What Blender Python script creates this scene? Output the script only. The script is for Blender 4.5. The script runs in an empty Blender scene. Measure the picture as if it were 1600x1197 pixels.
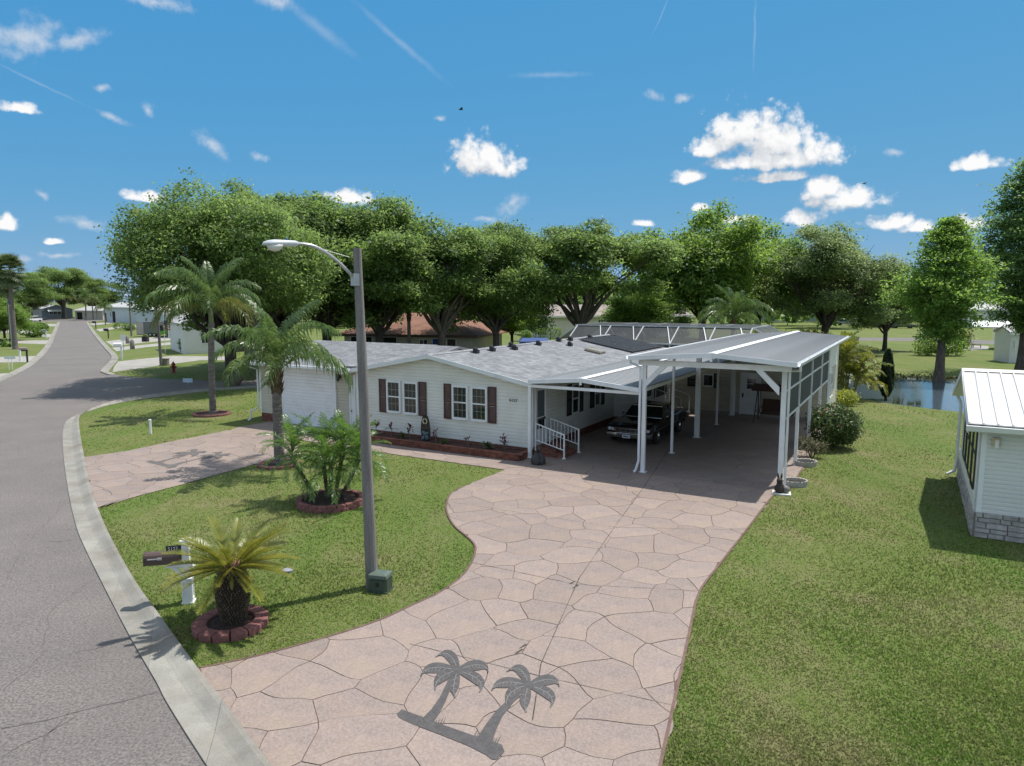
import bpy, bmesh, math, random
import numpy as np
from mathutils import Vector, Matrix

SC = bpy.context.scene
COL = SC.collection
PI = math.pi
rad = math.radians

# ------------------------------------------------------------------ camera
FPX, HORIZON, CAMH = 1085.0, 470.0, 6.0          # focal length and horizon row of the 1600 px wide photograph
PITCH = math.atan((598.5 - HORIZON) / FPX)
cam = bpy.data.cameras.new('camera')
cam.sensor_width = 36.0
cam.lens = FPX * 36.0 / 1600.0
cam.clip_start = 0.1
cam.clip_end = 5000.0
camo = bpy.data.objects.new('camera', cam)
camo.location = (0, 0, CAMH)
camo.rotation_euler = (PI / 2 - PITCH, 0, 0)
COL.objects.link(camo)
SC.camera = camo


def ray(x, y):
    d = ((x - 800.0) / FPX, 1.0, -(y - 598.5) / FPX)
    c, s = math.cos(PITCH), math.sin(PITCH)
    return Vector((d[0], d[1] * c + d[2] * s, -d[1] * s + d[2] * c))


def at(x, y, z=0.0):
    """ground point (height z) seen at a pixel of the photograph"""
    r = ray(x, y)
    return Vector((0, 0, CAMH)) + r * ((z - CAMH) / r.z)


def atY(x, y, Y):
    """point at forward distance Y seen at a pixel"""
    r = ray(x, y)
    return Vector((0, 0, CAMH)) + r * (Y / r.y)


# ------------------------------------------------------------------ light
SUN_AZ, SUN_EL = rad(60.0), rad(66.5)
world = bpy.data.worlds.new('World')
SC.world = world
world.use_nodes = True
wn, wl = world.node_tree.nodes, world.node_tree.links
wn.clear()


def nd(tree, typ, **kw):
    n = tree.nodes.new(typ)
    for k, v in kw.items():
        if k == 'ins':
            for kk, vv in v.items():
                n.inputs[kk].default_value = vv
        else:
            setattr(n, k, v)
    return n


def skyuv(px, py):
    r = ray(px, py).normalized()
    return math.atan2(r.x, r.y), math.asin(r.z)


def cloud_group(name, blobs, scale, amp, lo, hi, wob=0.018, billow=False):
    """density of a set of clouds over (azimuth, elevation): distance to soft ellipses, eroded by noise"""
    g = bpy.data.node_groups.new(name, 'ShaderNodeTree')
    g.interface.new_socket('uv', in_out='INPUT', socket_type='NodeSocketVector')
    g.interface.new_socket('density', in_out='OUTPUT', socket_type='NodeSocketFloat')
    g.interface.new_socket('raw', in_out='OUTPUT', socket_type='NodeSocketFloat')
    gi, go = g.nodes.new('NodeGroupInput'), g.nodes.new('NodeGroupOutput')
    L = g.links
    wz = nd(g, 'ShaderNodeTexNoise', noise_dimensions='3D', ins={'Scale': scale * 0.45, 'Detail': 3.0})
    L.new(gi.outputs[0], wz.inputs['Vector'])
    sub = nd(g, 'ShaderNodeVectorMath', operation='SUBTRACT'); sub.inputs[1].default_value = (0.5, 0.5, 0.5)
    L.new(wz.outputs['Color'], sub.inputs[0])
    sca = nd(g, 'ShaderNodeVectorMath', operation='SCALE'); sca.inputs['Scale'].default_value = wob
    L.new(sub.outputs[0], sca.inputs[0])
    add = nd(g, 'ShaderNodeVectorMath', operation='ADD')
    L.new(gi.outputs[0], add.inputs[0]); L.new(sca.outputs[0], add.inputs[1])
    acc = None
    for (u, v, ru, rv, ang) in blobs:
        d = nd(g, 'ShaderNodeVectorMath', operation='SUBTRACT'); d.inputs[1].default_value = (u, v, 0)
        L.new(add.outputs[0], d.inputs[0])
        if ang:
            m = nd(g, 'ShaderNodeVectorRotate', rotation_type='Z_AXIS'); m.inputs['Angle'].default_value = -ang
            L.new(d.outputs[0], m.inputs['Vector']); d = m
        if billow:                                     # flat bases: the lower half of each ellipse is squeezed
            lo_ = nd(g, 'ShaderNodeVectorMath', operation='MINIMUM'); lo_.inputs[1].default_value = (9, 0, 9); L.new(d.outputs[0], lo_.inputs[0])
            ml_ = nd(g, 'ShaderNodeVectorMath', operation='MULTIPLY_ADD'); ml_.inputs[1].default_value = (0, 1.1, 0); L.new(lo_.outputs[0], ml_.inputs[0]); L.new(d.outputs[0], ml_.inputs[2]); d = ml_
        s = nd(g, 'ShaderNodeVectorMath', operation='MULTIPLY'); s.inputs[1].default_value = (1 / ru, 1 / rv, 0)
        L.new(d.outputs[0], s.inputs[0])
        ln = nd(g, 'ShaderNodeVectorMath', operation='LENGTH'); L.new(s.outputs[0], ln.inputs[0])
        if acc is None:
            acc = ln.outputs['Value']
        else:
            mn = nd(g, 'ShaderNodeMath', operation='SMOOTH_MIN'); mn.inputs[2].default_value = 0.18
            L.new(acc, mn.inputs[0]); L.new(ln.outputs['Value'], mn.inputs[1]); acc = mn.outputs[0]
    if billow:
        nz = nd(g, 'ShaderNodeTexVoronoi', voronoi_dimensions='2D', feature='F1', ins={'Scale': scale, 'Detail': 3.0, 'Roughness': 0.42, 'Lacunarity': 2.2})
        src = nz.outputs['Distance']; k0, k1 = -amp, 1.08 + amp * 0.45
    else:
        nz = nd(g, 'ShaderNodeTexNoise', noise_dimensions='3D', ins={'Scale': scale, 'Detail': 7.0, 'Roughness': 0.58})
        src = nz.outputs['Fac']; k0, k1 = amp, 1.0 - amp * 0.5
    L.new(add.outputs[0] if billow else gi.outputs[0], nz.inputs['Vector'])
    a = nd(g, 'ShaderNodeMath', operation='MULTIPLY_ADD'); a.inputs[1].default_value = k0; a.inputs[2].default_value = k1
    L.new(src, a.inputs[0])
    if billow:
        fz = nd(g, 'ShaderNodeTexNoise', noise_dimensions='3D', ins={'Scale': 95.0, 'Detail': 8.0, 'Roughness': 0.66}); L.new(gi.outputs[0], fz.inputs['Vector'])
        a2 = nd(g, 'ShaderNodeMath', operation='MULTIPLY_ADD'); a2.inputs[1].default_value = 0.85; L.new(fz.outputs['Fac'], a2.inputs[0]); L.new(a.outputs[0], a2.inputs[2]); a = a2
    b = nd(g, 'ShaderNodeMath', operation='SUBTRACT'); L.new(a.outputs[0], b.inputs[0]); L.new(acc, b.inputs[1])
    mr = nd(g, 'ShaderNodeMapRange', interpolation_type='SMOOTHSTEP'); mr.inputs['From Min'].default_value = lo; mr.inputs['From Max'].default_value = hi
    L.new(b.outputs[0], mr.inputs['Value'])
    L.new(mr.outputs[0], go.inputs[0]); L.new(b.outputs[0], go.inputs[1])
    return g


def blob(px, py, rx, ry, ang=0.0):
    u, v = skyuv(px, py)
    u2, _ = skyuv(px + rx, py)
    _, v2 = skyuv(px, py - ry)
    return (u, v, abs(u2 - u), abs(v2 - v), ang)


THICK = [blob(*b) for b in (
    (1150, 215, 62, 60), (1205, 228, 84, 66), (1268, 248, 62, 38), (1230, 256, 92, 26), (1110, 236, 42, 28), (1190, 256, 116, 22),
    (1320, 316, 74, 36), (1285, 302, 44, 34), (1212, 279, 66, 13), (1076, 279, 40, 17), (748, 254, 54, 50), (782, 264, 46, 26),
    (546, 312, 46, 22), (228, 311, 44, 15), (1250, 345, 40, 22), (1392, 350, 46, 19), (1440, 358, 42, 14), (1526, 258, 52, 19),
    (32, 170, 44, 18), (10, 350, 24, 22), (85, 378, 24, 9), (1088, 324, 22, 10), (1150, 342, 34, 10), (1003, 352, 24, 9), (1505, 350, 44, 18))]
for k in range(12):                       # the same kind of cumulus goes on round the horizon outside the frame
    a = rad(52 + k * 22 + (k * 37 % 9)); e = rad(5 + (k * 53 % 13))
    THICK.append(((a + PI) % (2 * PI) - PI, e, rad(3.5 + k % 3), rad(1.5 + 0.4 * (k % 2)), 0.0))
THIN = [blob(*b) for b in (
    (330, 226, 34, 18, -0.7), (178, 186, 36, 9, -0.5), (68, 298, 20, 10, -1.1), (405, 243, 16, 9, 0), (800, 322, 34, 16, 0.6), (765, 341, 30, 6, 0),
    (128, 346, 42, 11, 0), (1022, 150, 20, 9, -0.3), (1070, 152, 20, 9, 0.3), (160, 136, 20, 8, 0), (236, 172, 14, 14, 0), (688, 186, 14, 7, 0),
    (250, 6, 74, 16, 0), (430, 4, 44, 12, 0), (40, 60, 80, 40, 0.4), (120, 60, 60, 20, 0.4), (20, 402, 40, 8, 0), (90, 400, 50, 7, 0), (1395, 240, 24, 8, 0))]

FILL_COVER = 0.455
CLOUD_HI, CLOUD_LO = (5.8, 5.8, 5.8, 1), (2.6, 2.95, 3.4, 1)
TRAIL = [blob(*b) for b in ((500, 45, 85, 15, -0.55), (625, 66, 110, 9, -0.62), (60, 130, 100, 3.2, -0.36), (1034, 22, 40, 2.4, 1.1), (1179, 50, 74, 3.2, -1.56), (860, 117, 80, 7, 0))]
sky = nd(world.node_tree, 'ShaderNodeTexSky', sky_type='NISHITA', sun_disc=False)
sky.sun_elevation, sky.sun_rotation = SUN_EL, SUN_AZ
sky.altitude, sky.air_density, sky.dust_density, sky.ozone_density = 1500.0, 1.0, 0.0, 4.0
# colour response of the photograph to the blue sky, the same everywhere
sep = nd(world.node_tree, 'ShaderNodeSeparateColor'); com = nd(world.node_tree, 'ShaderNodeCombineColor'); wl.new(sky.outputs[0], sep.inputs[0])
for ch, (k_, g_) in enumerate(((0.385, 0.80), (1.54, 0.27), (3.52, 0.05))):
    pw = nd(world.node_tree, 'ShaderNodeMath', operation='POWER'); pw.inputs[1].default_value = g_; wl.new(sep.outputs[ch], pw.inputs[0])
    ml = nd(world.node_tree, 'ShaderNodeMath', operation='MULTIPLY'); ml.inputs[1].default_value = k_; wl.new(pw.outputs[0], ml.inputs[0]); wl.new(ml.outputs[0], com.inputs[ch])
tc = nd(world.node_tree, 'ShaderNodeTexCoord')
sx = nd(world.node_tree, 'ShaderNodeSeparateXYZ'); wl.new(tc.outputs['Generated'], sx.inputs[0])
azn = nd(world.node_tree, 'ShaderNodeMath', operation='ARCTAN2'); wl.new(sx.outputs[0], azn.inputs[0]); wl.new(sx.outputs[1], azn.inputs[1])
eln = nd(world.node_tree, 'ShaderNodeMath', operation='ARCSINE'); wl.new(sx.outputs[2], eln.inputs[0])
uv = nd(world.node_tree, 'ShaderNodeCombineXYZ'); wl.new(azn.outputs[0], uv.inputs[0]); wl.new(eln.outputs[0], uv.inputs[1])
gT = cloud_group('cumulus', THICK, 40.0, 0.60, 0.36, 0.98, 0.016, billow=True)
gN = cloud_group('wisps', THIN, 64.0, 1.7, 0.0, 1.35, 0.02)
gC = cloud_group('contrails', TRAIL, 90.0, 0.7, 0.0, 1.2, 0.004)


def grp(g, src):
    n = wn.new('ShaderNodeGroup'); n.node_tree = g; wl.new(src, n.inputs[0]); return n.outputs


d0, r0 = grp(gT, uv.outputs[0])
off = nd(world.node_tree, 'ShaderNodeVectorMath', operation='ADD'); off.inputs[1].default_value = (0.007, 0.020, 0)
wl.new(uv.outputs[0], off.inputs[0])
r1 = grp(gT, off.outputs[0])[1]
thin = nd(world.node_tree, 'ShaderNodeMath', operation='MULTIPLY_ADD', use_clamp=True); thin.inputs[1].default_value = 0.30
wl.new(grp(gC, uv.outputs[0])[0], thin.inputs[0]); wl.new(grp(gN, uv.outputs[0])[0], thin.inputs[2])
thin = thin.outputs[0]
dif = nd(world.node_tree, 'ShaderNodeMath', operation='SUBTRACT'); wl.new(r0, dif.inputs[0]); wl.new(r1, dif.inputs[1])
lit2 = nd(world.node_tree, 'ShaderNodeMath', operation='MULTIPLY_ADD', use_clamp=True); lit2.inputs[1].default_value = 0.85; lit2.inputs[2].default_value = 0.58
wl.new(dif.outputs[0], lit2.inputs[0])
ccol = nd(world.node_tree, 'ShaderNodeMix', data_type='RGBA')
ccol.inputs[6].default_value = CLOUD_LO
ccol.inputs[7].default_value = CLOUD_HI
wl.new(lit2.outputs[0], ccol.inputs[0])
m1 = nd(world.node_tree, 'ShaderNodeMix', data_type='RGBA'); wl.new(thin, m1.inputs[0]); wl.new(com.outputs[0], m1.inputs[6]); m1.inputs[7].default_value = (4.4, 4.6, 4.9, 1)
thf = nd(world.node_tree, 'ShaderNodeMath', operation='MULTIPLY'); thf.inputs[1].default_value = 0.75; wl.new(thin, thf.inputs[0]); wl.new(thf.outputs[0], m1.inputs[0])
m2 = nd(world.node_tree, 'ShaderNodeMix', data_type='RGBA'); wl.new(d0, m2.inputs[0]); wl.new(m1.outputs[2], m2.inputs[6]); wl.new(ccol.outputs[2], m2.inputs[7])
# unseen clouds added overhead and behind the camera to whiten the fill light
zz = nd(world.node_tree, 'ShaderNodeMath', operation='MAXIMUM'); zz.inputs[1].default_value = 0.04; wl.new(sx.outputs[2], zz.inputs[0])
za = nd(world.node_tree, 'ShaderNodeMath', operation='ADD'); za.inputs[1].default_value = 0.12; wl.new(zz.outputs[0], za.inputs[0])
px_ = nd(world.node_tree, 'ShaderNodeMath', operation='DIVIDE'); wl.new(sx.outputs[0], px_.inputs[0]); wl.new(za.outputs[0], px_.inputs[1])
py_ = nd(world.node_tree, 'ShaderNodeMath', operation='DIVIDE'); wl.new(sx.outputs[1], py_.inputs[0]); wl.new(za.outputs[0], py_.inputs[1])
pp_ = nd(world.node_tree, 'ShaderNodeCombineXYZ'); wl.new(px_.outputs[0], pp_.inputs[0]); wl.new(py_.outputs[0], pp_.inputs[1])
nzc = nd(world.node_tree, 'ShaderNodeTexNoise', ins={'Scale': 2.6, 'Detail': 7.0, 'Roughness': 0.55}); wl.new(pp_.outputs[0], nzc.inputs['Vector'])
cov = nd(world.node_tree, 'ShaderNodeMapRange', interpolation_type='SMOOTHSTEP'); cov.inputs['From Min'].default_value = FILL_COVER; cov.inputs['From Max'].default_value = FILL_COVER + 0.09; wl.new(nzc.outputs['Fac'], cov.inputs['Value'])
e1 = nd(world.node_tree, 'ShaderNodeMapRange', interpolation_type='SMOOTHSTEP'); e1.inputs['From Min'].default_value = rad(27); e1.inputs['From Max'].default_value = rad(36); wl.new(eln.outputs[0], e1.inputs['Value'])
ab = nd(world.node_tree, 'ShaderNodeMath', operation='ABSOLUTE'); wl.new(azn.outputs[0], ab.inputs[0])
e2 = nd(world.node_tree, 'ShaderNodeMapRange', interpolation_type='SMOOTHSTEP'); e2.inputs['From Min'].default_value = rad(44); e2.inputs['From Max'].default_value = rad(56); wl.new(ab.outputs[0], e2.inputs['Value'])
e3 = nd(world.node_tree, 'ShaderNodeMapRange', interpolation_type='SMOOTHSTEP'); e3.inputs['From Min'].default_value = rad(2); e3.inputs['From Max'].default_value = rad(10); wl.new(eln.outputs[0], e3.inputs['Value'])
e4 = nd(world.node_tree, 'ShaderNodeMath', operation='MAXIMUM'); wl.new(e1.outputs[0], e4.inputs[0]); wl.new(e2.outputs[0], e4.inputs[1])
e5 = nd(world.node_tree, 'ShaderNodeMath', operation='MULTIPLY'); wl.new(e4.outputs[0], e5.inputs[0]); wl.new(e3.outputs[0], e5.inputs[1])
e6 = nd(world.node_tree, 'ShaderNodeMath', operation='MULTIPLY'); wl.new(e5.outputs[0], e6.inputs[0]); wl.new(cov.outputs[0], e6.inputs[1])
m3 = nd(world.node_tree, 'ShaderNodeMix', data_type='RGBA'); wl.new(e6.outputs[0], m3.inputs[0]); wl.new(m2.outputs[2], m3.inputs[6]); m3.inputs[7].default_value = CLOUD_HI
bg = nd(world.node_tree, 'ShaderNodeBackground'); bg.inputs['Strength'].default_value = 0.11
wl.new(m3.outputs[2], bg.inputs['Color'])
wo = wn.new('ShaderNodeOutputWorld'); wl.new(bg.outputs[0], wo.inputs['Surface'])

sun = bpy.data.lights.new('sun', 'SUN')
sun.energy, sun.angle, sun.color = 3.5, rad(0.53), (1.0, 0.95, 0.87)
suno = bpy.data.objects.new('sun', sun)
sdir = Vector((math.sin(SUN_AZ) * math.cos(SUN_EL), math.cos(SUN_AZ) * math.cos(SUN_EL), math.sin(SUN_EL)))
suno.rotation_euler = sdir.to_track_quat('Z', 'Y').to_euler()
suno.location = (0, 0, 60)
COL.objects.link(suno)

SC.view_settings.view_transform = 'Standard'
SC.view_settings.look = 'None'
SC.view_settings.gamma = 1.0
SC.view_settings.use_curve_mapping = False
SC.view_settings.exposure = 0.62
SC.cycles.max_bounces = 6
SC.cycles.transparent_max_bounces = 12
SC.cycles.use_denoising = True

# ------------------------------------------------------------------ helpers: materials
MATS = {}


def mat(name, col, rough=0.7, var=0.0, scale=4.0, bump=0.0, bscale=None, metal=0.0, col2=None, isl=0.0, objrand=0.0, spec=0.5, detail=6.0, alpha=1.0,
        trans=0.0, stretch=None, trl=0.0, speck=0.0, speckscale=120.0, fac_lo=0.35, fac_hi=0.65, dirt=None):
    """Principled material: two base colours mixed by noise, per-piece variation, optional bump and translucency"""
    if name in MATS:
        return MATS[name]
    m = bpy.data.materials.new(name); m.use_nodes = True
    t = m.node_tree; t.nodes.clear(); L = t.links
    out = t.nodes.new('ShaderNodeOutputMaterial')
    p = t.nodes.new('ShaderNodeBsdfPrincipled')
    p.inputs['Roughness'].default_value = rough
    p.inputs['Metallic'].default_value = metal
    p.inputs['Specular IOR Level'].default_value = spec
    c = (*col, 1.0)
    if col2 is None:
        col2 = tuple(max(0.0, k * (1.0 - var)) for k in col)
        c1 = tuple(k * (1.0 + var) for k in col)
    else:
        c1 = col
    src = None
    tcn = t.nodes.new('ShaderNodeTexCoord')
    vec = tcn.outputs['Object']
    if stretch:
        mp = t.nodes.new('ShaderNodeMapping'); mp.inputs['Scale'].default_value = stretch
        L.new(vec, mp.inputs['Vector']); vec = mp.outputs[0]
    if var > 0 or col2 != col:
        nz = nd(t, 'ShaderNodeTexNoise', ins={'Scale': scale, 'Detail': detail, 'Roughness': 0.6}); L.new(vec, nz.inputs['Vector'])
        mr = nd(t, 'ShaderNodeMapRange'); mr.inputs['From Min'].default_value = fac_lo; mr.inputs['From Max'].default_value = fac_hi
        L.new(nz.outputs['Fac'], mr.inputs['Value'])
        mx = nd(t, 'ShaderNodeMix', data_type='RGBA'); mx.inputs[6].default_value = (*col2, 1); mx.inputs[7].default_value = (*c1, 1)
        L.new(mr.outputs[0], mx.inputs[0]); src = mx.outputs[2]
    if speck > 0:
        sp = nd(t, 'ShaderNodeTexNoise', ins={'Scale': speckscale, 'Detail': 2.0}); L.new(vec, sp.inputs['Vector'])
        mr = nd(t, 'ShaderNodeMapRange'); mr.inputs['From Min'].default_value = 0.3; mr.inputs['From Max'].default_value = 0.7
        mr.inputs['To Min'].default_value = 1 - speck; mr.inputs['To Max'].default_value = 1 + speck
        L.new(sp.outputs['Fac'], mr.inputs['Value'])
        src = scaled(t, src, c, mr.outputs[0])
    if dirt:
        dz = nd(t, 'ShaderNodeTexNoise', ins={'Scale': dirt[1], 'Detail': 5.0}); L.new(vec, dz.inputs['Vector'])
        mr = nd(t, 'ShaderNodeMapRange'); mr.inputs['From Min'].default_value = 0.45; mr.inputs['From Max'].default_value = 0.75
        mr.inputs['To Max'].default_value = dirt[2]
        L.new(dz.outputs['Fac'], mr.inputs['Value'])
        mx = nd(t, 'ShaderNodeMix', data_type='RGBA'); mx.inputs[7].default_value = (*dirt[0], 1)
        if src is None:
            mx.inputs[6].default_value = c
        else:
            L.new(src, mx.inputs[6])
        L.new(mr.outputs[0], mx.inputs[0]); src = mx.outputs[2]
    for amt, kind in ((isl, 'isl'), (objrand, 'obj')):
        if amt > 0:
            if kind == 'isl':
                r = t.nodes.new('ShaderNodeNewGeometry').outputs['Random Per Island']
            else:
                r = t.nodes.new('ShaderNodeObjectInfo').outputs['Random']
            mr = nd(t, 'ShaderNodeMapRange'); mr.inputs['To Min'].default_value = 1 - amt; mr.inputs['To Max'].default_value = 1 + amt
            L.new(r, mr.inputs['Value'])
            src = scaled(t, src, c, mr.outputs[0])
    if src is None:
        p.inputs['Base Color'].default_value = c
    else:
        L.new(src, p.inputs['Base Color'])
    if bump > 0:
        bz = nd(t, 'ShaderNodeTexNoise', ins={'Scale': bscale or scale * 4, 'Detail': 5.0}); L.new(vec, bz.inputs['Vector'])
        b = nd(t, 'ShaderNodeBump'); b.inputs['Strength'].default_value = bump; b.inputs['Distance'].default_value = 0.02
        L.new(bz.outputs['Fac'], b.inputs['Height']); L.new(b.outputs[0], p.inputs['Normal'])
    if trans > 0:
        p.inputs['Transmission Weight'].default_value = trans
    sh = p.outputs[0]
    if trl > 0:
        tr = t.nodes.new('ShaderNodeBsdfTranslucent')
        if src is None:
            tr.inputs['Color'].default_value = c
        else:
            hs = nd(t, 'ShaderNodeHueSaturation', ins={'Hue': 0.485, 'Saturation': 1.06, 'Value': 2.6}); L.new(src, hs.inputs['Color']); L.new(hs.outputs[0], tr.inputs['Color'])
        ms = t.nodes.new('ShaderNodeMixShader'); ms.inputs[0].default_value = trl
        L.new(sh, ms.inputs[1]); L.new(tr.outputs[0], ms.inputs[2]); sh = ms.outputs[0]
    if alpha < 1.0:
        tp = t.nodes.new('ShaderNodeBsdfTransparent')
        ms = t.nodes.new('ShaderNodeMixShader'); ms.inputs[0].default_value = alpha
        L.new(tp.outputs[0], ms.inputs[1]); L.new(sh, ms.inputs[2]); sh = ms.outputs[0]
    L.new(sh, out.inputs['Surface'])
    MATS[name] = m
    return m


def scaled(t, src, c, fac):
    vm = nd(t, 'ShaderNodeVectorMath', operation='SCALE')
    if src is None:
        vm.inputs[0].default_value = c[:3]
    else:
        t.links.new(src, vm.inputs[0])
    t.links.new(fac, vm.inputs['Scale'])
    return vm.outputs[0]


# ------------------------------------------------------------------ helpers: meshes and objects
class MB:
    """collects faces; build() links them as one mesh object"""

    def __init__(self):
        self.v, self.f = [], []

    def add(self, vs, fs):
        o = len(self.v)
        self.v.extend(tuple(p) for p in vs)
        self.f.extend(tuple(o + i for i in q) for q in fs)
        return self

    def box(self, x0, x1, y0, y1, z0, z1, M=None, ch=0.0):
        if ch > 0:
            return self.cbox(x0, x1, y0, y1, z0, z1, ch, M)
        vs = [Vector(p) for p in ((x0, y0, z0), (x1, y0, z0), (x1, y1, z0), (x0, y1, z0), (x0, y0, z1), (x1, y0, z1), (x1, y1, z1), (x0, y1, z1))]
        if M:
            vs = [M @ p for p in vs]
        return self.add(vs, [(0, 3, 2, 1), (4, 5, 6, 7), (0, 1, 5, 4), (1, 2, 6, 5), (2, 3, 7, 6), (3, 0, 4, 7)])

    def cbox(self, x0, x1, y0, y1, z0, z1, c, M=None):
        """box whose top edges and upright edges are chamfered"""
        c = min(c, (x1 - x0) * .45, (y1 - y0) * .45, (z1 - z0) * .9)

        def ring(i, z):
            return [(x0 + i, y0 + c, z), (x0 + c, y0 + i, z), (x1 - c, y0 + i, z), (x1 - i, y0 + c, z), (x1 - i, y1 - c, z), (x1 - c, y1 - i, z), (x0 + c, y1 - i, z), (x0 + i, y1 - c, z)]
        r0, r1 = ring(0, z0), ring(0, z1 - c)
        r2 = [(min(max(p[0], x0 + c), x1 - c), min(max(p[1], y0 + c), y1 - c), z1) for p in ring(0, z1)]
        vs = [Vector(p) for p in r0 + r1 + r2]
        if M:
            vs = [M @ p for p in vs]
        fs = [tuple(range(7, -1, -1))]
        for k in range(2):
            for i in range(8):
                j = (i + 1) % 8
                fs.append((k * 8 + i, k * 8 + j, k * 8 + 8 + j, k * 8 + 8 + i))
        fs.append((16 + 1, 16 + 2, 16 + 4 + 1, 16 + 6))
        return self.add(vs, fs)

    def bar(self, a, b, w, h=None, up=(0, 0, 1)):
        """square bar from a to b, width w (sideways) and height h"""
        a, b = Vector(a), Vector(b); h = h or w
        d = (b - a).normalized(); u = Vector(up)
        if abs(d.dot(u)) > 0.98:
            u = Vector((1, 0, 0))
        s = d.cross(u).normalized() * (w / 2); t = s.cross(d).normalized() * (h / 2)
        vs = [p + q for p in (a, b) for q in (-s - t, s - t, s + t, -s + t)]
        return self.add(vs, [(0, 1, 2, 3), (7, 6, 5, 4), (0, 4, 5, 1), (1, 5, 6, 2), (2, 6, 7, 3), (3, 7, 4, 0)])

    def tube(self, pts, r, n=8, cap=True):
        pts = [Vector(p) for p in pts]
        R = r if isinstance(r, (list, tuple)) else [r] * len(pts)
        vs, fs = [], []
        ref = None
        for i, p in enumerate(pts):
            d = (pts[min(i + 1, len(pts) - 1)] - pts[max(i - 1, 0)]).normalized()
            if ref is None:
                ref = Vector((1, 0, 0)) if abs(d.x) < 0.8 else Vector((0, 1, 0))
            s = d.cross(ref).normalized(); t = s.cross(d).normalized(); ref = t.cross(s) if False else ref
            for k in range(n):
                a = 2 * PI * k / n
                vs.append(p + (s * math.cos(a) + t * math.sin(a)) * R[i])
        for i in range(len(pts) - 1):
            for k in range(n):
                j = (k + 1) % n
                fs.append((i * n + k, i * n + j, (i + 1) * n + j, (i + 1) * n + k))
        if cap:
            fs.append(tuple(range(n - 1, -1, -1))); o = (len(pts) - 1) * n; fs.append(tuple(range(o, o + n)))
        return self.add(vs, fs)

    def lathe(self, prof, n=16, c=(0, 0, 0), M=None):
        vs, fs = [], []
        for r, z in prof:
            for k in range(n):
                a = 2 * PI * k / n
                p = Vector((c[0] + r * math.cos(a), c[1] + r * math.sin(a), c[2] + z))
                vs.append(M @ p if M else p)
        for i in range(len(prof) - 1):
            for k in range(n):
                j = (k + 1) % n
                fs.append((i * n + k, i * n + j, (i + 1) * n + j, (i + 1) * n + k))
        fs.append(tuple(range(n - 1, -1, -1))); o = (len(prof) - 1) * n; fs.append(tuple(range(o, o + n)))
        return self.add(vs, fs)

    def prism(self, poly, z0, z1):
        n = len(poly)
        vs = [(p[0], p[1], z0) for p in poly] + [(p[0], p[1], z1) for p in poly]
        fs = [tuple(range(n, 2 * n)), tuple(range(n - 1, -1, -1))] + [(i, (i + 1) % n, n + (i + 1) % n, n + i) for i in range(n)]
        return self.add(vs, fs)

    def ext(self, poly3, vec):
        """extrude a planar 3-D outline along vec"""
        n = len(poly3); v = Vector(vec)
        vs = [Vector(p) for p in poly3] + [Vector(p) + v for p in poly3]
        fs = [tuple(range(n - 1, -1, -1)), tuple(range(n, 2 * n))] + [(i, (i + 1) % n, n + (i + 1) % n, n + i) for i in range(n)]
        return self.add(vs, fs)

    def face(self, *pts):
        return self.add(pts, [tuple(range(len(pts)))])

    def loft(self, rings, cap=True, closed=True):
        n = len(rings[0]); vs = [p for r in rings for p in r]; fs = []
        for i in range(len(rings) - 1):
            for k in range(n if closed else n - 1):
                j = (k + 1) % n
                fs.append((i * n + k, i * n + j, (i + 1) * n + j, (i + 1) * n + k))
        if cap:
            fs.append(tuple(range(n - 1, -1, -1))); o = (len(rings) - 1) * n; fs.append(tuple(range(o, o + n)))
        return self.add(vs, fs)

    def mesh(self, name, m, smooth=False, recalc=True):
        me = bpy.data.meshes.new(name)
        me.from_pydata([tuple(p) for p in self.v], [], self.f)
        if recalc:
            bm = bmesh.new(); bm.from_mesh(me); bmesh.ops.recalc_face_normals(bm, faces=bm.faces); bm.to_mesh(me); bm.free()
        if m is not None:
            me.materials.append(m)
        if smooth:
            me.polygons.foreach_set('use_smooth', [True] * len(me.polygons))
        me.update()
        return me

    def build(self, name, m, parent=None, smooth=False, kind=None, label=None, loc=None, rot=None, recalc=True):
        return link(name, self.mesh(name, m, smooth, recalc), parent, kind, label, loc, rot)


def link(name, me, parent=None, kind=None, label=None, loc=None, rot=None, scale=None):
    o = bpy.data.objects.new(name, me); COL.objects.link(o)
    if parent is not None:
        o.parent = parent
    if kind:
        o['kind'] = kind
    if label:
        o['label'] = label
    if loc is not None:
        o.location = loc
    if rot is not None:
        o.rotation_euler = rot
    if scale is not None:
        o.scale = scale
    return o


def tag(o, label, cat, group=None, kind=None):
    o['label'], o['category'] = label, cat
    if group:
        o['group'] = group
    if kind:
        o['kind'] = kind
    return o


def thing(name, label, cat, loc=(0, 0, 0), rz=0.0, group=None, scale=None):
    o = bpy.data.objects.new(name, None); COL.objects.link(o)
    o.location = loc; o.rotation_euler = (0, 0, rz); o.empty_display_size = 0.2
    if scale:
        o.scale = scale if isinstance(scale, (tuple, list)) else (scale,) * 3
    return tag(o, label, cat, group)


def struct(name):
    o = bpy.data.objects.new(name, None); COL.objects.link(o); o['kind'] = 'structure'
    return o


def copy_tree(o, parent=None):
    c = o.copy(); COL.objects.link(c); c.parent = parent
    for ch in list(o.children):
        copy_tree(ch, c)
    return c


def dup(o, label, loc, rz=None, scale=None, group=None):
    c = copy_tree(o); c['label'] = label; c.location = loc
    if rz is not None:
        c.rotation_euler = (0, 0, rz)
    if scale is not None:
        c.scale = scale if isinstance(scale, (tuple, list)) else (scale,) * 3
    if group:
        c['group'] = group
    return c


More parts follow.
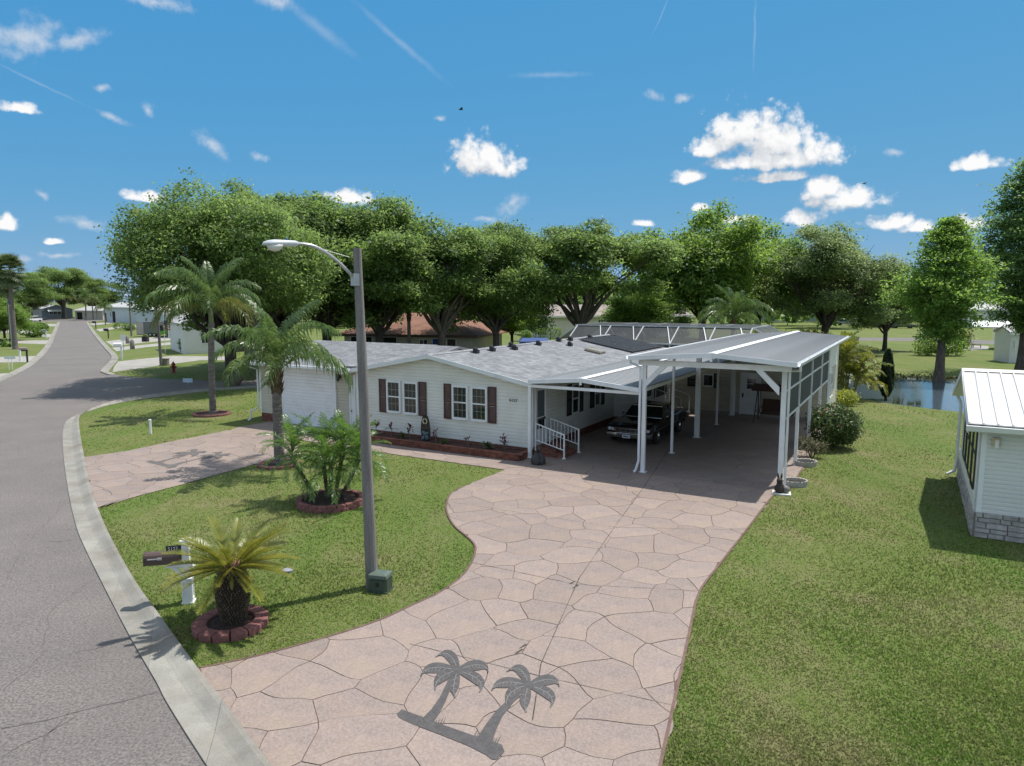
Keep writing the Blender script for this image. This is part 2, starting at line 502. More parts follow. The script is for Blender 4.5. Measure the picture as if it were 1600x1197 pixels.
def in_poly(P, poly):
    x, y = P[:, 0], P[:, 1]; ins = np.zeros(len(P), bool); n = len(poly)
    for i in range(n):
        x1, y1 = poly[i][0], poly[i][1]; x2, y2 = poly[(i + 1) % n][0], poly[(i + 1) % n][1]
        if y1 == y2:
            continue
        c = ((y1 > y) != (y2 > y)) & (x < (x2 - x1) * (y - y1) / (y2 - y1) + x1)
        ins ^= c
    return ins


def smooth_line(pts, step=0.6):
    """Catmull-Rom through 2-D points"""
    P = [Vector((p[0], p[1])) for p in pts]
    out = []
    for i in range(len(P) - 1):
        p0, p1, p2, p3 = P[max(i - 1, 0)], P[i], P[i + 1], P[min(i + 2, len(P) - 1)]
        n = max(1, min(40, int((p2 - p1).length / step)))
        for k in range(n):
            t = k / n
            out.append(0.5 * ((2 * p1) + (p2 - p0) * t + (2 * p0 - 5 * p1 + 4 * p2 - p3) * t * t + (3 * p1 - p0 - 3 * p2 + p3) * t ** 3))
    out.append(P[-1])
    return out


def np_mesh(name, V, F, m, smooth=False):
    """fast mesh from numpy vertex and same-size face arrays"""
    me = bpy.data.meshes.new(name)
    k = F.shape[1]
    me.vertices.add(len(V)); me.vertices.foreach_set('co', np.asarray(V, np.float32).ravel())
    me.loops.add(F.size); me.loops.foreach_set('vertex_index', np.asarray(F, np.int32).ravel())
    me.polygons.add(len(F)); me.polygons.foreach_set('loop_start', np.arange(0, F.size, k, dtype=np.int32))
    me.polygons.foreach_set('loop_total', np.full(len(F), k, np.int32))
    me.update(calc_edges=True)
    me.materials.append(m)
    return me
# ------------------------------------------------------------------ the house's own frame: x along its front, y towards its back
AZ = rad(29.9)
HO = at(831, 712)
HD2 = Vector((math.cos(AZ), -math.sin(AZ), 0)); HD1 = Vector((math.sin(AZ), math.cos(AZ), 0))


def HW(x, y, z=0.0):
    return HO + HD2 * x + HD1 * y + Vector((0, 0, z))


# ------------------------------------------------------------------ materials of the ground
def lawn_mat(name='lawn', blade=False):
    m = bpy.data.materials.new(name); m.use_nodes = True
    t = m.node_tree; t.nodes.clear(); L = t.links
    out = t.nodes.new('ShaderNodeOutputMaterial'); p = t.nodes.new('ShaderNodeBsdfPrincipled')
    p.inputs['Roughness'].default_value = 0.85; p.inputs['Specular IOR Level'].default_value = 0.15
    tcn = t.nodes.new('ShaderNodeTexCoord')

    def noise(sc, det, lo, hi, stretch=None, rough=0.6):
        v = tcn.outputs['Object']
        if stretch:
            mp = t.nodes.new('ShaderNodeMapping'); mp.inputs['Scale'].default_value = stretch; mp.inputs['Rotation'].default_value = (0, 0, 0.52); L.new(v, mp.inputs[0]); v = mp.outputs[0]
        n = nd(t, 'ShaderNodeTexNoise', ins={'Scale': sc, 'Detail': det, 'Roughness': rough}); L.new(v, n.inputs['Vector'])
        r = nd(t, 'ShaderNodeMapRange'); r.inputs['From Min'].default_value = lo; r.inputs['From Max'].default_value = hi; L.new(n.outputs['Fac'], r.inputs['Value'])
        return r.outputs[0]

    def mix(f, a, b):
        x = nd(t, 'ShaderNodeMix', data_type='RGBA'); L.new(f, x.inputs[0])
        for i, s in ((6, a), (7, b)):
            if isinstance(s, tuple):
                x.inputs[i].default_value = (*s, 1)
            else:
                L.new(s, x.inputs[i])
        return x.outputs[2]
    g = mix(noise(22, 5, .3, .7, rough=.75), GR_D, GR_L)                   # tufts
    dry = mix(noise(40, 4, .3, .7, rough=.7), GR_DRY2, GR_DRY)
    patch = noise(0.36, 7, .50, .70, rough=.72)
    g2 = mix(patch, g, dry)
    lush = mix(noise(16, 4, .3, .7), (0.056, 0.112, 0.016), (0.100, 0.172, 0.028))
    g3 = mix(noise(0.42, 5, .48, .68, stretch=(1.0, 0.16, 1.0)), g2, lush)
    f2 = nd(t, 'ShaderNodeMath', operation='MULTIPLY'); f2.inputs[1].default_value = 0.55
    L.new(noise(7.0, 3, .42, .75), f2.inputs[0])
    g4 = mix(f2.outputs[0], g3, dry)
    pale = mix(noise(1.15, 6, .46, .60, stretch=(1.0, 0.05, 1.0), rough=.75), g4, dry)       # wheel and mower tracks
    f3 = nd(t, 'ShaderNodeMath', operation='MULTIPLY'); f3.inputs[1].default_value = 0.45
    L.new(noise(0.12, 3, .42, .60), f3.inputs[0])
    g4 = mix(f3.outputs[0], g4, pale)
    if blade:
        ge = t.nodes.new('ShaderNodeNewGeometry'); r = nd(t, 'ShaderNodeMapRange'); r.inputs['To Min'].default_value = 0.92; r.inputs['To Max'].default_value = 1.95; L.new(ge.outputs['Random Per Island'], r.inputs['Value'])
        g4 = scaled(t, g4, (0, 0, 0, 1), r.outputs[0])
        tr = t.nodes.new('ShaderNodeBsdfTranslucent'); L.new(g4, tr.inputs['Color']); L.new(g4, p.inputs['Base Color'])
        ms = t.nodes.new('ShaderNodeMixShader'); ms.inputs[0].default_value = 0.4; L.new(p.outputs[0], ms.inputs[1]); L.new(tr.outputs[0], ms.inputs[2]); L.new(ms.outputs[0], out.inputs['Surface'])
        return m
    L.new(g4, p.inputs['Base Color'])
    bz = nd(t, 'ShaderNodeTexNoise', ins={'Scale': 60.0, 'Detail': 4.0}); L.new(tcn.outputs['Object'], bz.inputs['Vector'])
    b = nd(t, 'ShaderNodeBump'); b.inputs['Strength'].default_value = 0.8; b.inputs['Distance'].default_value = 0.03
    L.new(bz.outputs['Fac'], b.inputs['Height']); L.new(b.outputs[0], p.inputs['Normal'])
    L.new(p.outputs[0], out.inputs['Surface'])
    return m


GR_D, GR_L = (0.076, 0.114, 0.022), (0.148, 0.194, 0.048)
GR_DRY, GR_DRY2 = (0.240, 0.215, 0.112), (0.150, 0.142, 0.064)
M_LAWN = lawn_mat()
M_ROAD = mat('asphalt', (0.164, 0.147, 0.138), 0.9, col2=(0.140, 0.126, 0.119), scale=0.5, bump=0.35, bscale=90, speck=0.42, speckscale=26, dirt=((0.115, 0.104, 0.10), 0.22, 0.6))
M_KERB = mat('kerb_concrete', (0.285, 0.275, 0.245), 0.85, col2=(0.205, 0.197, 0.175), scale=1.6, bump=0.2, bscale=40, objrand=0.07, speck=0.12, speckscale=45, dirt=((0.15, 0.12, 0.09), 0.7, 0.6))
M_CONC = mat('pale_concrete', (0.34, 0.325, 0.295), 0.85, col2=(0.27, 0.255, 0.23), scale=0.8, bump=0.1, bscale=40, speck=0.08)
M_STONE = mat('stamped_stone', (0.276, 0.216, 0.189), 0.65, col2=(0.236, 0.192, 0.175), scale=1.6, bump=0.18, bscale=70, isl=0.06, objrand=0.08, speck=0.18, speckscale=30, dirt=((0.29, 0.225, 0.165), 0.55, 0.5), spec=0.3)
M_GROUT = mat('stone_joint', (0.125, 0.076, 0.060), 0.8, var=0.2, scale=3)
M_DARKJ = mat('dirty_joint', (0.05, 0.045, 0.038), 0.95, var=0.4, scale=6)
M_CRACK = mat('road_seam', (0.105, 0.098, 0.094), 0.95, var=0.25, scale=5)


def tess(loops, z, name, m, kind='structure'):
    from mathutils.geometry import tessellate_polygon
    flat = [Vector((p[0], p[1], z)) for lp in loops for p in lp]
    tri = tessellate_polygon([[Vector((p[0], p[1], 0)) for p in lp] for lp in loops])
    mb = MB(); mb.add(flat, [tuple(t) for t in tri])
    o = mb.build(name, m, recalc=False)
    me = o.data
    if sum(p.normal.z for p in me.polygons) < 0:
        me.flip_normals()
    if kind:
        o['kind'] = kind
    return o


# ------------------------------------------------------------------ outlines traced on the ground
kerb_out_px = [(400, 606.5), (326, 611.5), (275, 617), (215, 625), (172, 633), (140, 643), (118, 650), (106, 657), (101, 664), (97.7, 682.7), (100, 720), (108, 775), (120, 826), (134, 860), (161, 915), (203.5, 997), (244, 1067), (261, 1100), (322, 1197), (400, 1310), (560, 1520)]
kerb_in_px = [(400, 604), (326, 608.6), (275, 613.5), (215, 621), (175, 629), (147, 638.5), (131, 646), (124.5, 653), (123.5, 662), (126.6, 688), (131.6, 715), (138, 750), (151.6, 793), (165, 826), (182, 860), (212.5, 914), (257.5, 977), (307, 1047), (347.5, 1100), (420, 1197), (510, 1310), (690, 1520)]
kerb_out = [at(*p) for p in kerb_out_px]
kerb_in = [at(*p) for p in kerb_in_px]
KO, KI = [], []
for i in range(len(kerb_out) - 1):                     # same parameter steps on both sides
    n = max(1, int((kerb_out[i + 1] - kerb_out[i]).length / 0.5))
    n = max(n, 3)

    def cr(P, i, t):
        p0, p1, p2, p3 = P[max(i - 1, 0)], P[i], P[i + 1], P[min(i + 2, len(P) - 1)]
        return 0.5 * ((2 * p1) + (p2 - p0) * t + (2 * p0 - 5 * p1 + 4 * p2 - p3) * t * t + (3 * p1 - p0 - 3 * p2 + p3) * t ** 3)
    for k in range(n):
        KO.append(cr(kerb_out, i, k / n)); KI.append(cr(kerb_in, i, k / n))
KO.append(kerb_out[-1]); KI.append(kerb_in[-1])

road_far_R = [at(*p) for p in ((400, 594), (351, 595.6), (288, 593.5), (250, 592), (205, 589), (182, 585.5), (170, 581), (176, 573), (184, 563), (183, 555), (171, 543), (150, 520), (138, 503.5))]
road_far_L = [at(*p) for p in ((94, 503.5), (86, 525), (78, 543), (58, 565.5), (34, 581), (0, 598))]
road_left = [at(0, 598) + Vector((-4, -6, 0)), Vector((-33, 24, 0)), Vector((-24, 12, 0)), Vector((-15, 3, 0)), Vector((-8, -8, 0))]
cross_a = [at(170, 499.5), at(330, 497.5), at(330, 494.8), at(60, 496.2), at(-60, 499), at(-60, 503)]
road_poly = [p for p in reversed(KO)] and (list(KO) + [Vector((4, -8, 0))] + list(reversed(road_left)) + list(reversed(road_far_L)) + list(reversed(cross_a)) + list(reversed(road_far_R)) + [at(400, 594) + Vector((16, 0, 0)), at(400, 606.5) + Vector((16, 2.4, 0))])
road_xy = [(p.x, p.y) for p in road_poly]
tess([road_xy], 0.006, 'road', M_ROAD)

pond_px = [(1262, 607), (1300, 614), (1335, 621.5), (1400, 632), (1455, 639), (1510, 644.5), (1600, 655), (1700, 664), (1760, 640), (1700, 606), (1600, 597), (1500, 591.5), (1460, 589), (1405, 586.5), (1365, 588), (1335, 594), (1300, 596), (1265, 598)]
pond = smooth_line([at(*p) for p in pond_px] + [at(*pond_px[0])], 1.2)[:-1]
big = [(-1600, -60), (1600, -60), (1600, 3000), (-1600, 3000)]
tess([big, [(p.x, p.y) for p in pond]], 0.0, 'lawn_ground', M_LAWN)
pc = sum((p for p in pond), Vector((0, 0))) / len(pond)
mb = MB(); n = len(pond)
rings = [[(p.x, p.y, 0.0) for p in pond], [(p.x + (pc.x - p.x) * .045, p.y + (pc.y - p.y) * .11, -0.14) for p in pond], [(p.x + (pc.x - p.x) * .1, p.y + (pc.y - p.y) * .3, -0.8) for p in pond]]
mb.loft(rings, cap=False)
mb.build('pond_bank', mat('pond_mud', (0.085, 0.085, 0.035), 0.95, col2=(0.035, 0.045, 0.015), scale=3, bump=0.5), kind='structure')
M_WATER = mat('pond_water', (0.065, 0.090, 0.110), 0.10, bump=0.25, bscale=3.5, spec=0.9)
tess([[(p.x + (pc.x - p.x) * .02, p.y + (pc.y - p.y) * .05) for p in pond]], -0.10, 'water', M_WATER)

# kerb: valley gutter in cast lengths
kerb = struct('kerb')
acc, seg, jo = 0.0, [], []
M_KERB2 = M_KERB


def kerb_piece(ia, ib, ga, gb):
    mb = MB(); rings = []
    for k in range(ia, ib + 1):
        a, b = KO[k], KI[k]
        if k == ia:
            a, b = a + (KO[k + 1] - a).normalized() * ga, b + (KI[k + 1] - b).normalized() * ga
        if k == ib:
            a, b = a - (a - KO[k - 1]).normalized() * gb, b - (b - KI[k - 1]).normalized() * gb
        prof = ((0.0, -0.05), (0.0, 0.012), (0.40, -0.004), (0.50, -0.010), (0.60, 0.004), (0.86, 0.062), (0.97, 0.066), (1.0, 0.055), (1.0, -0.05))
        rings.append([tuple(a + (b - a) * s + Vector((0, 0, z + 0.02))) for s, z in prof])
    mb.loft(rings)
    mb.build('kerb_length', M_KERB2, kerb)


last = 0; acc = 0.0
for k in range(1, len(KO)):
    acc += (KO[k] - KO[k - 1]).length
    if acc > 2.9 or k == len(KO) - 1:
        if k - last >= 1:
            kerb_piece(last, k, 0.006, 0.006)
        last, acc = k, 0.0
# kerbs farther along the road, both sides
for side in (road_far_L, road_far_R[5:]):
    S = smooth_line(side, 2.0)
    for i in range(0, len(S) - 1, 3):
        Q = S[i:i + 4]
        if len(Q) < 2:
            continue
        rings = []
        for q, p in enumerate(Q):
            d = (Q[min(q + 1, len(Q) - 1)] - Q[max(q - 1, 0)]).normalized()
            nrm = Vector((-d.y, d.x)) if side is road_far_L else Vector((-d.y, d.x))
            # outward side = away from the middle of the carriageway
            w = -0.62 if side is road_far_L else 0.62
            cxm = Vector((p.x, p.y)) + nrm * w
            rings.append([(p.x, p.y, -0.02), (p.x, p.y, 0.03), (p.x + nrm.x * w * .5, p.y + nrm.y * w * .5, 0.02), (cxm.x, cxm.y, 0.09), (cxm.x, cxm.y, -0.02)])
        MB().loft(rings).build('kerb_length', M_KERB2, kerb)

# seams and hairline cracks of the asphalt
crk = MB()
rs = random.Random(5)
for pts, w in (([(0, 1140), (70, 1128), (150, 1105), (262, 1078)], .03), ([(60, 1197), (75, 1150), (110, 1110)], .018), ([(0, 1185), (30, 1165), (70, 1150), (120, 1120)], .015), ([(10, 905), (40, 850), (90, 800), (104, 780)], .014),
               ([(60, 848), (100, 846), (128, 843)], .014), ([(0, 690), (30, 700), (28, 712)], .014), ([(0, 609), (60, 604), (100, 602)], .05), ([(70, 1010), (75, 960), (110, 930), (150, 905)], .012), ([(0, 1080), (40, 1050), (75, 1010)], .012), ([(120, 1020), (170, 1008), (206, 998)], .02)):
    P = [at(*p) for p in pts]
    Q = []
    for a, b in zip(P, P[1:]):
        n = max(2, int((b - a).length / .25))
        Q += [a + (b - a) * (k / n) + Vector((rs.uniform(-.03, .03), rs.uniform(-.03, .03), 0)) for k in range(n)]
    Q.append(P[-1])
    for a, b in zip(Q, Q[1:]):
        d = (b - a).normalized(); s = Vector((-d.y, d.x, 0)) * w * rs.uniform(.3, .6)
        crk.face(*[p + Vector((0, 0, 0.0105)) for p in (a - s, b - s, b + s, a + s)])
o = crk.build('road_crack', M_CRACK, recalc=False); o['kind'] = 'structure'
p = at(43, 623)
mb = MB(); mb.lathe([(0.34, 0.0), (0.34, 0.012), (0.30, 0.016), (0.02, 0.016)], 20); tag(mb.build('manhole_cover', mat('manhole_iron', (0.07, 0.065, 0.06), 0.7, var=.3), loc=(p.x, p.y, 0.006)), 'round dark iron manhole cover set in the grey street', 'manhole cover')

# concrete drives of the other lots
CD = [[(184.5, 565), (230, 560), (270, 556.3), (313, 556.8), (360, 557), (360, 563), (313, 563), (253, 571), (176, 581.5), (178, 574)],
      [(175, 543.5), (230, 538.5), (288, 532.5), (330, 529), (330, 533), (288, 536.5), (230, 542.5), (182, 549)],
      [(165, 533.5), (190, 530.5), (215, 528), (250, 527), (330, 523), (330, 528), (288, 530), (230, 535), (176, 541)],
      [(150, 514.5), (180, 511), (205, 508.8), (230, 508), (230, 510), (205, 511.2), (178, 514), (156, 518.2)],
      [(139, 506), (170, 503), (200, 500.5), (230, 500), (230, 502), (180, 504.5), (145, 509)],
      [(-80, 560), (0, 557.8), (65, 556.2), (56, 566), (0, 566.6), (-80, 569)],
      [(-60, 533), (27, 532.2), (82, 531.6), (79, 538.2), (27, 536.6), (-60, 538)],
      [(-90, 586), (0, 584), (20, 583), (0, 595.5), (-40, 616)],
      [(-20, 514.5), (40, 517), (83, 523), (81, 528), (40, 522), (-20, 519)],
      [(60, 507), (80, 506), (93, 506.5), (92, 510), (70, 510)]]
for poly in CD:
    tess([[(at(*p).x, at(*p).y) for p in poly]], 0.01, 'concrete_driveway', M_CONC)
far_road = [(1270, 534), (1340, 532.3), (1440, 533), (1520, 537), (1640, 541), (1640, 535), (1520, 531), (1440, 528.2), (1340, 527.6), (1270, 529.5), (1150, 531), (1150, 535.5)]
tess([[(at(*p).x, at(*p).y) for p in far_road]], 0.008, 'far_road', M_ROAD)
tess([[(at(*p).x, at(*p).y) for p in ((1490, 537), (1545, 541), (1545, 546.5), (1515, 547.5), (1478, 545))]], 0.012, 'patio', M_CONC)

# ------------------------------------------------------------------ stamped stone driveway
main_px = [(420, 1197), (347.5, 1100), (311, 1046), (380, 1032), (448, 1015), (542, 988), (600, 968), (640, 949), (680, 931), (716, 907), (735.6, 883), (743.4, 858), (733.6, 843), (710, 823), (698.5, 802), (698, 787), (705.7, 771), (727, 760)]
main = [at(*p) for p in main_px]
main_e = smooth_line(main, 0.35)
wk = [HW(0.1, -2.55), HW(-5.3, -2.55), HW(-10.4, -2.35)]
house_edge = [HW(-10.4, -1.0), HW(-7.6, -1.22), HW(0.1, -1.22), HW(0.1, 0), HW(0.1, 8.5), HW(1.2, 8.5), HW(1.2, 13.75), HW(9.3, 13.75), HW(9.45, 13.0)]
right_px = [(1210, 773), (1158, 840), (1118, 891), (1096, 920), (1087, 941), (1083, 962), (1062, 1059), (1032, 1197), (1000, 1340)]
right_e = smooth_line([HW(9.45, 5.0), HW(9.45, 0.5), HW(9.38, -0.8)] + [at(*p) for p in right_px], 0.5)
right_e = [HW(9.45, 9).to_2d()] + right_e
bottom = [at(560, 1390), at(540, 1360)]
mainP = [(p.x, p.y) for p in main_e] + [(at(789, 735).x, at(789, 735).y)] + [(p.x, p.y) for p in wk + house_edge] + [(p.x, p.y) for p in right_e] + [(p.x, p.y) for p in bottom]
gar_px = [(131.8, 715), (200.5, 705), (276, 689), (358, 672.7)]
garP = [(at(*p).x, at(*p).y) for p in gar_px] + [(HW(*q).x, HW(*q).y) for q in ((-15.0, -1.6), (-15.0, 0.2), (-9.4, 0.2), (-9.4, -1.05), (-10.4, -1.0), (-10.4, -2.35))]
garP += [(at(*p).x, at(*p).y) for p in ((470, 711), (400, 725.5), (340, 742), (276, 760), (225.6, 773), (153.5, 794))]
garP += [(KI[k].x, KI[k].y) for k in range(len(KI) - 1, -1, -1) if 17.7 < KI[k].y < 26.0 and KI[k].x < -11]
WARP = 0.22


def warp(P):
    x, y = P[..., 0], P[..., 1]
    dx = np.sin(1.9 * x + 1.1 * y) + .7 * np.sin(3.1 * y - 1.3 * x + 1.0) + .45 * np.sin(5.3 * x + 3.7 * y + 2)
    dy = np.sin(1.7 * y - 1.4 * x + 2.0) + .7 * np.sin(2.9 * x + 1.7 * y) + .45 * np.sin(4.7 * y - 4.1 * x)
    return np.stack([x + WARP * .5 * dx, y + WARP * .5 * dy], -1)


def unwarp(P):
    Q = P.copy()
    for _ in range(25):
        Q = Q + (P - warp(Q)) * 0.7
    return Q


def clip_half(poly, p, nrm):
    """keep the side of the line through p towards -nrm"""
    out = []; n = len(poly)
    for i in range(n):
        a, b = poly[i], poly[(i + 1) % n]
        da, db = (a - p) @ nrm, (b - p) @ nrm
        if da <= 0:
            out.append(a)
        if da * db < 0:
            out.append(a + (b - a) * (da / (da - db)))
    return out


def stones(outline, spacing, seed, root, limit, z0, z1, gap=0.007):
    O2 = np.array(outline)
    dense = []
    for i in range(len(O2)):
        a, b = O2[i], O2[(i + 1) % len(O2)]
        k = max(1, int(np.hypot(*(b - a)) / .35)); dense += [a + (b - a) * (j / k) for j in range(k)]
    dense = unwarp(np.array(dense))
    rg = np.random.default_rng(seed)
    lo, hi = dense.min(0) - 1, dense.max(0) + 1
    S = []
    row = 0; y = lo[1]
    while y < hi[1]:
        x = lo[0] + (row % 2) * spacing * .5
        while x < hi[0]:
            S.append((x + rg.uniform(-.36, .36) * spacing, y + rg.uniform(-.36, .36) * spacing)); x += spacing
        y += spacing * .82; row += 1
    S = np.array(S)
    cells = []
    for i, s in enumerate(S):
        d = np.hypot(*(S - s).T); near = np.argsort(d)[1:16]
        sq = [s + np.array(q) * spacing * 1.6 for q in ((-1, -1), (1, -1), (1, 1), (-1, 1))]
        for j in near:
            nr = (S[j] - s) / d[j]
            sq = clip_half(sq, s + nr * (d[j] / 2 - gap), nr)
            if len(sq) < 3:
                break
        if len(sq) < 3:
            continue
        C = np.array(sq)
        ins = in_poly(C, dense); oin = in_poly(dense, C)
        if not ins.any() and not oin.any():
            continue
        if ins.all() and not oin.any():
            poly = C
        else:
            poly = [p for p in dense]
            m = len(C)
            for k in range(m):
                a, b = C[k], C[(k + 1) % m]
                e = b - a; L = np.hypot(*e)
                if L < 1e-6:
                    continue
                nr = np.array([e[1], -e[0]]) / L
                if (C.mean(0) - a) @ nr > 0:
                    nr = -nr
                poly = clip_half(poly, a, nr)
                if len(poly) < 3:
                    break
            if len(poly) < 3:
                continue
            poly = np.array(poly)
        A = 0.5 * abs(np.dot(poly[:, 0], np.roll(poly[:, 1], 1)) - np.dot(poly[:, 1], np.roll(poly[:, 0], 1)))
        if A < 0.02:
            continue
        D = []
        for k in range(len(poly)):
            a, b = poly[k], poly[(k + 1) % len(poly)]
            q = max(1, int(np.hypot(*(b - a)) / .16)); D += [a + (b - a) * (j / q) for j in range(q)]
        W = warp(np.array(D))
        keep = [W[0]]
        for q in W[1:]:
            if np.hypot(*(q - keep[-1])) > 0.02:
                keep.append(q)
        cells.append(np.array(keep))
    cells.sort(key=lambda c: np.hypot(*(c.mean(0))))
    rest = MB(); rr = random.Random(seed)
    for i, c in enumerate(cells):
        z = z1 + rr.uniform(-.002, .002)
        if i < limit:
            o = c.mean(0); mb = MB().prism([(p[0] - o[0], p[1] - o[1]) for p in c], 0, z - z0)
            mb.build('paving_stone', M_STONE, root, loc=(o[0], o[1], z0))
        else:
            rest.prism([tuple(p) for p in c], z0, z)
    if rest.v:
        rest.build('paving_stones', M_STONE, root, kind='stuff')
    return len(cells)


drive = struct('driveway')
o = tess([mainP], 0.012, 'joint_bed', M_GROUT, kind=None); o.parent = drive
n1 = stones(mainP, 1.06, 11, drive, 225, 0.012, 0.024)
gdrive = struct('garage_driveway')
o = tess([garP], 0.010, 'joint_bed', M_GROUT, kind=None); o.parent = gdrive
n2 = stones(garP, 1.06, 23, gdrive, 70, 0.010, 0.022)
# saw-cut control joints with dirt in them
jm = MB(); rs = random.Random(2)


def joint(a, b, w, z=0.0285):
    k = max(2, int((b - a).length / .3)); d = (b - a).normalized(); s = Vector((-d.y, d.x, 0))
    for j in range(k):
        p, q = a + (b - a) * (j / k), a + (b - a) * ((j + 1) / k)
        wa = w * rs.uniform(.5, 1.3)
        jm.face(*[v + Vector((0, 0, z)) for v in (p - s * wa, q - s * wa, q + s * wa, p + s * wa)])


j0 = [at(832, 1128), at(845, 1040), at(905, 905), at(960, 825), at(1004, 765), HW(4.1, 5), HW(4.1, 13)]
for a, b in zip(j0, j0[1:]):
    joint(a, b, .007)
joint(at(735, 880), at(900, 915), .006); joint(at(900, 915), at(1090, 925), .004)
joint(at(700, 785), at(960, 825), .004); joint(at(960, 825), at(1165, 830), .004)
joint(at(640, 1008), at(850, 1060), .005); joint(at(850, 1060), at(1055, 1105), .005)
joint(HW(4.7, -.5), HW(9.3, -.5), .004); joint(HW(0.2, -.6), HW(4.6, -.6), .004)
for pxy in ((895, 912), (900, 918), (818, 1012), (812, 1020), (770, 1128)):
    c = at(*pxy); joint(c + Vector((-.07, -.08, 0)), c + Vector((.05, .07, 0)), .018, .0295)
o = jm.build('control_joint', M_DARKJ, drive, recalc=False)
# brown stained border strip along the driveway
bm_ = MB(); M_BORDER = mat('border_stain', (0.13, 0.075, 0.06), 0.7, var=0.2, scale=6)
for line in (smooth_line(main, .35), right_e):
    L2 = [Vector((p[0], p[1], 0)) for p in line]
    for a, b in zip(L2, L2[1:]):
        if (b - a).length < 1e-4:
            continue
        d = (b - a).normalized(); s = Vector((-d.y, d.x, 0)) * .024
        bm_.face(*[v + Vector((0, 0, .0315)) for v in (a - s, b - s, b + s, a + s)])
bm_.build('border_strip', M_BORDER, drive, recalc=False)

# palm-tree stencils painted on the two driveways
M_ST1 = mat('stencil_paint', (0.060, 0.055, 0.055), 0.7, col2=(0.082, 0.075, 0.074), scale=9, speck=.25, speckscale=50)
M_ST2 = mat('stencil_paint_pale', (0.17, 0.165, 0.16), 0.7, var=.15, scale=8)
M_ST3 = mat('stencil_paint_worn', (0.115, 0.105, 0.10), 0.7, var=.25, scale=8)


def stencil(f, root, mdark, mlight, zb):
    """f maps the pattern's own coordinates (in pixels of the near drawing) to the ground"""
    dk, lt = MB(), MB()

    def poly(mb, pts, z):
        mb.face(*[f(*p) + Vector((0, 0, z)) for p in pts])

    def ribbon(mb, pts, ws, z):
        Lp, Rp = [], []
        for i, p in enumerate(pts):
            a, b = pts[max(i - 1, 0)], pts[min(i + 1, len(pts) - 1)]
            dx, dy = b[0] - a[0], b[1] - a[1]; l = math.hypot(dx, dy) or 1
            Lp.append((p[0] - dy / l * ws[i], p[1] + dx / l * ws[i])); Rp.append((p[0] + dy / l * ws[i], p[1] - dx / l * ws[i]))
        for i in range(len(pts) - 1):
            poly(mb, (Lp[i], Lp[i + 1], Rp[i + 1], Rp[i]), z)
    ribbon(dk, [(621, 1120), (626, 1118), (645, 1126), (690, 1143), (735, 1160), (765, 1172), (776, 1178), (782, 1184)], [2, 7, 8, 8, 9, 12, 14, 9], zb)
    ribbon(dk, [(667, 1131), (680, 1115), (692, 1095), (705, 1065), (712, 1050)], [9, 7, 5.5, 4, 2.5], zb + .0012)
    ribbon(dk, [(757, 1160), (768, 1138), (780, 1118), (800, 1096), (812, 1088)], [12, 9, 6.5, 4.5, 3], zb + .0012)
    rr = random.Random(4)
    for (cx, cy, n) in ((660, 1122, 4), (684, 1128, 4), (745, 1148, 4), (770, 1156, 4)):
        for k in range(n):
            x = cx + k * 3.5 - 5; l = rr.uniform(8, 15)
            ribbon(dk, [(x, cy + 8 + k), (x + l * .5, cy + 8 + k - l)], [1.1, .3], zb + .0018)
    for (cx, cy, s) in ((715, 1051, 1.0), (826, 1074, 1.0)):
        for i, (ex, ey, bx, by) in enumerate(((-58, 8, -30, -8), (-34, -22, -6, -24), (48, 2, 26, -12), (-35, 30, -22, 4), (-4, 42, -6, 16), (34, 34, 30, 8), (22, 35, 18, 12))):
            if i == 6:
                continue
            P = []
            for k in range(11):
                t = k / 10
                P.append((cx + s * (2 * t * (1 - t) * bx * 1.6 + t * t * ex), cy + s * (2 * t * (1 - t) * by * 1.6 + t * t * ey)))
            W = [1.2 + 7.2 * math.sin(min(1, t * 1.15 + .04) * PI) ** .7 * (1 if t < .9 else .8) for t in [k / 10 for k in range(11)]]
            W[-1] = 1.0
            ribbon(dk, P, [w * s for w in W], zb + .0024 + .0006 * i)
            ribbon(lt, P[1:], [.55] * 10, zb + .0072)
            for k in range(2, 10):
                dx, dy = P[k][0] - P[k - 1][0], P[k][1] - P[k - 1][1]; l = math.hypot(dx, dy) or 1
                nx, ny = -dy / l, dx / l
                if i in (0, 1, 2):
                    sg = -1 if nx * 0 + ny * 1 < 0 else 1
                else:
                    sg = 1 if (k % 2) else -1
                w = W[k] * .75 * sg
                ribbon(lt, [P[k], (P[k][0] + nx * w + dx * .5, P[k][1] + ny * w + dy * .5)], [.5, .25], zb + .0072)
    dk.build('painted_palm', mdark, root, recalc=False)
    lt.build('painted_frond_vein', mlight, root, recalc=False)


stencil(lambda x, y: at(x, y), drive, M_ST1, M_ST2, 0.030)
# the same pattern, worn, seen from the side on the garage driveway: log at the street end
g0, gx, gy = at(232, 724), at(247, 729) - at(232, 724), at(262, 722) - at(232, 724)
LG = (at(820, 1140) - at(640, 1128)).length
ga, gb = at(229, 722), at(262, 730)
gdir = (gb - ga).normalized(); gper = Vector((gdir.y, -gdir.x, 0))
if gper.dot(at(310, 716) - ga) < 0:
    gper = -gper
na, nb2 = at(621, 1120), at(782, 1184)
ndir = (nb2 - na).normalized(); nper = Vector((-ndir.y, ndir.x, 0))
NL = (nb2 - na).length
stencil(lambda x, y: ga + gdir * ((at(x, y) - na).dot(ndir)) * 1.0 + gper * ((at(x, y) - na).dot(nper)) * 1.2, gdrive, M_ST3, mat('stencil_worn_vein', (0.2, 0.17, 0.15), .7, var=.2), 0.028)

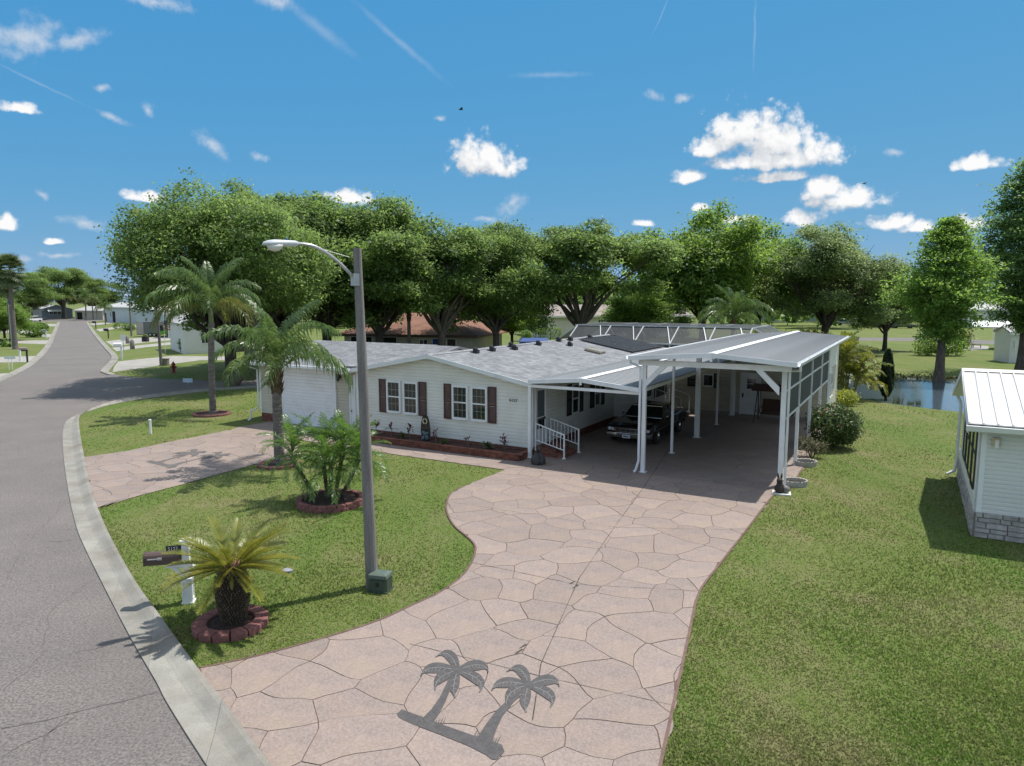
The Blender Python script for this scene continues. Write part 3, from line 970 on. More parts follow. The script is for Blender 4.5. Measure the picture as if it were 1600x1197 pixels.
# ------------------------------------------------------------------ grass blades over the near lawns
no_grass = [[(at(*p).x, at(*p).y) for p in poly] for poly in CD] + [road_xy, mainP, garP, [(p.x, p.y) for p in KO] + [(p.x, p.y) for p in reversed(KI)]]
no_grass += [[(HW(*q).x, HW(*q).y) for q in ((-15.6, -.1), (.05, -.1), (.05, 20), (-15.6, 20))], [(HW(*q).x, HW(*q).y) for q in ((-9, -1.25), (.1, -1.25), (.1, .1), (-9, .1))],
             [(HW(*q).x, HW(*q).y) for q in ((0, 8), (9.2, 8), (9.2, 19), (0, 19))], [(p.x, p.y) for p in pond]]
rg = np.random.default_rng(3)
NB = 560000
q = rg.random(NB)
Yb = 1.0 / (1 / 6.5 + (1 / 60.0 - 1 / 6.5) * q)          # density falls with distance
Xb = (rg.random(NB) * 2 - 1) * (Yb * 0.98 + 2.0)
P2 = np.stack([Xb, Yb], 1)
ok = np.ones(NB, bool)
for poly in no_grass:
    ok &= ~in_poly(P2, poly)
P2 = P2[ok]; Yb = Yb[ok]; nb = len(P2); P2 = P2 + rg.normal(size=P2.shape) * .028
pn = np.sin(P2[:, 0] * .9 + 1.3 * np.sin(P2[:, 1] * .7)) + np.sin(P2[:, 1] * 1.3 - .5 * P2[:, 0]) + .6 * np.sin(3.1 * P2[:, 0] + 2.3 * P2[:, 1])
hgt = (0.023 + 0.016 * rg.random(nb)) * (1 + .18 * pn) * (1 + .012 * Yb)
wid = (0.007 + 0.006 * rg.random(nb)) * (1 + .045 * Yb)
ang = rg.random(nb) * 2 * PI; lean = rg.random(nb) * .9 + .25
dx, dy = np.cos(ang), np.sin(ang)
B = np.stack([P2[:, 0], P2[:, 1], np.full(nb, -.004)], 1)
s = np.stack([-dy * wid, dx * wid, np.zeros(nb)], 1)
tip = B + np.stack([dx * hgt * lean, dy * hgt * lean, hgt], 1)
V = np.stack([B - s, B + s, tip], 1).reshape(-1, 3)
F = np.arange(nb * 3).reshape(-1, 3)
half = pn > 0.9
M_BLADE = lawn_mat('grass_blade', True)
g = link('grass_blades', np_mesh('grass_blades', V, F, M_BLADE), kind='stuff')
tag(g, 'short mown green and straw coloured lawn grass around the driveways', 'grass')
# ------------------------------------------------------------------ the house
M_SIDING = mat('cream_siding', (0.74, 0.725, 0.675), 0.55, var=0.035, scale=1.2, bump=0.04, bscale=14, dirt=((0.58, 0.56, 0.50), 0.9, 0.4))
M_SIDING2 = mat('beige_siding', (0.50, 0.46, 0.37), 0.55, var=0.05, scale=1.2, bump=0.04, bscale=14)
M_WHITE = mat('white_paint', (0.78, 0.79, 0.80), 0.45, var=0.03, scale=3, dirt=((0.50, 0.485, 0.44), 2.2, 0.30), bump=0.03)
M_ALU = mat('white_aluminium', (0.74, 0.76, 0.78), 0.4, var=0.03, scale=2.5, dirt=((0.42, 0.41, 0.38), 1.6, 0.35), bump=0.03)
M_SHUT = mat('brown_shutter', (0.088, 0.034, 0.030), 0.5, var=0.1, scale=5)
M_BLACKSH = mat('black_shutter', (0.014, 0.012, 0.012), 0.5, var=0.1, scale=5)
M_GLASS = mat('window_glass', (0.018, 0.026, 0.024), 0.06, var=0.3, scale=1.0, spec=0.8)
M_BLIND = mat('window_muntin', (0.26, 0.28, 0.22), 0.5, var=0.05)
M_DARK = mat('dark_metal', (0.02, 0.019, 0.018), 0.45)
M_BRICK = mat('red_brick', (0.235, 0.085, 0.052), 0.85, col2=(0.125, 0.045, 0.032), scale=7, bump=0.3, bscale=40, isl=0.25)
M_MORTAR = mat('brick_mortar', (0.19, 0.135, 0.115), 0.95, var=0.15, scale=6)
M_SHING = mat('grey_shingle', (0.250, 0.258, 0.275), 0.9, col2=(0.185, 0.192, 0.206), scale=1.3, isl=0.17, bump=0.3, bscale=60, speck=0.2, speckscale=90)
M_SHINGB = mat('shingle_underlay', (0.16, 0.16, 0.17), 0.95)

house = thing('mobile_home', 'cream sided house with grey shingle roof, brown shutters, garage and number on its front', 'house', HO, -AZ)


def siding(name, parent, p0, p1, z0, z1, m=M_SIDING, pitch=0.14, lap=0.030, top=None):
    """lapped boards on the wall from p0 to p1 (outer face on the right-hand side walking p0 to p1); top(s) gives the wall height along it"""
    p0, p1 = Vector((*p0, 0)), Vector((*p1, 0)); d = (p1 - p0); L = d.length; d.normalize(); nrm = Vector((d.y, -d.x, 0))
    mb = MB(); z = z0
    while z < z1 - 1e-3:
        zt = min(z + pitch, z1)
        spans = [(0, L)]
        if top:
            ss = [k * L / 60 for k in range(61)]; okk = [s for s in ss if top(s) >= zt - .02]
            if not okk:
                break
            spans = [(min(okk), max(okk))]
        for a, b in spans:
            q0, q1 = p0 + d * a, p0 + d * b
            o = nrm * lap
            zm = z + (zt - z) * .62
            V = [q0 + Vector((0, 0, z)), q1 + Vector((0, 0, z)), q0 + o + Vector((0, 0, z)), q1 + o + Vector((0, 0, z)), q0 + o * .94 + Vector((0, 0, zm)), q1 + o * .94 + Vector((0, 0, zm)), q0 + nrm * .002 + Vector((0, 0, zt)), q1 + nrm * .002 + Vector((0, 0, zt)), q0 + Vector((0, 0, zt)), q1 + Vector((0, 0, zt))]
            mb.add(V, [(0, 1, 3, 2), (2, 3, 5, 4), (4, 5, 7, 6), (6, 7, 9, 8), (0, 2, 4, 6, 8), (1, 9, 7, 5, 3)])
        z = zt
    return mb.build(name, m, parent, kind='stuff')


def bricks(name, parent, p0, p1, z0, z1, depth=.02, m=M_BRICK, bl=.21, bh=.068, single=False):
    """running-bond face: real bricks proud of a mortar bed; one object each when single"""
    p0, p1 = Vector((*p0, 0)), Vector((*p1, 0)); d = p1 - p0; L = d.length; d.normalize(); nrm = Vector((d.y, -d.x, 0))
    mb = MB(); z = z0; row = 0; rr = random.Random(int(L * 100))
    while z < z1 - .02:
        zt = min(z + bh, z1); s = -(row % 2) * bl / 2
        while s < L:
            a, b = max(s, 0) + .005, min(s + bl, L) - .005
            if b - a > .02:
                dd = depth * rr.uniform(.7, 1.2)
                one = MB()
                q0, q1 = p0 + d * a - nrm * .02, p0 + d * b - nrm * .02
                V = [q0 + Vector((0, 0, z + .005)), q1 + Vector((0, 0, z + .005)), q1 + nrm * (dd + .02) + Vector((0, 0, z + .005)), q0 + nrm * (dd + .02) + Vector((0, 0, z + .005))]
                V += [v + Vector((0, 0, zt - z - .01)) for v in V]
                mb.add(V, [(0, 1, 2, 3), (7, 6, 5, 4), (0, 4, 5, 1), (1, 5, 6, 2), (2, 6, 7, 3), (3, 7, 4, 0)])
            s += bl
        z = zt; row += 1
    return mb.build(name, m, parent, kind='stuff')


XR, ZR, SL = -4.76, 3.80, 0.187               # ridge line of the main roof, its height and slope


def zroof(x):
    return ZR - SL * abs(x - XR)


# walls (core), siding, skirt
WALLT = lambda x: zroof(x) - .14
core = MB()
core.ext([(-8.95, 0.012, 0), (-0.012, 0.012, 0), (-0.012, 0.012, WALLT(-.012)), (XR, 0.012, WALLT(XR)), (-8.95, 0.012, WALLT(-8.95))], (0, 19.4, 0))
core.box(-15.6, -8.96, 0.30, 8.6, 0, 2.98)
core.box(-0.02, 1.15, 8.52, 13.9, 0, 2.9)
core.build('wall', M_SIDING, house)
siding('siding', house, (-8.95, 0), (0, 0), .30, 3.75, top=lambda s: WALLT(-8.95 + s))
siding('siding', house, (0, 0), (0, 8.5), .33, 2.78)
siding('siding', house, (0.0, 8.5), (1.15, 8.5), .33, 2.8)
siding('siding', house, (1.17, 8.5), (1.17, 13.78), .33, 2.8)
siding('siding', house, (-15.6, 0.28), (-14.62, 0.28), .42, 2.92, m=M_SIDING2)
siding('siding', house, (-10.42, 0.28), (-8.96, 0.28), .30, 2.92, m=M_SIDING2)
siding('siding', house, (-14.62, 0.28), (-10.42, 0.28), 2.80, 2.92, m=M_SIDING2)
siding('siding', house, (-15.6, 8.6), (-15.6, 0.28), .42, 2.92, m=M_SIDING2)
for i, (a, b, z) in enumerate((((-8.95, .01), (0, .01), .30), ((0.0, .0), (0, 8.5), .33), ((0.0, 8.51), (1.16, 8.51), .33), ((-15.6, .29), (-14.62, .29), .42))):
    bricks('brick_skirt', house, a, b, 0, z)
bk = MB().box(-15.62, -14.6, .285, .5, 0, .44); bk.build('skirt_mortar', M_MORTAR, house)
cb = MB()
for (x, y, z0, z1) in ((-8.99, -.02, .28, WALLT(-8.95)), (-.055, -.035, .28, 2.86), (-.055, 8.47, .3, 2.8), (1.1, 8.46, .3, 2.8), (-15.64, .24, .42, 2.92)):
    cb.box(x, x + .1, y, y + .1, z0, z1)
cb.build('corner_trim', M_WHITE, house)

# roof: deck, then shingles as single tabs in courses
rf = MB()
for sx_, xe in ((1, 0.12), (-1, -9.62)):
    zt, ze = ZR - .03, zroof(xe) - .03
    rf.ext([(XR, -.30, zt), (xe, -.30, ze), (xe, -.30, ze - .10), (XR, -.30, zt - .10)], (0, 19.9, 0))
# garage roof, ridge parallel to the front
GY, GZ, GS = 4.3, 3.84, .185
gs_ = (GZ - .03 - 2.985) / (GY + .35); zc_ = 2.985 + gs_ * .37
rf.ext([(-15.95, .02, zc_), (-15.95, GY, GZ - .03), (-15.95, GY, GZ - .15), (-15.95, .02, zc_ - .12)], (9.7, 0, 0))
rf.ext([(-15.95, -.35, 2.985), (-15.95, .018, zc_), (-15.95, .018, zc_ - .1), (-15.95, -.35, 2.885)], (6.25, 0, 0))
rf.ext([(-15.95, GY, GZ - .03), (-15.95, 8.9, 2.985), (-15.95, 8.9, 2.885), (-15.95, GY, GZ - .15)], (9.7, 0, 0))
roof = rf.build('roof', M_SHINGB, house)


def shingles(name, parent, origin, along, upslope, nrm, L, H, course=.145, tab=.30, seed=1, mask=None):
    rr = random.Random(seed); mb = MB(); o = Vector(origin); a = Vector(along).normalized(); u = Vector(upslope).normalized(); n = Vector(nrm).normalized()
    k = 0; h = 0.0
    while h < H:
        h2 = min(h + course, H); s = -rr.uniform(0, tab)
        while s < L:
            w = tab * rr.uniform(.45, 1.3); x0, x1 = max(s, 0), min(s + w, L)
            if x1 - x0 > .02 and (mask is None or mask((x0 + x1) / 2, h)):
                t0 = .010 + rr.uniform(0, .006)
                p = [o + a * x0 + u * h, o + a * (x1 - .004) + u * h, o + a * (x1 - .004) + u * h2, o + a * x0 + u * h2]
                V = [p[0], p[1], p[0] + n * t0, p[1] + n * t0, p[2] + n * .004, p[3] + n * .004]
                mb.add(V, [(0, 1, 3, 2), (2, 3, 4, 5)])
            s += w
        h = h2; k += 1
    return mb.build(name, M_SHING, parent, kind='stuff', recalc=False)


c = 1 / math.sqrt(1 + SL * SL)
up = Vector((-c, 0, SL * c)); nr = Vector((SL * c, 0, c))
shingles('roof_shingles', house, (0.13, -.31, zroof(.13) - .03), (0, 1, 0), up, nr, 19.8, (0.13 - XR) / c, seed=1)
up = Vector((c, 0, SL * c)); nr = Vector((-SL * c, 0, c))
shingles('roof_shingles', house, (-9.63, 19.5, zroof(-9.63) - .03), (0, -1, 0), up, nr, 19.8, (XR + 9.63) / c, seed=2)
gs = (GZ - .03 - 2.985) / (GY + .35); gc = 1 / math.sqrt(1 + gs * gs)
shingles('roof_shingles', house, (-15.96, -.37, 2.985), (1, 0, 0), (0, gc, gs * gc), (0, -gs * gc, gc), 9.3, (GY + .36) / gc, seed=3, mask=lambda s, h: h > .42 or s < 6.2)
rc = MB()
for y in np.arange(-.3, 19.4, .32):
    rc.ext([(XR - .16, y, zroof(XR - .16) - .004), (XR, y, ZR + .02), (XR + .16, y, zroof(XR + .16) - .004)], (0, .31, 0))
for x in np.arange(-15.9, -7.6, .32):
    rc.ext([(x, GY - .16, GZ - .045), (x, GY, GZ + .012), (x, GY + .16, GZ - .045)], (.31, 0, 0))
rc.build('ridge_shingles', M_SHING, house, kind='stuff')
fs = MB()
for xe in (0.16, -9.66):
    fs.ext([(XR, -.335, ZR - .005), (xe, -.335, zroof(xe) - .005), (xe, -.335, zroof(xe) - .175), (XR, -.335, ZR - .175)], (0, .03, 0))
fs.build('rake_fascia', M_ALU, house)
MB().ext([(-9.6, -.30, zroof(-9.6) - .18), (XR, -.30, ZR - .15), (.12, -.30, zroof(.12) - .18), (.12, -.30, zroof(.12) - .19), (XR, -.30, ZR - .165), (-9.6, -.30, zroof(-9.6) - .19)], (0, .3, 0)).build('soffit', M_WHITE, house)
gt = MB(); gt.box(-16.0, -8.99, -.47, -.35, 2.885, 3.0); gt.box(-16.0, -8.99, -.35, .28, 2.865, 2.885); gt.build('gutter', M_ALU, house)
ds = MB(); ds.tube([(-15.75, -.40, 2.9), (-15.75, -.40, 2.8), (-15.72, .2, 2.6), (-15.72, .2, .75), (-15.8, .1, .6), (-15.95, -.1, .5), (-15.97, -.1, .12), (-16.02, -.25, .05)], .045, 6); ds.build('downspout', M_ALU, house)
ds = MB(); ds.box(-9.09, -9.01, -.06, .0, .35, 2.7); ds.build('downspout', M_ALU, house)


# windows
def window(parent, x0, x1, z0, z1, y=0.0, cols=3, rows=2, side=False, rail=True, fw=.05, m_glass=None, depth=.03):
    """double-hung window on a wall facing -y (or, when side, facing +x with x0, x1 along y), proud of the siding"""
    y = y + .033 if side else y - .033

    def B(mb, a0, a1, d0, d1, zz0, zz1):
        if side:
            mb.box(y + d0, y + d1, a0, a1, zz0, zz1)
        else:
            mb.box(a0, a1, y - d1, y - d0, zz0, zz1)
    fr = MB()
    B(fr, x0 - fw, x0, 0, depth + .025, z0 - fw, z1 + fw); B(fr, x1, x1 + fw, 0, depth + .025, z0 - fw, z1 + fw)
    B(fr, x0, x1, 0, depth + .025, z1, z1 + fw); B(fr, x0, x1, 0, depth + .045, z0 - fw * 1.2, z0)
    w = fr.build('window', M_WHITE, parent)
    g = MB(); zm = (z0 + z1) / 2
    B(g, x0 + .001, x1 - .001, .0, depth - .008, zm, z1); g.build('pane', m_glass or M_GLASS, w)
    g = MB(); B(g, x0 + .001, x1 - .001, .0, depth - .014, z0, zm); g.build('pane', m_glass or M_GLASS, w)
    if rail:
        r = MB(); B(r, x0, x1, 0, depth + .014, zm - .028, zm + .028); r.build('sash_rail', M_WHITE, w)
    mn = MB()
    for h0, h1 in ((z0, zm), (zm, z1)):
        for k in range(1, cols):
            x = x0 + (x1 - x0) * k / cols; B(mn, x - .009, x + .009, depth - .012, depth - .002, h0, h1)
        for k in range(1, rows):
            z = h0 + (h1 - h0) * k / rows; B(mn, x0, x1, depth - .012, depth - .0025, z - .009, z + .009)
    if mn.v:
        mn.build('muntin', M_BLIND, w)
    return w


def shutter(parent, x0, x1, z0, z1, m, y=0.0, side=False):
    s = MB()
    y = y + .024 if side else y - .024

    def B(mb, a0, a1, d0, d1, zz0, zz1):
        if side:
            mb.box(y + d0, y + d1, a0, a1, zz0, zz1)
        else:
            mb.box(a0, a1, y - d1, y - d0, zz0, zz1)
    B(s, x0, x0 + .05, .015, .05, z0, z1); B(s, x1 - .05, x1, .015, .05, z0, z1)
    zm = (z0 + z1) / 2
    for a, b in ((z0, z0 + .07), (zm - .04, zm + .04), (z1 - .07, z1)):
        B(s, x0 + .05, x1 - .05, .015, .05, a, b)
    sh = s.build('shutter', m, parent)
    sl = MB(); z = z0 + .075
    while z < z1 - .09:
        if not (zm - .06 < z < zm + .03):
            B(sl, x0 + .05, x1 - .05, .012, .036, z, z + .026)
        z += .04
    sl.build('louver', m, sh, kind='stuff')


for (a, b) in ((-7.10, -6.49), (-6.19, -5.57), (-3.63, -3.01), (-2.70, -2.09)):
    window(house, a, b, 1.24, 2.48, fw=.085)
for (a, b) in ((-7.61, -7.20), (-5.44, -5.03), (-4.13, -3.77), (-1.97, -1.58)):
    shutter(house, a, b, 1.13, 2.60, M_SHUT)
window(house, 3.58, 4.20, 1.20, 2.38, side=True, cols=1, rows=1)
window(house, 6.05, 6.62, 1.20, 2.30, side=True, cols=1, rows=1)
for a, b in ((3.05, 3.50), (4.28, 4.70), (5.50, 5.97), (6.70, 7.16)):
    shutter(house, a, b, 1.12, 2.46, M_BLACKSH, side=True)
# side door (glazed storm door), garage door, garage side door
dr = MB(); dr.box(.0, .06, .20, .27, .31, 2.66); dr.box(.0, .06, 1.05, 1.12, .31, 2.66); dr.box(.0, .06, .27, 1.05, 2.58, 2.66); dr = dr.build('door', M_WHITE, house)
MB().box(.0, .042, .275, 1.045, .36, 2.575).build('storm_frame', M_WHITE, dr)
MB().box(.042, .048, .36, .96, 1.45, 2.5).build('pane', mat('storm_glass', (0.14, 0.17, 0.18), 0.05, spec=.8), dr)
MB().box(.042, .048, .36, .96, .98, 1.40).build('pane', M_GLASS, dr)
MB().box(.048, .085, .93, .99, 1.32, 1.42).build('handle', M_DARK, dr)
gd = MB(); gd.box(-14.62, -14.5, .16, .29, 0, 2.84); gd.box(-10.54, -10.42, .17, .29, 0, 2.84); gd.box(-14.5, -10.54, .17, .29, 2.72, 2.84)
gd = gd.build('garage_door', M_WHITE, house)
for k in range(17):
    z0 = .03 + k * .158
    MB().add([(-14.5, .275, z0), (-10.54, .275, z0), (-10.54, .236, z0 + .004), (-14.5, .236, z0 + .004), (-14.5, .236, z0 + .148), (-10.54, .236, z0 + .148), (-10.54, .243, z0 + .155), (-14.5, .243, z0 + .155), (-14.5, .275, z0 + .156), (-10.54, .275, z0 + .156)],
             [(0, 1, 2, 3), (3, 2, 5, 4), (4, 5, 6, 7), (7, 6, 9, 8), (0, 3, 4, 7, 8), (1, 9, 6, 5, 2)]).build('door_slat', M_WHITE, gd)
MB().box(-14.5, -10.54, .22, .28, .0, .03).build('door_seal', M_DARK, gd)
sd = MB(); sd.box(-9.62, -9.54, .2, .29, .1, 2.18); sd.box(-9.08, -9.0, .2, .29, .1, 2.18); sd.box(-9.54, -9.08, .2, .29, 2.09, 2.18); sd = sd.build('door', M_WHITE, house)
MB().box(-9.54, -9.08, .225, .27, .12, 2.09).build('door_leaf', M_WHITE, sd)
for z0, z1 in ((.25, .9), (1.05, 1.95)):
    MB().box(-9.48, -9.13, .212, .225, z0, z1).build('door_panel', M_WHITE, sd)
MB().lathe([(.03, 0), (.03, .05)], 10, M=Matrix.Translation((-9.50, .235, .98)) @ Matrix.Rotation(PI / 2, 4, 'X')).build('handle', M_DARK, sd)
ln = MB(); ln.box(-10.24, -10.12, .16, .26, 2.44, 2.60); ln.lathe([(.02, .42), (.07, .36), (.075, .12), (.03, .04), (.0, .0)][::-1], 8, c=(-10.18, .1, 2.28)); ln.build('wall_lantern', M_DARK, house)


def digits(name, s, size, ext, m, parent, loc, rot, space=1.0):
    cu = bpy.data.curves.new(name, 'FONT'); cu.body = s; cu.size = size; cu.extrude = ext; cu.space_character = space; cu.resolution_u = 3
    ob = bpy.data.objects.new(name, cu); COL.objects.link(ob); bpy.context.view_layer.update()
    me = bpy.data.meshes.new_from_object(ob.evaluated_get(bpy.context.evaluated_depsgraph_get())); bpy.data.objects.remove(ob)
    me.materials.clear(); me.materials.append(m)
    return link(name, me, parent, loc=loc, rot=rot)


digits('house_number', '5127', .17, .008, M_DARK, house, (-1.0, -.04, 2.07), (PI / 2, 0, 0), 1.15)

# roof fittings
M_VENT = mat('black_vent', (0.012, 0.013, 0.016), 0.35)
for i, (x, y) in enumerate(((-4.3, 2.6), (-4.3, 4.0), (-4.55, 6.2), (-4.1, 5.75), (-4.35, 8.7), (-4.6, 11.6), (-3.6, 10.95), (-4.45, 15.6), (-4.5, 12.9))):
    mb = MB(); z = zroof(x)
    mb.box(-.2, .2, -.2, .2, -.03, .02)
    mb.lathe([(.13, -.05), (.13, .12), (.155, .12), (.15, .2), (.10, .27), (.0, .30)], 14)
    mb.box(.05, .22, -.13, .13, .02, .18)
    mb.build('roof_vent', M_VENT, house, loc=(x, y, z), rot=(0, math.atan(SL), 0)).scale = (.8, .8, .8)
sk = MB(); sk.box(-.45, .45, -.42, .42, -.02, .09, ch=.02)
sk = sk.build('skylight', mat('skylight_frame', (0.20, 0.17, 0.13), .5), house, loc=(-2.05, 10.9, zroof(-2.05) + .01), rot=(0, math.atan(SL), 0))
dm = MB(); dm.loft([[(-.42 * a, -.38 * a, z), (.42 * a, -.38 * a, z), (.42 * a, .38 * a, z), (-.42 * a, .38 * a, z)] for a, z in ((1, .09), (.95, .13), (.75, .17), (.4, .19))]); dm.build('skylight_dome', mat('skylight_dome', (0.30, 0.27, 0.22), .15, spec=.7), sk)
M_SOLAR = mat('solar_mat', (0.016, 0.018, 0.024), 0.55, var=.2, scale=2)
so = MB(); tilt = Matrix.Translation((-2.6, 0, zroof(-2.6))) @ Matrix.Rotation(math.atan(SL), 4, 'Y')
so.box(-1.62, 1.62, 13.75, 19.3, .02, .045, M=tilt)
so = so.build('solar_heater', M_SOLAR, house)
rb = MB()
for y in np.arange(13.8, 19.25, .075):
    rb.box(-1.58, 1.58, y, y + .045, .045, .062, M=tilt)
rb.build('solar_tube', M_SOLAR, so, kind='stuff')
for x in (-1.66, 1.62):
    MB().tube([tilt @ Vector((x, 13.6, .07)), tilt @ Vector((x, 19.4, .07))], .03, 8).build('header_pipe', M_DARK, so)

# porch of the bump-out: dark window, awning, light
window(house, 9.6, 10.6, 1.2, 2.2, y=1.17, side=True, cols=1, rows=1)
aw = MB(); aw.ext([(1.18, 11.0, 2.3), (1.18, 11.0, 2.36), (1.75, 11.0, 1.95), (1.75, 11.0, 1.9)], (0, 2.4, 0)); aw.build('awning', M_WHITE, house)
MB().box(1.17, 1.22, 11.1, 13.2, 1.0, 1.85).build('pane', M_GLASS, house)
MB().lathe([(.02, 0), (.09, .05), (.11, .14), (.05, .2)], 10, c=(1.3, 8.9, 2.1)).build('porch_light', M_WHITE, house)
# painted steps up to the bump-out
st = thing('back_steps', 'dark steps in the shade against the house, behind the black car', 'steps', HW(1.2, 11.0), -AZ)
for k in range(3):
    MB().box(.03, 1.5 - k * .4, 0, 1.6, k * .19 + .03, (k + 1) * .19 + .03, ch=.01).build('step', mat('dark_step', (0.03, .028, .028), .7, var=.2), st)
for y in (0.04, 1.56):
    r = MB(); r.bar((1.42, y, .2), (1.42, y, 1.1), .04); r.bar((.1, y, .6), (.1, y, 1.5), .04); r.bar((1.42, y, 1.1), (.1, y, 1.5), .04); r.build('handrail', M_WHITE, st)

# brick planter in front and its plants
pl_ = thing('brick_planter', 'low red brick planter bed along the front wall under the windows', 'planter', HO, -AZ)
bricks('brick', pl_, (-7.55, -1.16), (0.05, -1.16), .03, .24)
bricks('brick', pl_, (0.05, -1.16), (0.05, -.04), .03, .24)
bricks('brick', pl_, (-7.55, -.04), (-7.55, -1.16), .03, .24)
m2 = MB(); m2.box(-7.53, .03, -1.14, -1.02, .0, .235); m2.box(-.09, .03, -1.02, -.02, .0, .235); m2.box(-7.53, -7.41, -1.02, -.02, 0, .235); m2.build('planter_wall', M_MORTAR, pl_)
cap_ = MB(); rr = random.Random(8)
for x in np.arange(-7.55, 0.0, .215):
    cap_.box(x, x + .205, -1.185, -.985, .24, .262)
for y in np.arange(-.98, -.05, .215):
    cap_.box(-.13, .075, y, y + .2, .24, .262)
cap_.build('coping_brick', M_BRICK, pl_, kind='stuff')
MB().box(-7.42, -.08, -1.03, -.03, .02, .19).build('mulch', mat('red_mulch', (0.10, 0.035, 0.025), .95, col2=(0.03, .014, .012), scale=14, bump=.8, bscale=40), pl_)

M_RED = mat('cordyline_leaf', (0.10, 0.018, 0.028), .4, var=.3, scale=6, trl=.25, isl=.3)
M_GRN = mat('bed_leaf', (0.07, 0.12, 0.03), .45, var=.3, scale=6, trl=.25, isl=.3)
M_STEM = mat('plant_stem', (0.15, 0.125, 0.09), .8, var=.2)


def bed_plant(x, y, h, n, ll, m, label, stems=2, seed=0, cat='plant'):
    rr = random.Random(seed); t = thing('bed_plant', label, cat, HW(x, y, .19), rr.uniform(0, 6), group='plants in the front planter')
    sm, lf = MB(), MB()
    for s in range(stems):
        a = rr.uniform(0, 6.28); hh = h * rr.uniform(.55, 1) if s else h; tip = Vector((math.cos(a) * .12 * (s > 0), math.sin(a) * .12 * (s > 0), hh))
        sm.tube([(0, 0, -.02), tip * .5 + Vector((.02, 0, 0)), tip], [.014, .011, .009], 5)
        for k in range(n):
            b = rr.uniform(0, 6.28); e = rr.uniform(.1, 1.2); l = ll * rr.uniform(.7, 1.2)
            d = Vector((math.cos(b) * math.cos(e), math.sin(b) * math.cos(e), math.sin(e))); sd_ = Vector((-math.sin(b), math.cos(b), 0)) * l * .13
            p0 = tip + Vector((0, 0, -rr.uniform(0, .12))); p1 = p0 + d * l * .55; p2 = p0 + d * l + Vector((0, 0, -l * .3))
            lf.add([p0, p1 - sd_, p1 + sd_, p2], [(0, 1, 2), (1, 3, 2)])
    sm.build('stem', M_STEM, t); lf.build('foliage', m, t, recalc=False)


bed_plant(-7.25, -.75, .62, 10, .34, M_RED, 'dark red cordyline at the left end of the brick planter', 2, 1)
bed_plant(-6.55, -.55, .42, 12, .33, M_RED, 'bushy dark red cordyline below the left window', 1, 2)
bed_plant(-5.55, -.55, .52, 9, .32, M_RED, 'two stemmed red cordyline left of the boat ornament', 2, 3)
bed_plant(-4.15, -.6, .50, 7, .24, M_RED, 'thin red cordyline right of the boat ornament', 3, 4)
bed_plant(-2.55, -.6, .36, 7, .22, M_RED, 'small red cordyline in the middle of the right window', 2, 5)
bed_plant(-.85, -.62, .55, 9, .27, M_RED, 'four stemmed purple cordyline near the house corner', 4, 6)
bed_plant(-6.0, -.6, .14, 14, .28, M_GRN, 'low green tuft between the two red cordylines', 3, 7)
bed_plant(-3.7, -.6, .10, 14, .26, M_GRN, 'low green tuft right of the thin red cordyline', 3, 8)
bed_plant(-1.75, -.62, .16, 16, .32, M_GRN, 'yellow green tuft left of the purple cordyline', 3, 9)

# upright boat ornament with a life ring
bo = thing('boat_ornament', 'weathered upright boat ornament with a white life ring against the front wall', 'garden ornament', HW(-4.78, -.5, .19), -AZ)
rings = []
for k in range(11):
    t = k / 10; z = t * 1.12; w = .235 * max(0.0, 1 - max(0, t - .35) ** 2.0 / .4225) ** .5 if t > .35 else .17 + .065 * (t / .35)
    w = max(w, .006)
    rings.append([(-w, .0, z), (-w * .8, .14 * (1 - t * .4), z), (0, .19 * (1 - t * .45), z), (w * .8, .14 * (1 - t * .4), z), (w, 0, z), (w * .86, .03, z), (w * .6, .10 * (1 - t * .4), z), (0, .14 * (1 - t * .4), z), (-w * .6, .10 * (1 - t * .4), z), (-w * .86, .03, z)])
MB().loft(rings).build('hull', mat('weathered_wood', (0.10, .085, .065), .8, col2=(.04, .035, .03), scale=6, bump=.4), bo)
MB().box(-.2, .2, .0, .12, .5, .53).build('shelf', mat('weathered_wood', (0.1, .085, .065)), bo)
tr = [(.105 * math.cos(a), -.01, .83 + .105 * math.sin(a)) for a in [2 * PI * k / 16 for k in range(17)]]
MB().tube(tr, .024, 6).build('life_ring', mat('ring_cream', (.6, .52, .36), .6), bo)
pot = MB()
for (x, z, r) in ((-.1, .1, .1), (.09, .14, .11), (-.02, .28, .09), (.1, .33, .07), (-.1, .36, .07)):
    pot.lathe([(r * .5, -r), (r, -.2 * r), (r * .9, .5 * r), (.3 * r, r)], 8, c=(x, .02, z))
pot.build('painted_decor', mat('blue_grey_decor', (.16, .22, .25), .5, col2=(.05, .06, .06), scale=9), bo)

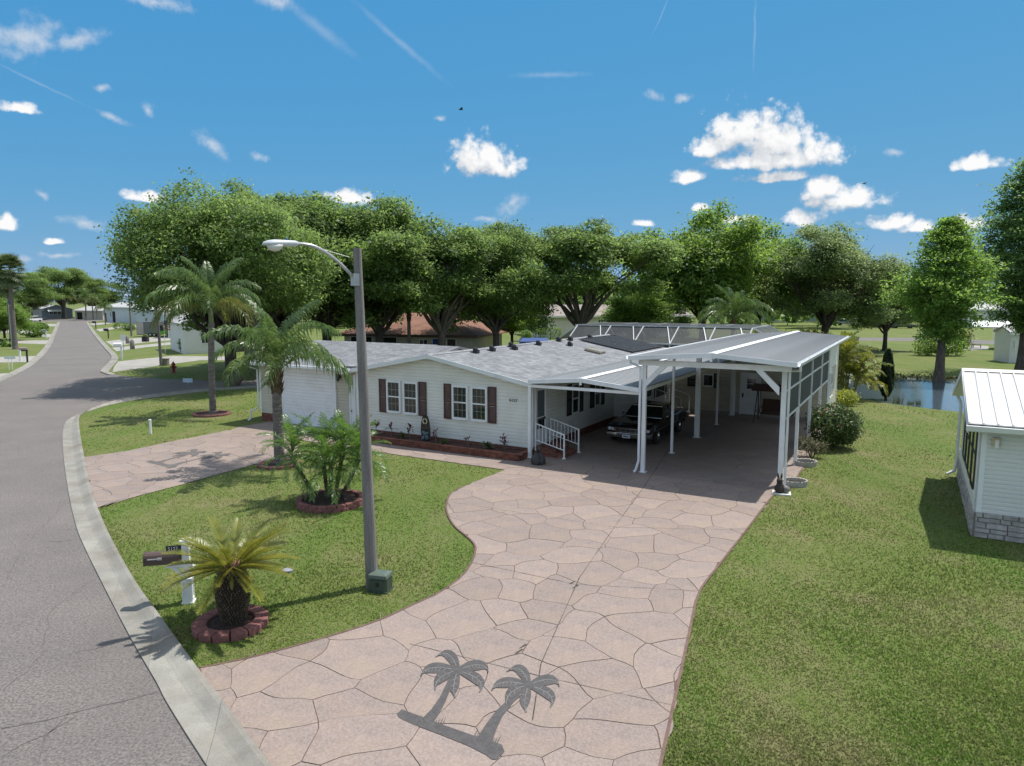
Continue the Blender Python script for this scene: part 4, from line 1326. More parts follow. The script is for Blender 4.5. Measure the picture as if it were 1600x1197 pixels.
# brick steps with white railings at the side door
ps = thing('porch_steps', 'red brick steps with white railings at the shaded side door', 'steps', HO, -AZ)
for k, (x1, zt) in enumerate(((1.36, .17), (1.0, .32))):
    m2 = MB(); m2.box(.06, x1 - .02, .02, 1.28, .02 + (0 if k == 0 else .17), zt); m2.build('step_core', M_MORTAR, ps)
    bricks('brick', ps, (x1 - .02, .02), (x1 - .02, 1.28), .03 if k == 0 else .17, zt)
    bricks('brick', ps, (.06, .02), (x1 - .02, .02), .03 if k == 0 else .17, zt)
    tp = MB()
    for x in np.arange(.06, x1 - .05, .105):
        for j in range(6):
            tp.box(x, min(x + .097, x1), .0 + j * .217, .0 + j * .217 + .209, zt, zt + .02)
    tp.build('tread_brick', M_BRICK, ps, kind='stuff')
for y in (-.02, 1.3):
    r = MB(); r.bar((1.40, y, .0), (1.40, y, .98), .05, up=(1, 0, 0)); r.box(1.34, 1.46, y - .05, y + .05, .03, .07)
    rail = r.build('railing', M_WHITE, ps)
    MB().bar((1.40, y, .96), (.16, y, 1.30), .045, .04).build('handrail', M_WHITE, rail)
    MB().bar((1.40, y, .36), (.16, y, .66), .035, .03).build('lower_rail', M_WHITE, rail)
    MB().bar((.17, y, .2), (.17, y, 1.30), .035, up=(1, 0, 0)).build('baluster', M_WHITE, rail)
    for k in range(1, 8):
        x = .17 + k * 1.23 / 8
        MB().bar((x, y, .66 - (x - .16) * .242), (x, y, 1.30 - (x - .16) * .274), .018, up=(1, 0, 0)).build('baluster', M_WHITE, rail)

# ------------------------------------------------------------------ carports
M_PAN = mat('carport_pan', (0.265, 0.275, 0.285), 0.6, col2=(0.215, 0.224, 0.232), scale=1.2, bump=0.05, dirt=((0.155, 0.16, 0.16), 0.8, 0.6))
M_CAP = mat('ridge_cap_white', (0.82, 0.83, 0.84), 0.35)


def carport_roof(root, x0, xr, x1, z0, zr, z1, y0, y1, fasc):
    """low gable of interlocking pans: one part per pan, cap on the ridge"""
    W = .305; n = int((y1 - y0) / W); w = (y1 - y0) / n
    for (xe, ze) in ((x0, z0), (x1, z1)):
        sg = 1 if xe > xr else -1
        L = math.hypot(xe - xr, ze - zr); a = math.atan2(zr - ze, abs(xe - xr))
        mb = MB(); t = .05
        prof = [(0, 0), (.0, .012), (.018, .012), (.026, .002), (w - .012, .002), (w - .002, .0), (w - .002, -t), (0, -t)]
        mb.ext([(.0, p[0], p[1]) for p in prof], (L, 0, 0))
        me = mb.mesh('roof_pan', M_PAN)
        for k in range(n):
            o = link('roof_pan', me, root)
            o.location = (xr, y0 + k * w, zr) if sg > 0 else (xr, y0 + (k + 1) * w, zr)
            o.rotation_euler = (0, a, 0) if sg > 0 else (0, a, PI)
    cp = MB(); cp.ext([(xr - .17, y0 - .02, zr + .012), (xr, y0 - .02, zr + .045), (xr + .17, y0 - .02, zr + .012), (xr, y0 - .02, zr + .034)], (0, y1 - y0, 0)); cp.build('ridge_cap', M_CAP, root)
    f = MB()
    for (xe, ze) in ((x0, z0), (x1, z1)):
        f.ext([(xr, y0 - .06, zr + .03), (xe, y0 - .06, ze + .03), (xe, y0 - .06, ze + .03 - fasc), (xr, y0 - .06, zr + .03 - fasc)], (0, .055, 0))
    f.build('fascia', M_ALU, root)


big_cp = thing('carport', 'tall white carport with grey pan roof and dark side screens', 'carport', HO, -AZ)
carport_roof(big_cp, 4.22, 7.02, 9.60, 4.10, 4.30, 4.10, -.85, 18.3, .15)
bm2 = MB(); bm2.box(4.45, 9.4, -.52, -.40, 3.80, 3.98); bm2.build('front_beam', M_WHITE, big_cp)
bm2 = MB(); bm2.box(4.55, 4.68, -.4, 13.7, 3.86, 4.0); bm2.box(9.08, 9.2, -.4, 13.7, 3.86, 4.02); bm2.build('side_beam', M_WHITE, big_cp)
MB().box(6.98, 7.06, -.93, -.86, 4.05, 4.3).build('fascia_clip', M_ALU, big_cp)
gt = MB(); gt.ext([(9.60, -.9, 4.12), (9.60, -.9, 4.0), (9.70, -.9, 4.0), (9.74, -.9, 4.12), (9.72, -.9, 4.12), (9.69, -.9, 4.02), (9.62, -.9, 4.02), (9.62, -.9, 4.12)], (0, 19.2, 0)); gt.build('gutter', M_ALU, big_cp)
gt = MB(); gt.ext([(4.22, -.9, 4.12), (4.22, -.9, 4.0), (4.13, -.9, 4.0), (4.10, -.9, 4.12), (4.12, -.9, 4.12), (4.15, -.9, 4.02), (4.2, -.9, 4.02), (4.2, -.9, 4.12)], (0, 19.2, 0)); gt.build('gutter', M_ALU, big_cp)
MB().tube([(9.67, -.6, 4.0), (9.67, -.55, 3.86), (9.35, -.1, 3.8), (9.28, .05, 3.74), (9.28, .06, 3.5), (9.28, .06, .5), (9.28, .06, .06)], .04, 8).build('downspout', M_ALU, big_cp)
MB().tube([(4.17, -.6, 4.0), (4.18, -.6, 3.86), (4.45, -.62, 3.78), (4.55, -.6, 3.72), (4.55, -.6, .45), (4.45, -.6, .1), (4.40, -.66, .05)], .045, 8).build('downspout', M_ALU, big_cp)


def post(x, y, w, zt, root, d=None):
    d = d or w
    m = MB(); m.box(x - w / 2, x + w / 2, y - d / 2, y + d / 2, .03, zt)
    o = m.build('post', M_WHITE, root)
    pb = MB(); pb.box(x - w / 2 - .06, x + w / 2 + .07, y - d / 2 - .05, y + d / 2 + .05, .03, .045); pb.build('base_plate', M_ALU, o)


post(4.66, -.45, .13, 3.86, big_cp); post(4.63, 6.69, .20, 3.86, big_cp, .15)
post(4.60, 13.6, .16, 3.86, big_cp)
post(9.14, .02, .15, 3.86, big_cp)
for y in (3.4, 6.9, 10.4):
    post(9.14, y, .11, 3.86, big_cp)
for (xa, s_) in ((4.72, 1), (9.06, -1)):
    b = MB(); b.ext([(xa, -.51, 3.05), (xa, -.51, 3.3), (xa + s_ * .52, -.51, 3.82), (xa + s_ * .75, -.51, 3.82)], (0, .1, 0)); b.build('knee_brace', M_WHITE, big_cp)
M_SCR = mat('dark_screen', (0.030, 0.036, 0.042), 0.6, var=.15, scale=2, alpha=.95)
ys = [.1, 3.4, 6.9, 10.4, 13.5]
for i in range(4):
    for z0, z1 in ((2.20, 3.06), (3.12, 3.86)):
        MB().box(9.135, 9.142, ys[i] + .06, ys[i + 1] - .06, z0, z1).build('screen_panel', M_SCR, big_cp)
rl = MB()
for z in (2.16, 3.09):
    rl.box(9.10, 9.17, .1, 13.5, z - .03, z + .035)
rl.build('screen_rail', M_WHITE, big_cp)

small_cp = thing('carport', 'low white lean-to carport over the black car beside the house', 'carport', HO, -AZ)
carport_roof(small_cp, .17, 2.33, 4.52, 3.02, 3.20, 2.98, -.6, 13.4, .15)
MB().box(.2, 4.5, -.55, -.45, 2.76, 2.87).build('front_beam', M_WHITE, small_cp)
MB().box(4.46, 4.54, -.6, 13.4, 2.82, 2.95).build('side_beam', M_WHITE, small_cp)
MB().box(2.29, 2.37, -.68, -.61, 2.98, 3.2).build('fascia_clip', M_ALU, small_cp)
post(.14, -.42, .12, 2.78, small_cp)
post(4.62, 3.06, .09, 3.86, small_cp); post(4.60, 10.37, .09, 3.86, small_cp)

# workshop at the back of the carports
shop = thing('workshop', 'beige sided workshop wall with white door and black shutters at the carport back', 'workshop', HO, -AZ)
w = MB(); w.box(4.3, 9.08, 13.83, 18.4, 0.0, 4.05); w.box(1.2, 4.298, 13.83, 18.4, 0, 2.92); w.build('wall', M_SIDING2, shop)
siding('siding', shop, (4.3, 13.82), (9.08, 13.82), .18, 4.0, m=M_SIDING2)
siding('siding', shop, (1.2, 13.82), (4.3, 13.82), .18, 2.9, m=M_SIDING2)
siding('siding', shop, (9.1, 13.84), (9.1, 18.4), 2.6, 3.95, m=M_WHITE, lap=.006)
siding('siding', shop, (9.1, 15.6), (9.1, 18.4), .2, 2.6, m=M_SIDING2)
MB().box(1.2, 9.1, 13.79, 13.83, 0.0, .17).build('wall_base', M_CONC, shop)
MB().box(9.1, 9.16, 13.84, 13.96, 0, 3.95).build('corner_trim', M_WHITE, shop)
MB().box(9.1, 9.16, 18.3, 18.42, 0, 3.95).build('corner_trim', M_WHITE, shop)
window(shop, 3.06, 3.52, 1.50, 2.06, y=13.81, cols=2, rows=1, rail=False)
for a, b in ((2.18, 2.66), (3.58, 3.86)):
    shutter(shop, a, b, 1.40, 2.16, M_BLACKSH, y=13.81)
MB().box(4.50, 4.72, 13.68, 13.8, .03, 3.9).build('corner_post', M_WHITE, shop)
d = MB(); d.box(4.95, 5.03, 13.73, 13.81, .1, 2.28); d.box(5.9, 5.98, 13.73, 13.81, .1, 2.28); d.box(5.03, 5.9, 13.73, 13.81, 2.19, 2.28); d = d.build('door', M_WHITE, shop)
MB().box(5.03, 5.9, 13.755, 13.8, .12, 2.19).build('door_leaf', M_WHITE, d)
for z0, z1 in ((1.46, 1.70), (1.74, 1.98)):
    MB().box(5.3, 5.72, 13.745, 13.755, z0, z1).build('pane', M_GLASS, d)
MB().box(5.07, 5.14, 13.72, 13.765, 1.0, 1.22).build('handle', M_DARK, d)
lp = MB(); lp.lathe([(.26, .0), (.22, .05), (.12, .1), (.06, .16)], 14, c=(5.45, 13.62, 2.50)); lp.tube([(5.45, 13.62, 2.64), (5.45, 13.62, 2.72), (5.45, 13.8, 2.74)], .02, 6); lp.build('barn_light', M_DARK, shop)
for y0 in (14.3, 15.0):
    window(shop, y0, y0 + .5, 1.2, 2.35, y=9.12, side=True, cols=1, rows=3)
MB().box(9.1, 9.14, 13.97, 15.6, .2, 2.6).build('white_panel', M_WHITE, shop)

# pool cage behind the house
cage = thing('pool_cage', 'white framed pool screen enclosure rising behind the shingle roof', 'screen enclosure', HO, -AZ)
M_CAGE = mat('cage_screen', (0.035, 0.038, 0.042), .6, alpha=.75)


def plx(px, py, y):
    r = ray(px, py); o = Vector((0, 0, CAMH)) - HO
    t = (y - o.dot(HD1)) / r.dot(HD1); P = o + r * t
    return P.dot(HD2), P.z


YA, YB, YC = 20.0, 21.6, 27.0
T = [plx(*q, YB) for q in ((903, 507), (955, 508.3), (1006, 509.5), (1061, 510.5), (1118, 511.5), (1176, 514.5))]
ZT = sum(z for _, z in T) / len(T); ZB = 3.25
xs = [x for x, _ in T]
fr, sc_ = MB(), []
for i, x in enumerate(xs):
    fr.bar((x - .1, YA, ZB), (x, YB, ZT), .065, .06)
    fr.bar((x - .1, YA, 0), (x - .1, YA, ZB), .08)
    fr.bar((x, YB, ZT), (x, YC, ZT + .02), .07)
    fr.bar((x, YC + 1.6, ZB), (x, YC, ZT), .07); fr.bar((x, YC + 1.6, 0), (x, YC + 1.6, ZB), .07)
    if i < len(xs) - 1:
        x2 = xs[i + 1]; xm = x2 - .1
        fr.bar((x + (x2 - x) * .68, YB, ZT), (xm, YA, ZB), .055, .05)
fr.bar((xs[0] - .2, YB, ZT), (xs[-1], YB, ZT), .07, .06); fr.bar((xs[0] - .2, YC, ZT), (xs[-1], YC, ZT), .08); fr.bar((xs[0] - .2, YA, ZB), (xs[-1] + 1.6, YA, ZB), .08)
xe = xs[-1] + 1.5
fr.bar((xs[-1], YB, ZT), (xe, YB, ZB + .3), .07); fr.bar((xs[-1], YC, ZT), (xe, YC, ZB + .3), .07); fr.bar((xe, YB, 0), (xe, YB, ZB + .3), .07); fr.bar((xe, YC, 0), (xe, YC, ZB + .3), .07); fr.bar((xe, YB, ZB + .3), (xe, YC, ZB + .3), .07)
xw = xs[0] - 1.6
fr.bar((xs[0], YB, ZT), (xw, YB, ZB), .07); fr.bar((xs[0], YC, ZT), (xw, YC, ZB), .07)
fr.build('frame', mat('cage_frame', (0.50, 0.52, 0.54), .4), cage)
for i in range(len(xs) - 1):
    a, b = xs[i], xs[i + 1]
    MB().face((a - .06, YA + .03, ZB), (b - .16, YA + .03, ZB), (b - .04, YB + .03, ZT - .03), (a + .04, YB + .03, ZT - .03)).build('screen_panel', M_CAGE, cage)
    MB().face((a, YB, ZT + .04), (b, YB, ZT + .04), (b, YC, ZT + .05), (a, YC, ZT + .05)).build('screen_panel', M_CAGE, cage)
    MB().face((a, YC + 1.6, 0), (b, YC + 1.6, 0), (b, YC + 1.6, ZB), (a, YC + 1.6, ZB)).build('screen_panel', M_CAGE, cage)
    MB().face((a - .1, YA, 0), (b - .1, YA, 0), (b - .1, YA, ZB), (a - .1, YA, ZB)).build('screen_panel', M_CAGE, cage)
MB().face((xs[-1], YB, ZT), (xe, YB, ZB + .3), (xe, YC, ZB + .3), (xs[-1], YC, ZT)).build('screen_panel', M_CAGE, cage)
MB().face((xs[0], YB, ZT), (xw, YB, ZB), (xw, YC, ZB), (xs[0], YC, ZT)).build('screen_panel', M_CAGE, cage)

# ------------------------------------------------------------------ neighbour's house on the right
NO = at(1521, 838)
nb = thing('neighbour_house', 'white sided house with ribbed metal roof and stone skirting, cut off by the frame', 'house', NO, -AZ)
M_NSID = mat('neighbour_siding', (0.66, 0.665, 0.64), .5, var=.03, scale=1.5)
M_NSTONE = mat('white_stone', (0.45, 0.425, 0.40), .85, col2=(0.30, 0.27, 0.25), scale=6, bump=.7, bscale=18, objrand=.12)
M_TIN = mat('galvanised_roof', (0.58, 0.585, 0.59), .4, col2=(0.46, 0.455, 0.45), scale=2.2, stretch=(3, .5, 1), metal=0.25, dirt=((0.40, 0.36, 0.33), 1.8, .45))
NL_, NDp = 9.0, 7.0
NE, NP = 2.98, 3.98
nw = MB(); nw.ext([(0.01, 0.01, 0), (0.01, NDp, 0), (0.01, NDp, NE - .12), (0.01, NDp / 2, NP - .12), (0.01, .01, NE - .12)], (NL_, 0, 0)); nw.build('wall', M_NSID, nb)
siding('siding', nb, (0.1, 0), (NL_, 0), .66, NE - .06, m=M_NSID, pitch=.112, lap=.026)
MB().box(-.035, .12, -.03, .0, .62, NE - .1).build('corner_trim', M_WHITE, nb)
MB().box(-.035, .005, -.03, .35, .62, NE - .1).build('corner_trim', M_WHITE, nb)
MB().box(-.03, .005, .35, NDp, 2.72, 2.98).build('wall_frieze', M_WHITE, nb)
MB().box(-.025, .005, .35, NDp, .62, .98).build('wall_base', M_WHITE, nb)
rr = random.Random(12)
mo = MB(); mo.box(-.03, NL_, -.03, .0, 0, .66); mo.box(-.03, .0, 0, NDp, 0, .64); mo.build('skirt_mortar', mat('pale_mortar', (.20, .18, .165), .95), nb)
row_h = [.14, .12, .15, .12, .13]
for face in (0, 1):
    z = .0
    for r_, hh in enumerate(row_h):
        s = -rr.uniform(0, .3)
        Lf = 5.0 if face == 0 else NDp
        while s < Lf:
            w = rr.uniform(.22, .55); a, b = max(s, 0) + .007, min(s + w, Lf) - .007
            if b - a > .04:
                dd = rr.uniform(.02, .05); ch = .012
                V = [(a, 0, .006), (b, 0, .006), (b, 0, hh - .006), (a, 0, hh - .006)]
                W = [(a + ch, -dd, .006 + ch), (b - ch, -dd + rr.uniform(-.008, .008), .006 + ch), (b - ch, -dd, hh - .006 - ch), (a + ch, -dd + rr.uniform(-.008, .008), hh - .006 - ch)]
                mb = MB().add(V + W, [(4, 5, 6, 7), (0, 1, 5, 4), (1, 2, 6, 5), (2, 3, 7, 6), (3, 0, 4, 7)])
                o = mb.build('stone', M_NSTONE, nb)
                if face == 0:
                    o.location = (0, -.03, z)
                else:
                    o.location = (-.03, NDp, z); o.rotation_euler = (0, 0, -PI / 2)
            s += w
        z += hh
# standing-seam roof: one part per panel
sl = (NP - NE) / (NDp / 2 + .3); ca = math.atan(sl); Lp = (NDp / 2 + .35) / math.cos(ca); pw = .30
pan = MB(); pan.ext([(0, 0, 0), (.0, 0, .035), (.035, 0, .035), (.045, 0, .006), (pw - .002, 0, .006), (pw - .002, 0, -.02), (0, 0, -.02)], (0, -Lp, 0))
pme = pan.mesh('roof_panel', M_TIN)
for k in range(31):
    o = link('roof_panel', pme, nb); o.location = (-.32 + k * pw, NDp / 2, NP); o.rotation_euler = (ca, 0, 0)
bkp = MB(); bkp.ext([(-.32, NDp / 2, NP), (-.32, NDp + .35, NE - .02), (-.32, NDp + .35, NE - .06), (-.32, NDp / 2, NP - .04)], (31 * pw, 0, 0)); bkp.build('roof_back', M_TIN, nb)
MB().ext([(-.33, NDp / 2 - .2, NP - .02), (-.33, NDp / 2, NP + .05), (-.33, NDp / 2 + .2, NP - .02), (-.33, NDp / 2, NP + .03)], (31 * pw, 0, 0)).build('ridge_cap', M_TIN, nb)
rk = MB(); rk.ext([(-.34, -.36, NE - .08), (-.34, NDp / 2, NP + .02), (-.34, NDp + .36, NE - .08), (-.34, NDp + .36, NE - .25), (-.34, NDp / 2, NP - .15), (-.34, -.36, NE - .25)], (.03, 0, 0)); rk.build('rake_fascia', M_WHITE, nb)
MB().ext([(-.30, -.3, NE - .2), (-.30, NDp / 2, NP - .14), (-.30, NDp + .3, NE - .2), (-.30, NDp + .3, NE - .23), (-.30, NDp / 2, NP - .17), (-.30, -.3, NE - .23)], (.3, 0, 0)).build('soffit', M_WHITE, nb)
MB().ext([(-.36, -.34, NE - .06), (-.36, -.34, NE - .19), (-.36, -.45, NE - .19), (-.36, -.49, NE - .06)], (9.4, 0, 0)).build('gutter', M_ALU, nb)
MB().tube([(-.25, NDp + .3, NE - .1), (-.12, NDp + .12, NE - .35), (-.09, NDp - .05, NE - .5), (-.09, NDp - .05, .5), (-.14, NDp - .1, .22), (-.36, NDp - .2, .10)], .05, 8).build('downspout', M_ALU, nb)
M_NGL = mat('porch_glass', (0.10, 0.105, 0.10), .08, spec=.7, var=.2)
for y0, y1, z0 in ((1.1, 2.1, .98), (2.3, 3.3, 1.02), (3.5, 4.4, 1.05), (4.7, 5.6, 1.05)):
    w = MB(); w.box(-.03, .0, y0 - .04, y0, z0, 2.72); w.box(-.03, .0, y1, y1 + .04, z0, 2.72); w.box(-.03, 0, y0, y1, z0 - .04, z0); w.box(-.03, 0, y0, y1, 1.9, 1.93)
    w = w.build('window', mat('bronze_frame', (.035, .032, .035), .5), nb)
    MB().box(-.01, .0, y0, y1, z0, 2.72).build('pane', M_NGL, w)
MB().box(.22, .40, -.12, -.02, 2.40, 2.62, ch=.02).build('porch_light', mat('tan_lamp', (.5, .42, .3), .5), nb)
MB().box(.28, .36, -.15, -.12, 2.36, 2.56).build('lamp_glass', M_WHITE, nb)
# ------------------------------------------------------------------ street lamp, utility box, mailbox
M_POLE = mat('weathered_pole', (0.225, 0.212, 0.204), .9, col2=(0.150, 0.140, 0.133), scale=3, stretch=(4, 4, .35), bump=.4, bscale=30, speck=.25, speckscale=60)
M_GALV = mat('galvanised', (0.42, 0.43, 0.44), .4, metal=.5, var=.1, scale=6)
lp_ = at(582, 917)
lamp = thing('street_lamp', 'tall weathered street lamp with curved arm standing in the front lawn', 'street lamp', lp_)
top = atY(558, 388, lp_.y) - lp_
m = MB()
rings = []
for k in range(9):
    t = k / 8; c = Vector((top.x * t, 0, -.2 + (top.z + .2) * t)); w = .118 - .046 * t; ch = w * .72
    rings.append([(c.x + a, c.y + b, c.z) for a, b in ((-w, -ch), (-ch, -w), (ch, -w), (w, -ch), (w, ch), (ch, w), (-ch, w), (-w, ch))])
m.loft(rings); pole = m.build('pole', M_POLE, lamp)
hd = Vector((-1.62, -1.05, 0)).normalized()
b0 = Vector((top.x, 0, top.z - .62)); armL = 1.18
P = []
for k in range(15):
    t = k / 14
    P.append(b0 + hd * (.06 + armL * t) + Vector((0, 0, .66 * math.sin(min(1, t * 1.12) * PI / 2) ** .9)))
arm = MB().tube(P, [.033] * 15, 8).build('arm', M_GALV, lamp)
MB().box(-.06, .06, -.09, .09, -.12, .12).build('arm_bracket', M_GALV, lamp, loc=b0 + hd * .06, rot=(0, 0, math.atan2(hd.y, hd.x)))
MB().tube([Vector((top.x, 0, top.z - .22)), P[7] + Vector((0, 0, .04))], .003, 4).build('guy_wire', M_GALV, lamp)
e = P[-1]; Rz = Matrix.Translation(e) @ Matrix.Rotation(math.atan2(hd.y, hd.x), 4, 'Z') @ Matrix.Rotation(rad(4), 4, 'Y') @ Matrix.Scale(.74, 4)
hb = MB(); rings = []
for s, w, zt, zb in ((-.10, .045, .045, -.05), (-.02, .075, .075, -.085), (.12, .085, .085, -.09), (.34, .105, .105, -.07), (.50, .125, .115, -.05), (.66, .125, .10, -.035), (.76, .085, .065, -.025), (.80, .03, .02, -.015)):
    rings.append([Rz @ Vector((s, w * math.cos(a), (zt if math.sin(a) > 0 else -zb) * math.sin(a))) for a in [2 * PI * k / 14 for k in range(14)]])
hb.loft(rings); head = hb.build('lamp_head', mat('lamp_housing', (0.50, 0.53, 0.56), .4, var=.06), lamp, smooth=True)
gl = MB(); rings = []
for s, r in ((.28, .02), (.32, .10), (.42, .16), (.54, .165), (.64, .12), (.70, .02)):
    rings.append([Rz @ Vector((s, min(r, .115) * math.cos(a), -.03 + (r * .95 * math.sin(a) if math.sin(a) < 0 else .01))) for a in [2 * PI * k / 12 for k in range(12)]])
gl.loft(rings); gl.build('lamp_lens', mat('lamp_lens', (.62, .61, .58), .2, spec=.6), head, smooth=True)
MB().lathe([(.035, .09), (.035, .15), (.02, .16)], 8, M=Rz @ Matrix.Translation((.18, 0, 0))).build('photocell', mat('photocell', (.12, .2, .28), .4), head)

ub = at(595, 922)
box = thing('utility_box', 'green metal utility pedestal box beside the foot of the street lamp', 'utility box', ub, rad(-14))
M_GBOX = mat('green_box', (0.050, 0.072, 0.056), .5, var=.12, scale=4)
m = MB(); m.cbox(-.205, .205, -.17, .17, .0, .30, .04); m.build('box_body', M_GBOX, box)
m = MB(); m.loft([[(x * a, y * a, z) for x, y in ((-.215, -.18), (.215, -.18), (.215, .18), (-.215, .18))] for a, z in ((1, .30), (1, .33), (.93, .375), (.6, .40))]); m.build('box_lid', mat('green_lid', (0.095, 0.125, 0.10), .45, var=.1), box)
MB().box(-.03, .03, -.185, -.17, .14, .22).build('latch', M_DARK, box)
MB().box(-.215, .215, -.18, .18, -.02, .03).build('box_base', M_GBOX, box)

mbp = at(295, 941)
mbx = thing('mailbox', 'brown mailbox on a white panelled post near the kerb', 'mailbox', mbp, rad(-146) + PI)
mbx.rotation_euler = (0, 0, rad(12))
M_MB = mat('mailbox_brown', (0.090, 0.058, 0.050), .4, var=.08, scale=6)
m = MB(); m.box(-.115, .115, -.115, .115, .0, .03); m.box(-.10, .10, -.10, .10, .03, .06); m.box(-.085, .085, -.085, .085, .06, .50); m.box(-.10, .10, -.10, .10, .50, .525); m.box(-.065, .065, -.065, .065, .525, 1.26)
pm = m.build('mailbox_post', M_WHITE, mbx)
for (sx_, sy_) in ((0, -1), (0, 1), (-1, 0), (1, 0)):
    f = MB()
    R_ = Matrix.Rotation(math.atan2(sy_, sx_) + PI / 2, 4, 'Z')
    for a in ((-.085, -.06, .06, .50), (.06, .085, .06, .50)):
        f.box(a[0], a[1], -.098, -.086, a[2], a[3], M=R_)
    f.box(-.06, .06, -.098, -.086, .06, .11, M=R_); f.box(-.06, .06, -.098, -.086, .45, .50, M=R_)
    f.build('panel_frame', M_WHITE, pm)
m = MB(); m.cbox(-.10, .10, -.10, .10, 1.26, 1.32, .02); m.build('post_cap', M_WHITE, mbx)
m = MB(); m.bar((-.38, 0, .80), (.12, 0, .80), .09, .09); m.ext([(-.3, -.025, .76), (-.06, -.025, .50), (-.06, -.025, .58), (-.2, -.025, .76)], (0, .05, 0)); m.ext([(.06, -.025, .55), (.16, -.025, .76), (.08, -.025, .76), (.06, -.025, .7)], (0, .05, 0)); m.build('support_arm', M_WHITE, mbx)
prof = [(-.088, .0), (.088, .0), (.088, .12)] + [(.088 * math.cos(a), .12 + .075 * math.sin(a)) for a in (.5, 1.05, 1.57, 2.09, 2.64)] + [(-.088, .12)]
m = MB(); m.ext([(-.74, y * 1.25, .85 + z * 1.25) for y, z in prof], (.64, 0, 0)); bxm = m.build('letter_box', M_MB, mbx)
m = MB(); m.ext([(-.76, y * 1.32, .845 + z * 1.3) for y, z in prof], (.025, 0, 0)); m.build('letter_box_door', M_MB, bxm)
m = MB(); m.box(-.68, -.44, -.122, -.110, .965, .985); m.box(-.50, -.42, -.124, -.110, .955, 1.0); m.build('flag', mat('flag_silver', (.5, .48, .47), .4), bxm)
m = MB(); m.box(-.36, -.06, -.008, .008, 1.08, 1.19); pq = m.build('number_plaque', mat('black_plaque', (.012, .012, .018), .4), mbx)
digits('plaque_number', '5127', .095, .003, mat('plaque_digits', (.6, .6, .65), .5), pq, (-.33, -.012, 1.10), (PI / 2, 0, 0))

# ------------------------------------------------------------------ ring beds of cast edging blocks
M_EDGE = mat('edging_block', (0.245, 0.105, 0.095), .85, col2=(0.16, 0.062, 0.058), scale=5, bump=.5, bscale=22, objrand=.12, speck=.15, speckscale=60)
M_MULCH = mat('dark_mulch', (0.055, 0.028, 0.022), .95, col2=(0.014, .009, .008), scale=16, bump=.9, bscale=45)


def ring_bed(px, py, rx, n, hgt_, label, courses=1, depth=.16, sq=1.0, z=0.0, m=None, seed=0):
    c = at(px, py); t = thing('edging_ring', label, 'garden edging', (c.x, c.y, z), 0, 'block rings round the plants')
    rr = random.Random(seed); da = 2 * PI / n
    me = None
    for cs in range(courses):
        for k in range(n):
            a0 = da * (k + .5 * cs) ; g = .012 / rx
            ro, ri = rx, rx - depth
            b = MB(); rings = []
            nn = 5
            out_ = []
            for j in range(nn):
                a = -da / 2 + g + (da - 2 * g) * j / (nn - 1); bul = .018 * math.sin(PI * j / (nn - 1))
                out_.append(((ro + bul) * math.cos(a) - rx, (ro + bul) * math.sin(a)))
            inn = [((ri) * math.cos(a) - rx, ri * math.sin(a)) for a in (da / 2 - g, -da / 2 + g)]
            base = out_ + inn; cxx = sum(p[0] for p in base) / len(base)
            if me is None:
                def sh(s, zz):
                    return [(cxx + (p[0] - cxx) * s, p[1] * s, zz) for p in base]
                b.loft([sh(.97, -.03), sh(1.0, hgt_ * .75), sh(.95, hgt_ * .95), sh(.86, hgt_)])
                me = b.mesh('edging_block', m or M_EDGE)
            o = link('edging_block', me, t)
            o.location = (rx * sq * math.cos(a0), rx * math.sin(a0), cs * hgt_ + rr.uniform(-.006, .006))
            o.rotation_euler = (rr.uniform(-.03, .03), rr.uniform(-.03, .03), a0 + rr.uniform(-.04, .04))
    mu = MB(); mu.lathe([(rx - depth * .5, .0), (rx - depth * .6, hgt_ * courses * .55), (rx * .4, hgt_ * courses * .7), (.01, hgt_ * courses * .75)], 24)
    mu.build('mulch', M_MULCH, t)
    return t


ring_bed(361, 978, .66, 13, .13, 'ring of broad reddish blocks around the sago palm', courses=1, depth=.24, seed=1)
ring_bed(517, 787, .98, 22, .10, 'oval ring of dark red blocks around the pygmy date palm', courses=2, depth=.15, seed=2)
ring_bed(437, 727, .76, 16, .10, 'ring of pink red blocks at the foot of the thick palm by the garage', courses=1, depth=.18, seed=3)
ring_bed(331, 648, .93, 18, .10, 'ring of pale red scalloped blocks around the slim palm on the corner lawn', courses=1, depth=.16, seed=4)

# scalloped white concrete rings beside the carport post
M_SCAL = mat('scalloped_concrete', (.42, .40, .36), .85, col2=(.30, .28, .25), scale=7, bump=.3)


def scallop_ring(px, py, rx, ry, label):
    c = at(px, py); t = thing('planter_ring', label, 'garden edging', c, 0, 'scalloped concrete planter rings')
    m = MB(); n = 72; rings = []
    for k in range(n):
        a = 2 * PI * k / n; zt = .17 + .022 * abs(math.sin(a * 9))
        ca_, sa_ = math.cos(a), math.sin(a)
        rings.append([(rx * ca_, ry * sa_, -.02), (rx * ca_, ry * sa_, zt), ((rx - .06) * ca_, (ry - .06) * sa_, zt - .01), ((rx - .06) * ca_, (ry - .06) * sa_, -.02)])
    rings.append(rings[0]); m.loft(rings, cap=False); m.build('scalloped_edge', M_SCAL, t)
    mu = MB(); mu.lathe([(rx - .05, .05), (.01, .07)], 20, M=Matrix.Diagonal((1, ry / rx, 1, 1))); mu.build('soil', mat('grey_soil', (.16, .13, .10), .95, col2=(.07, .06, .045), scale=9, bump=.6), t)
    return t


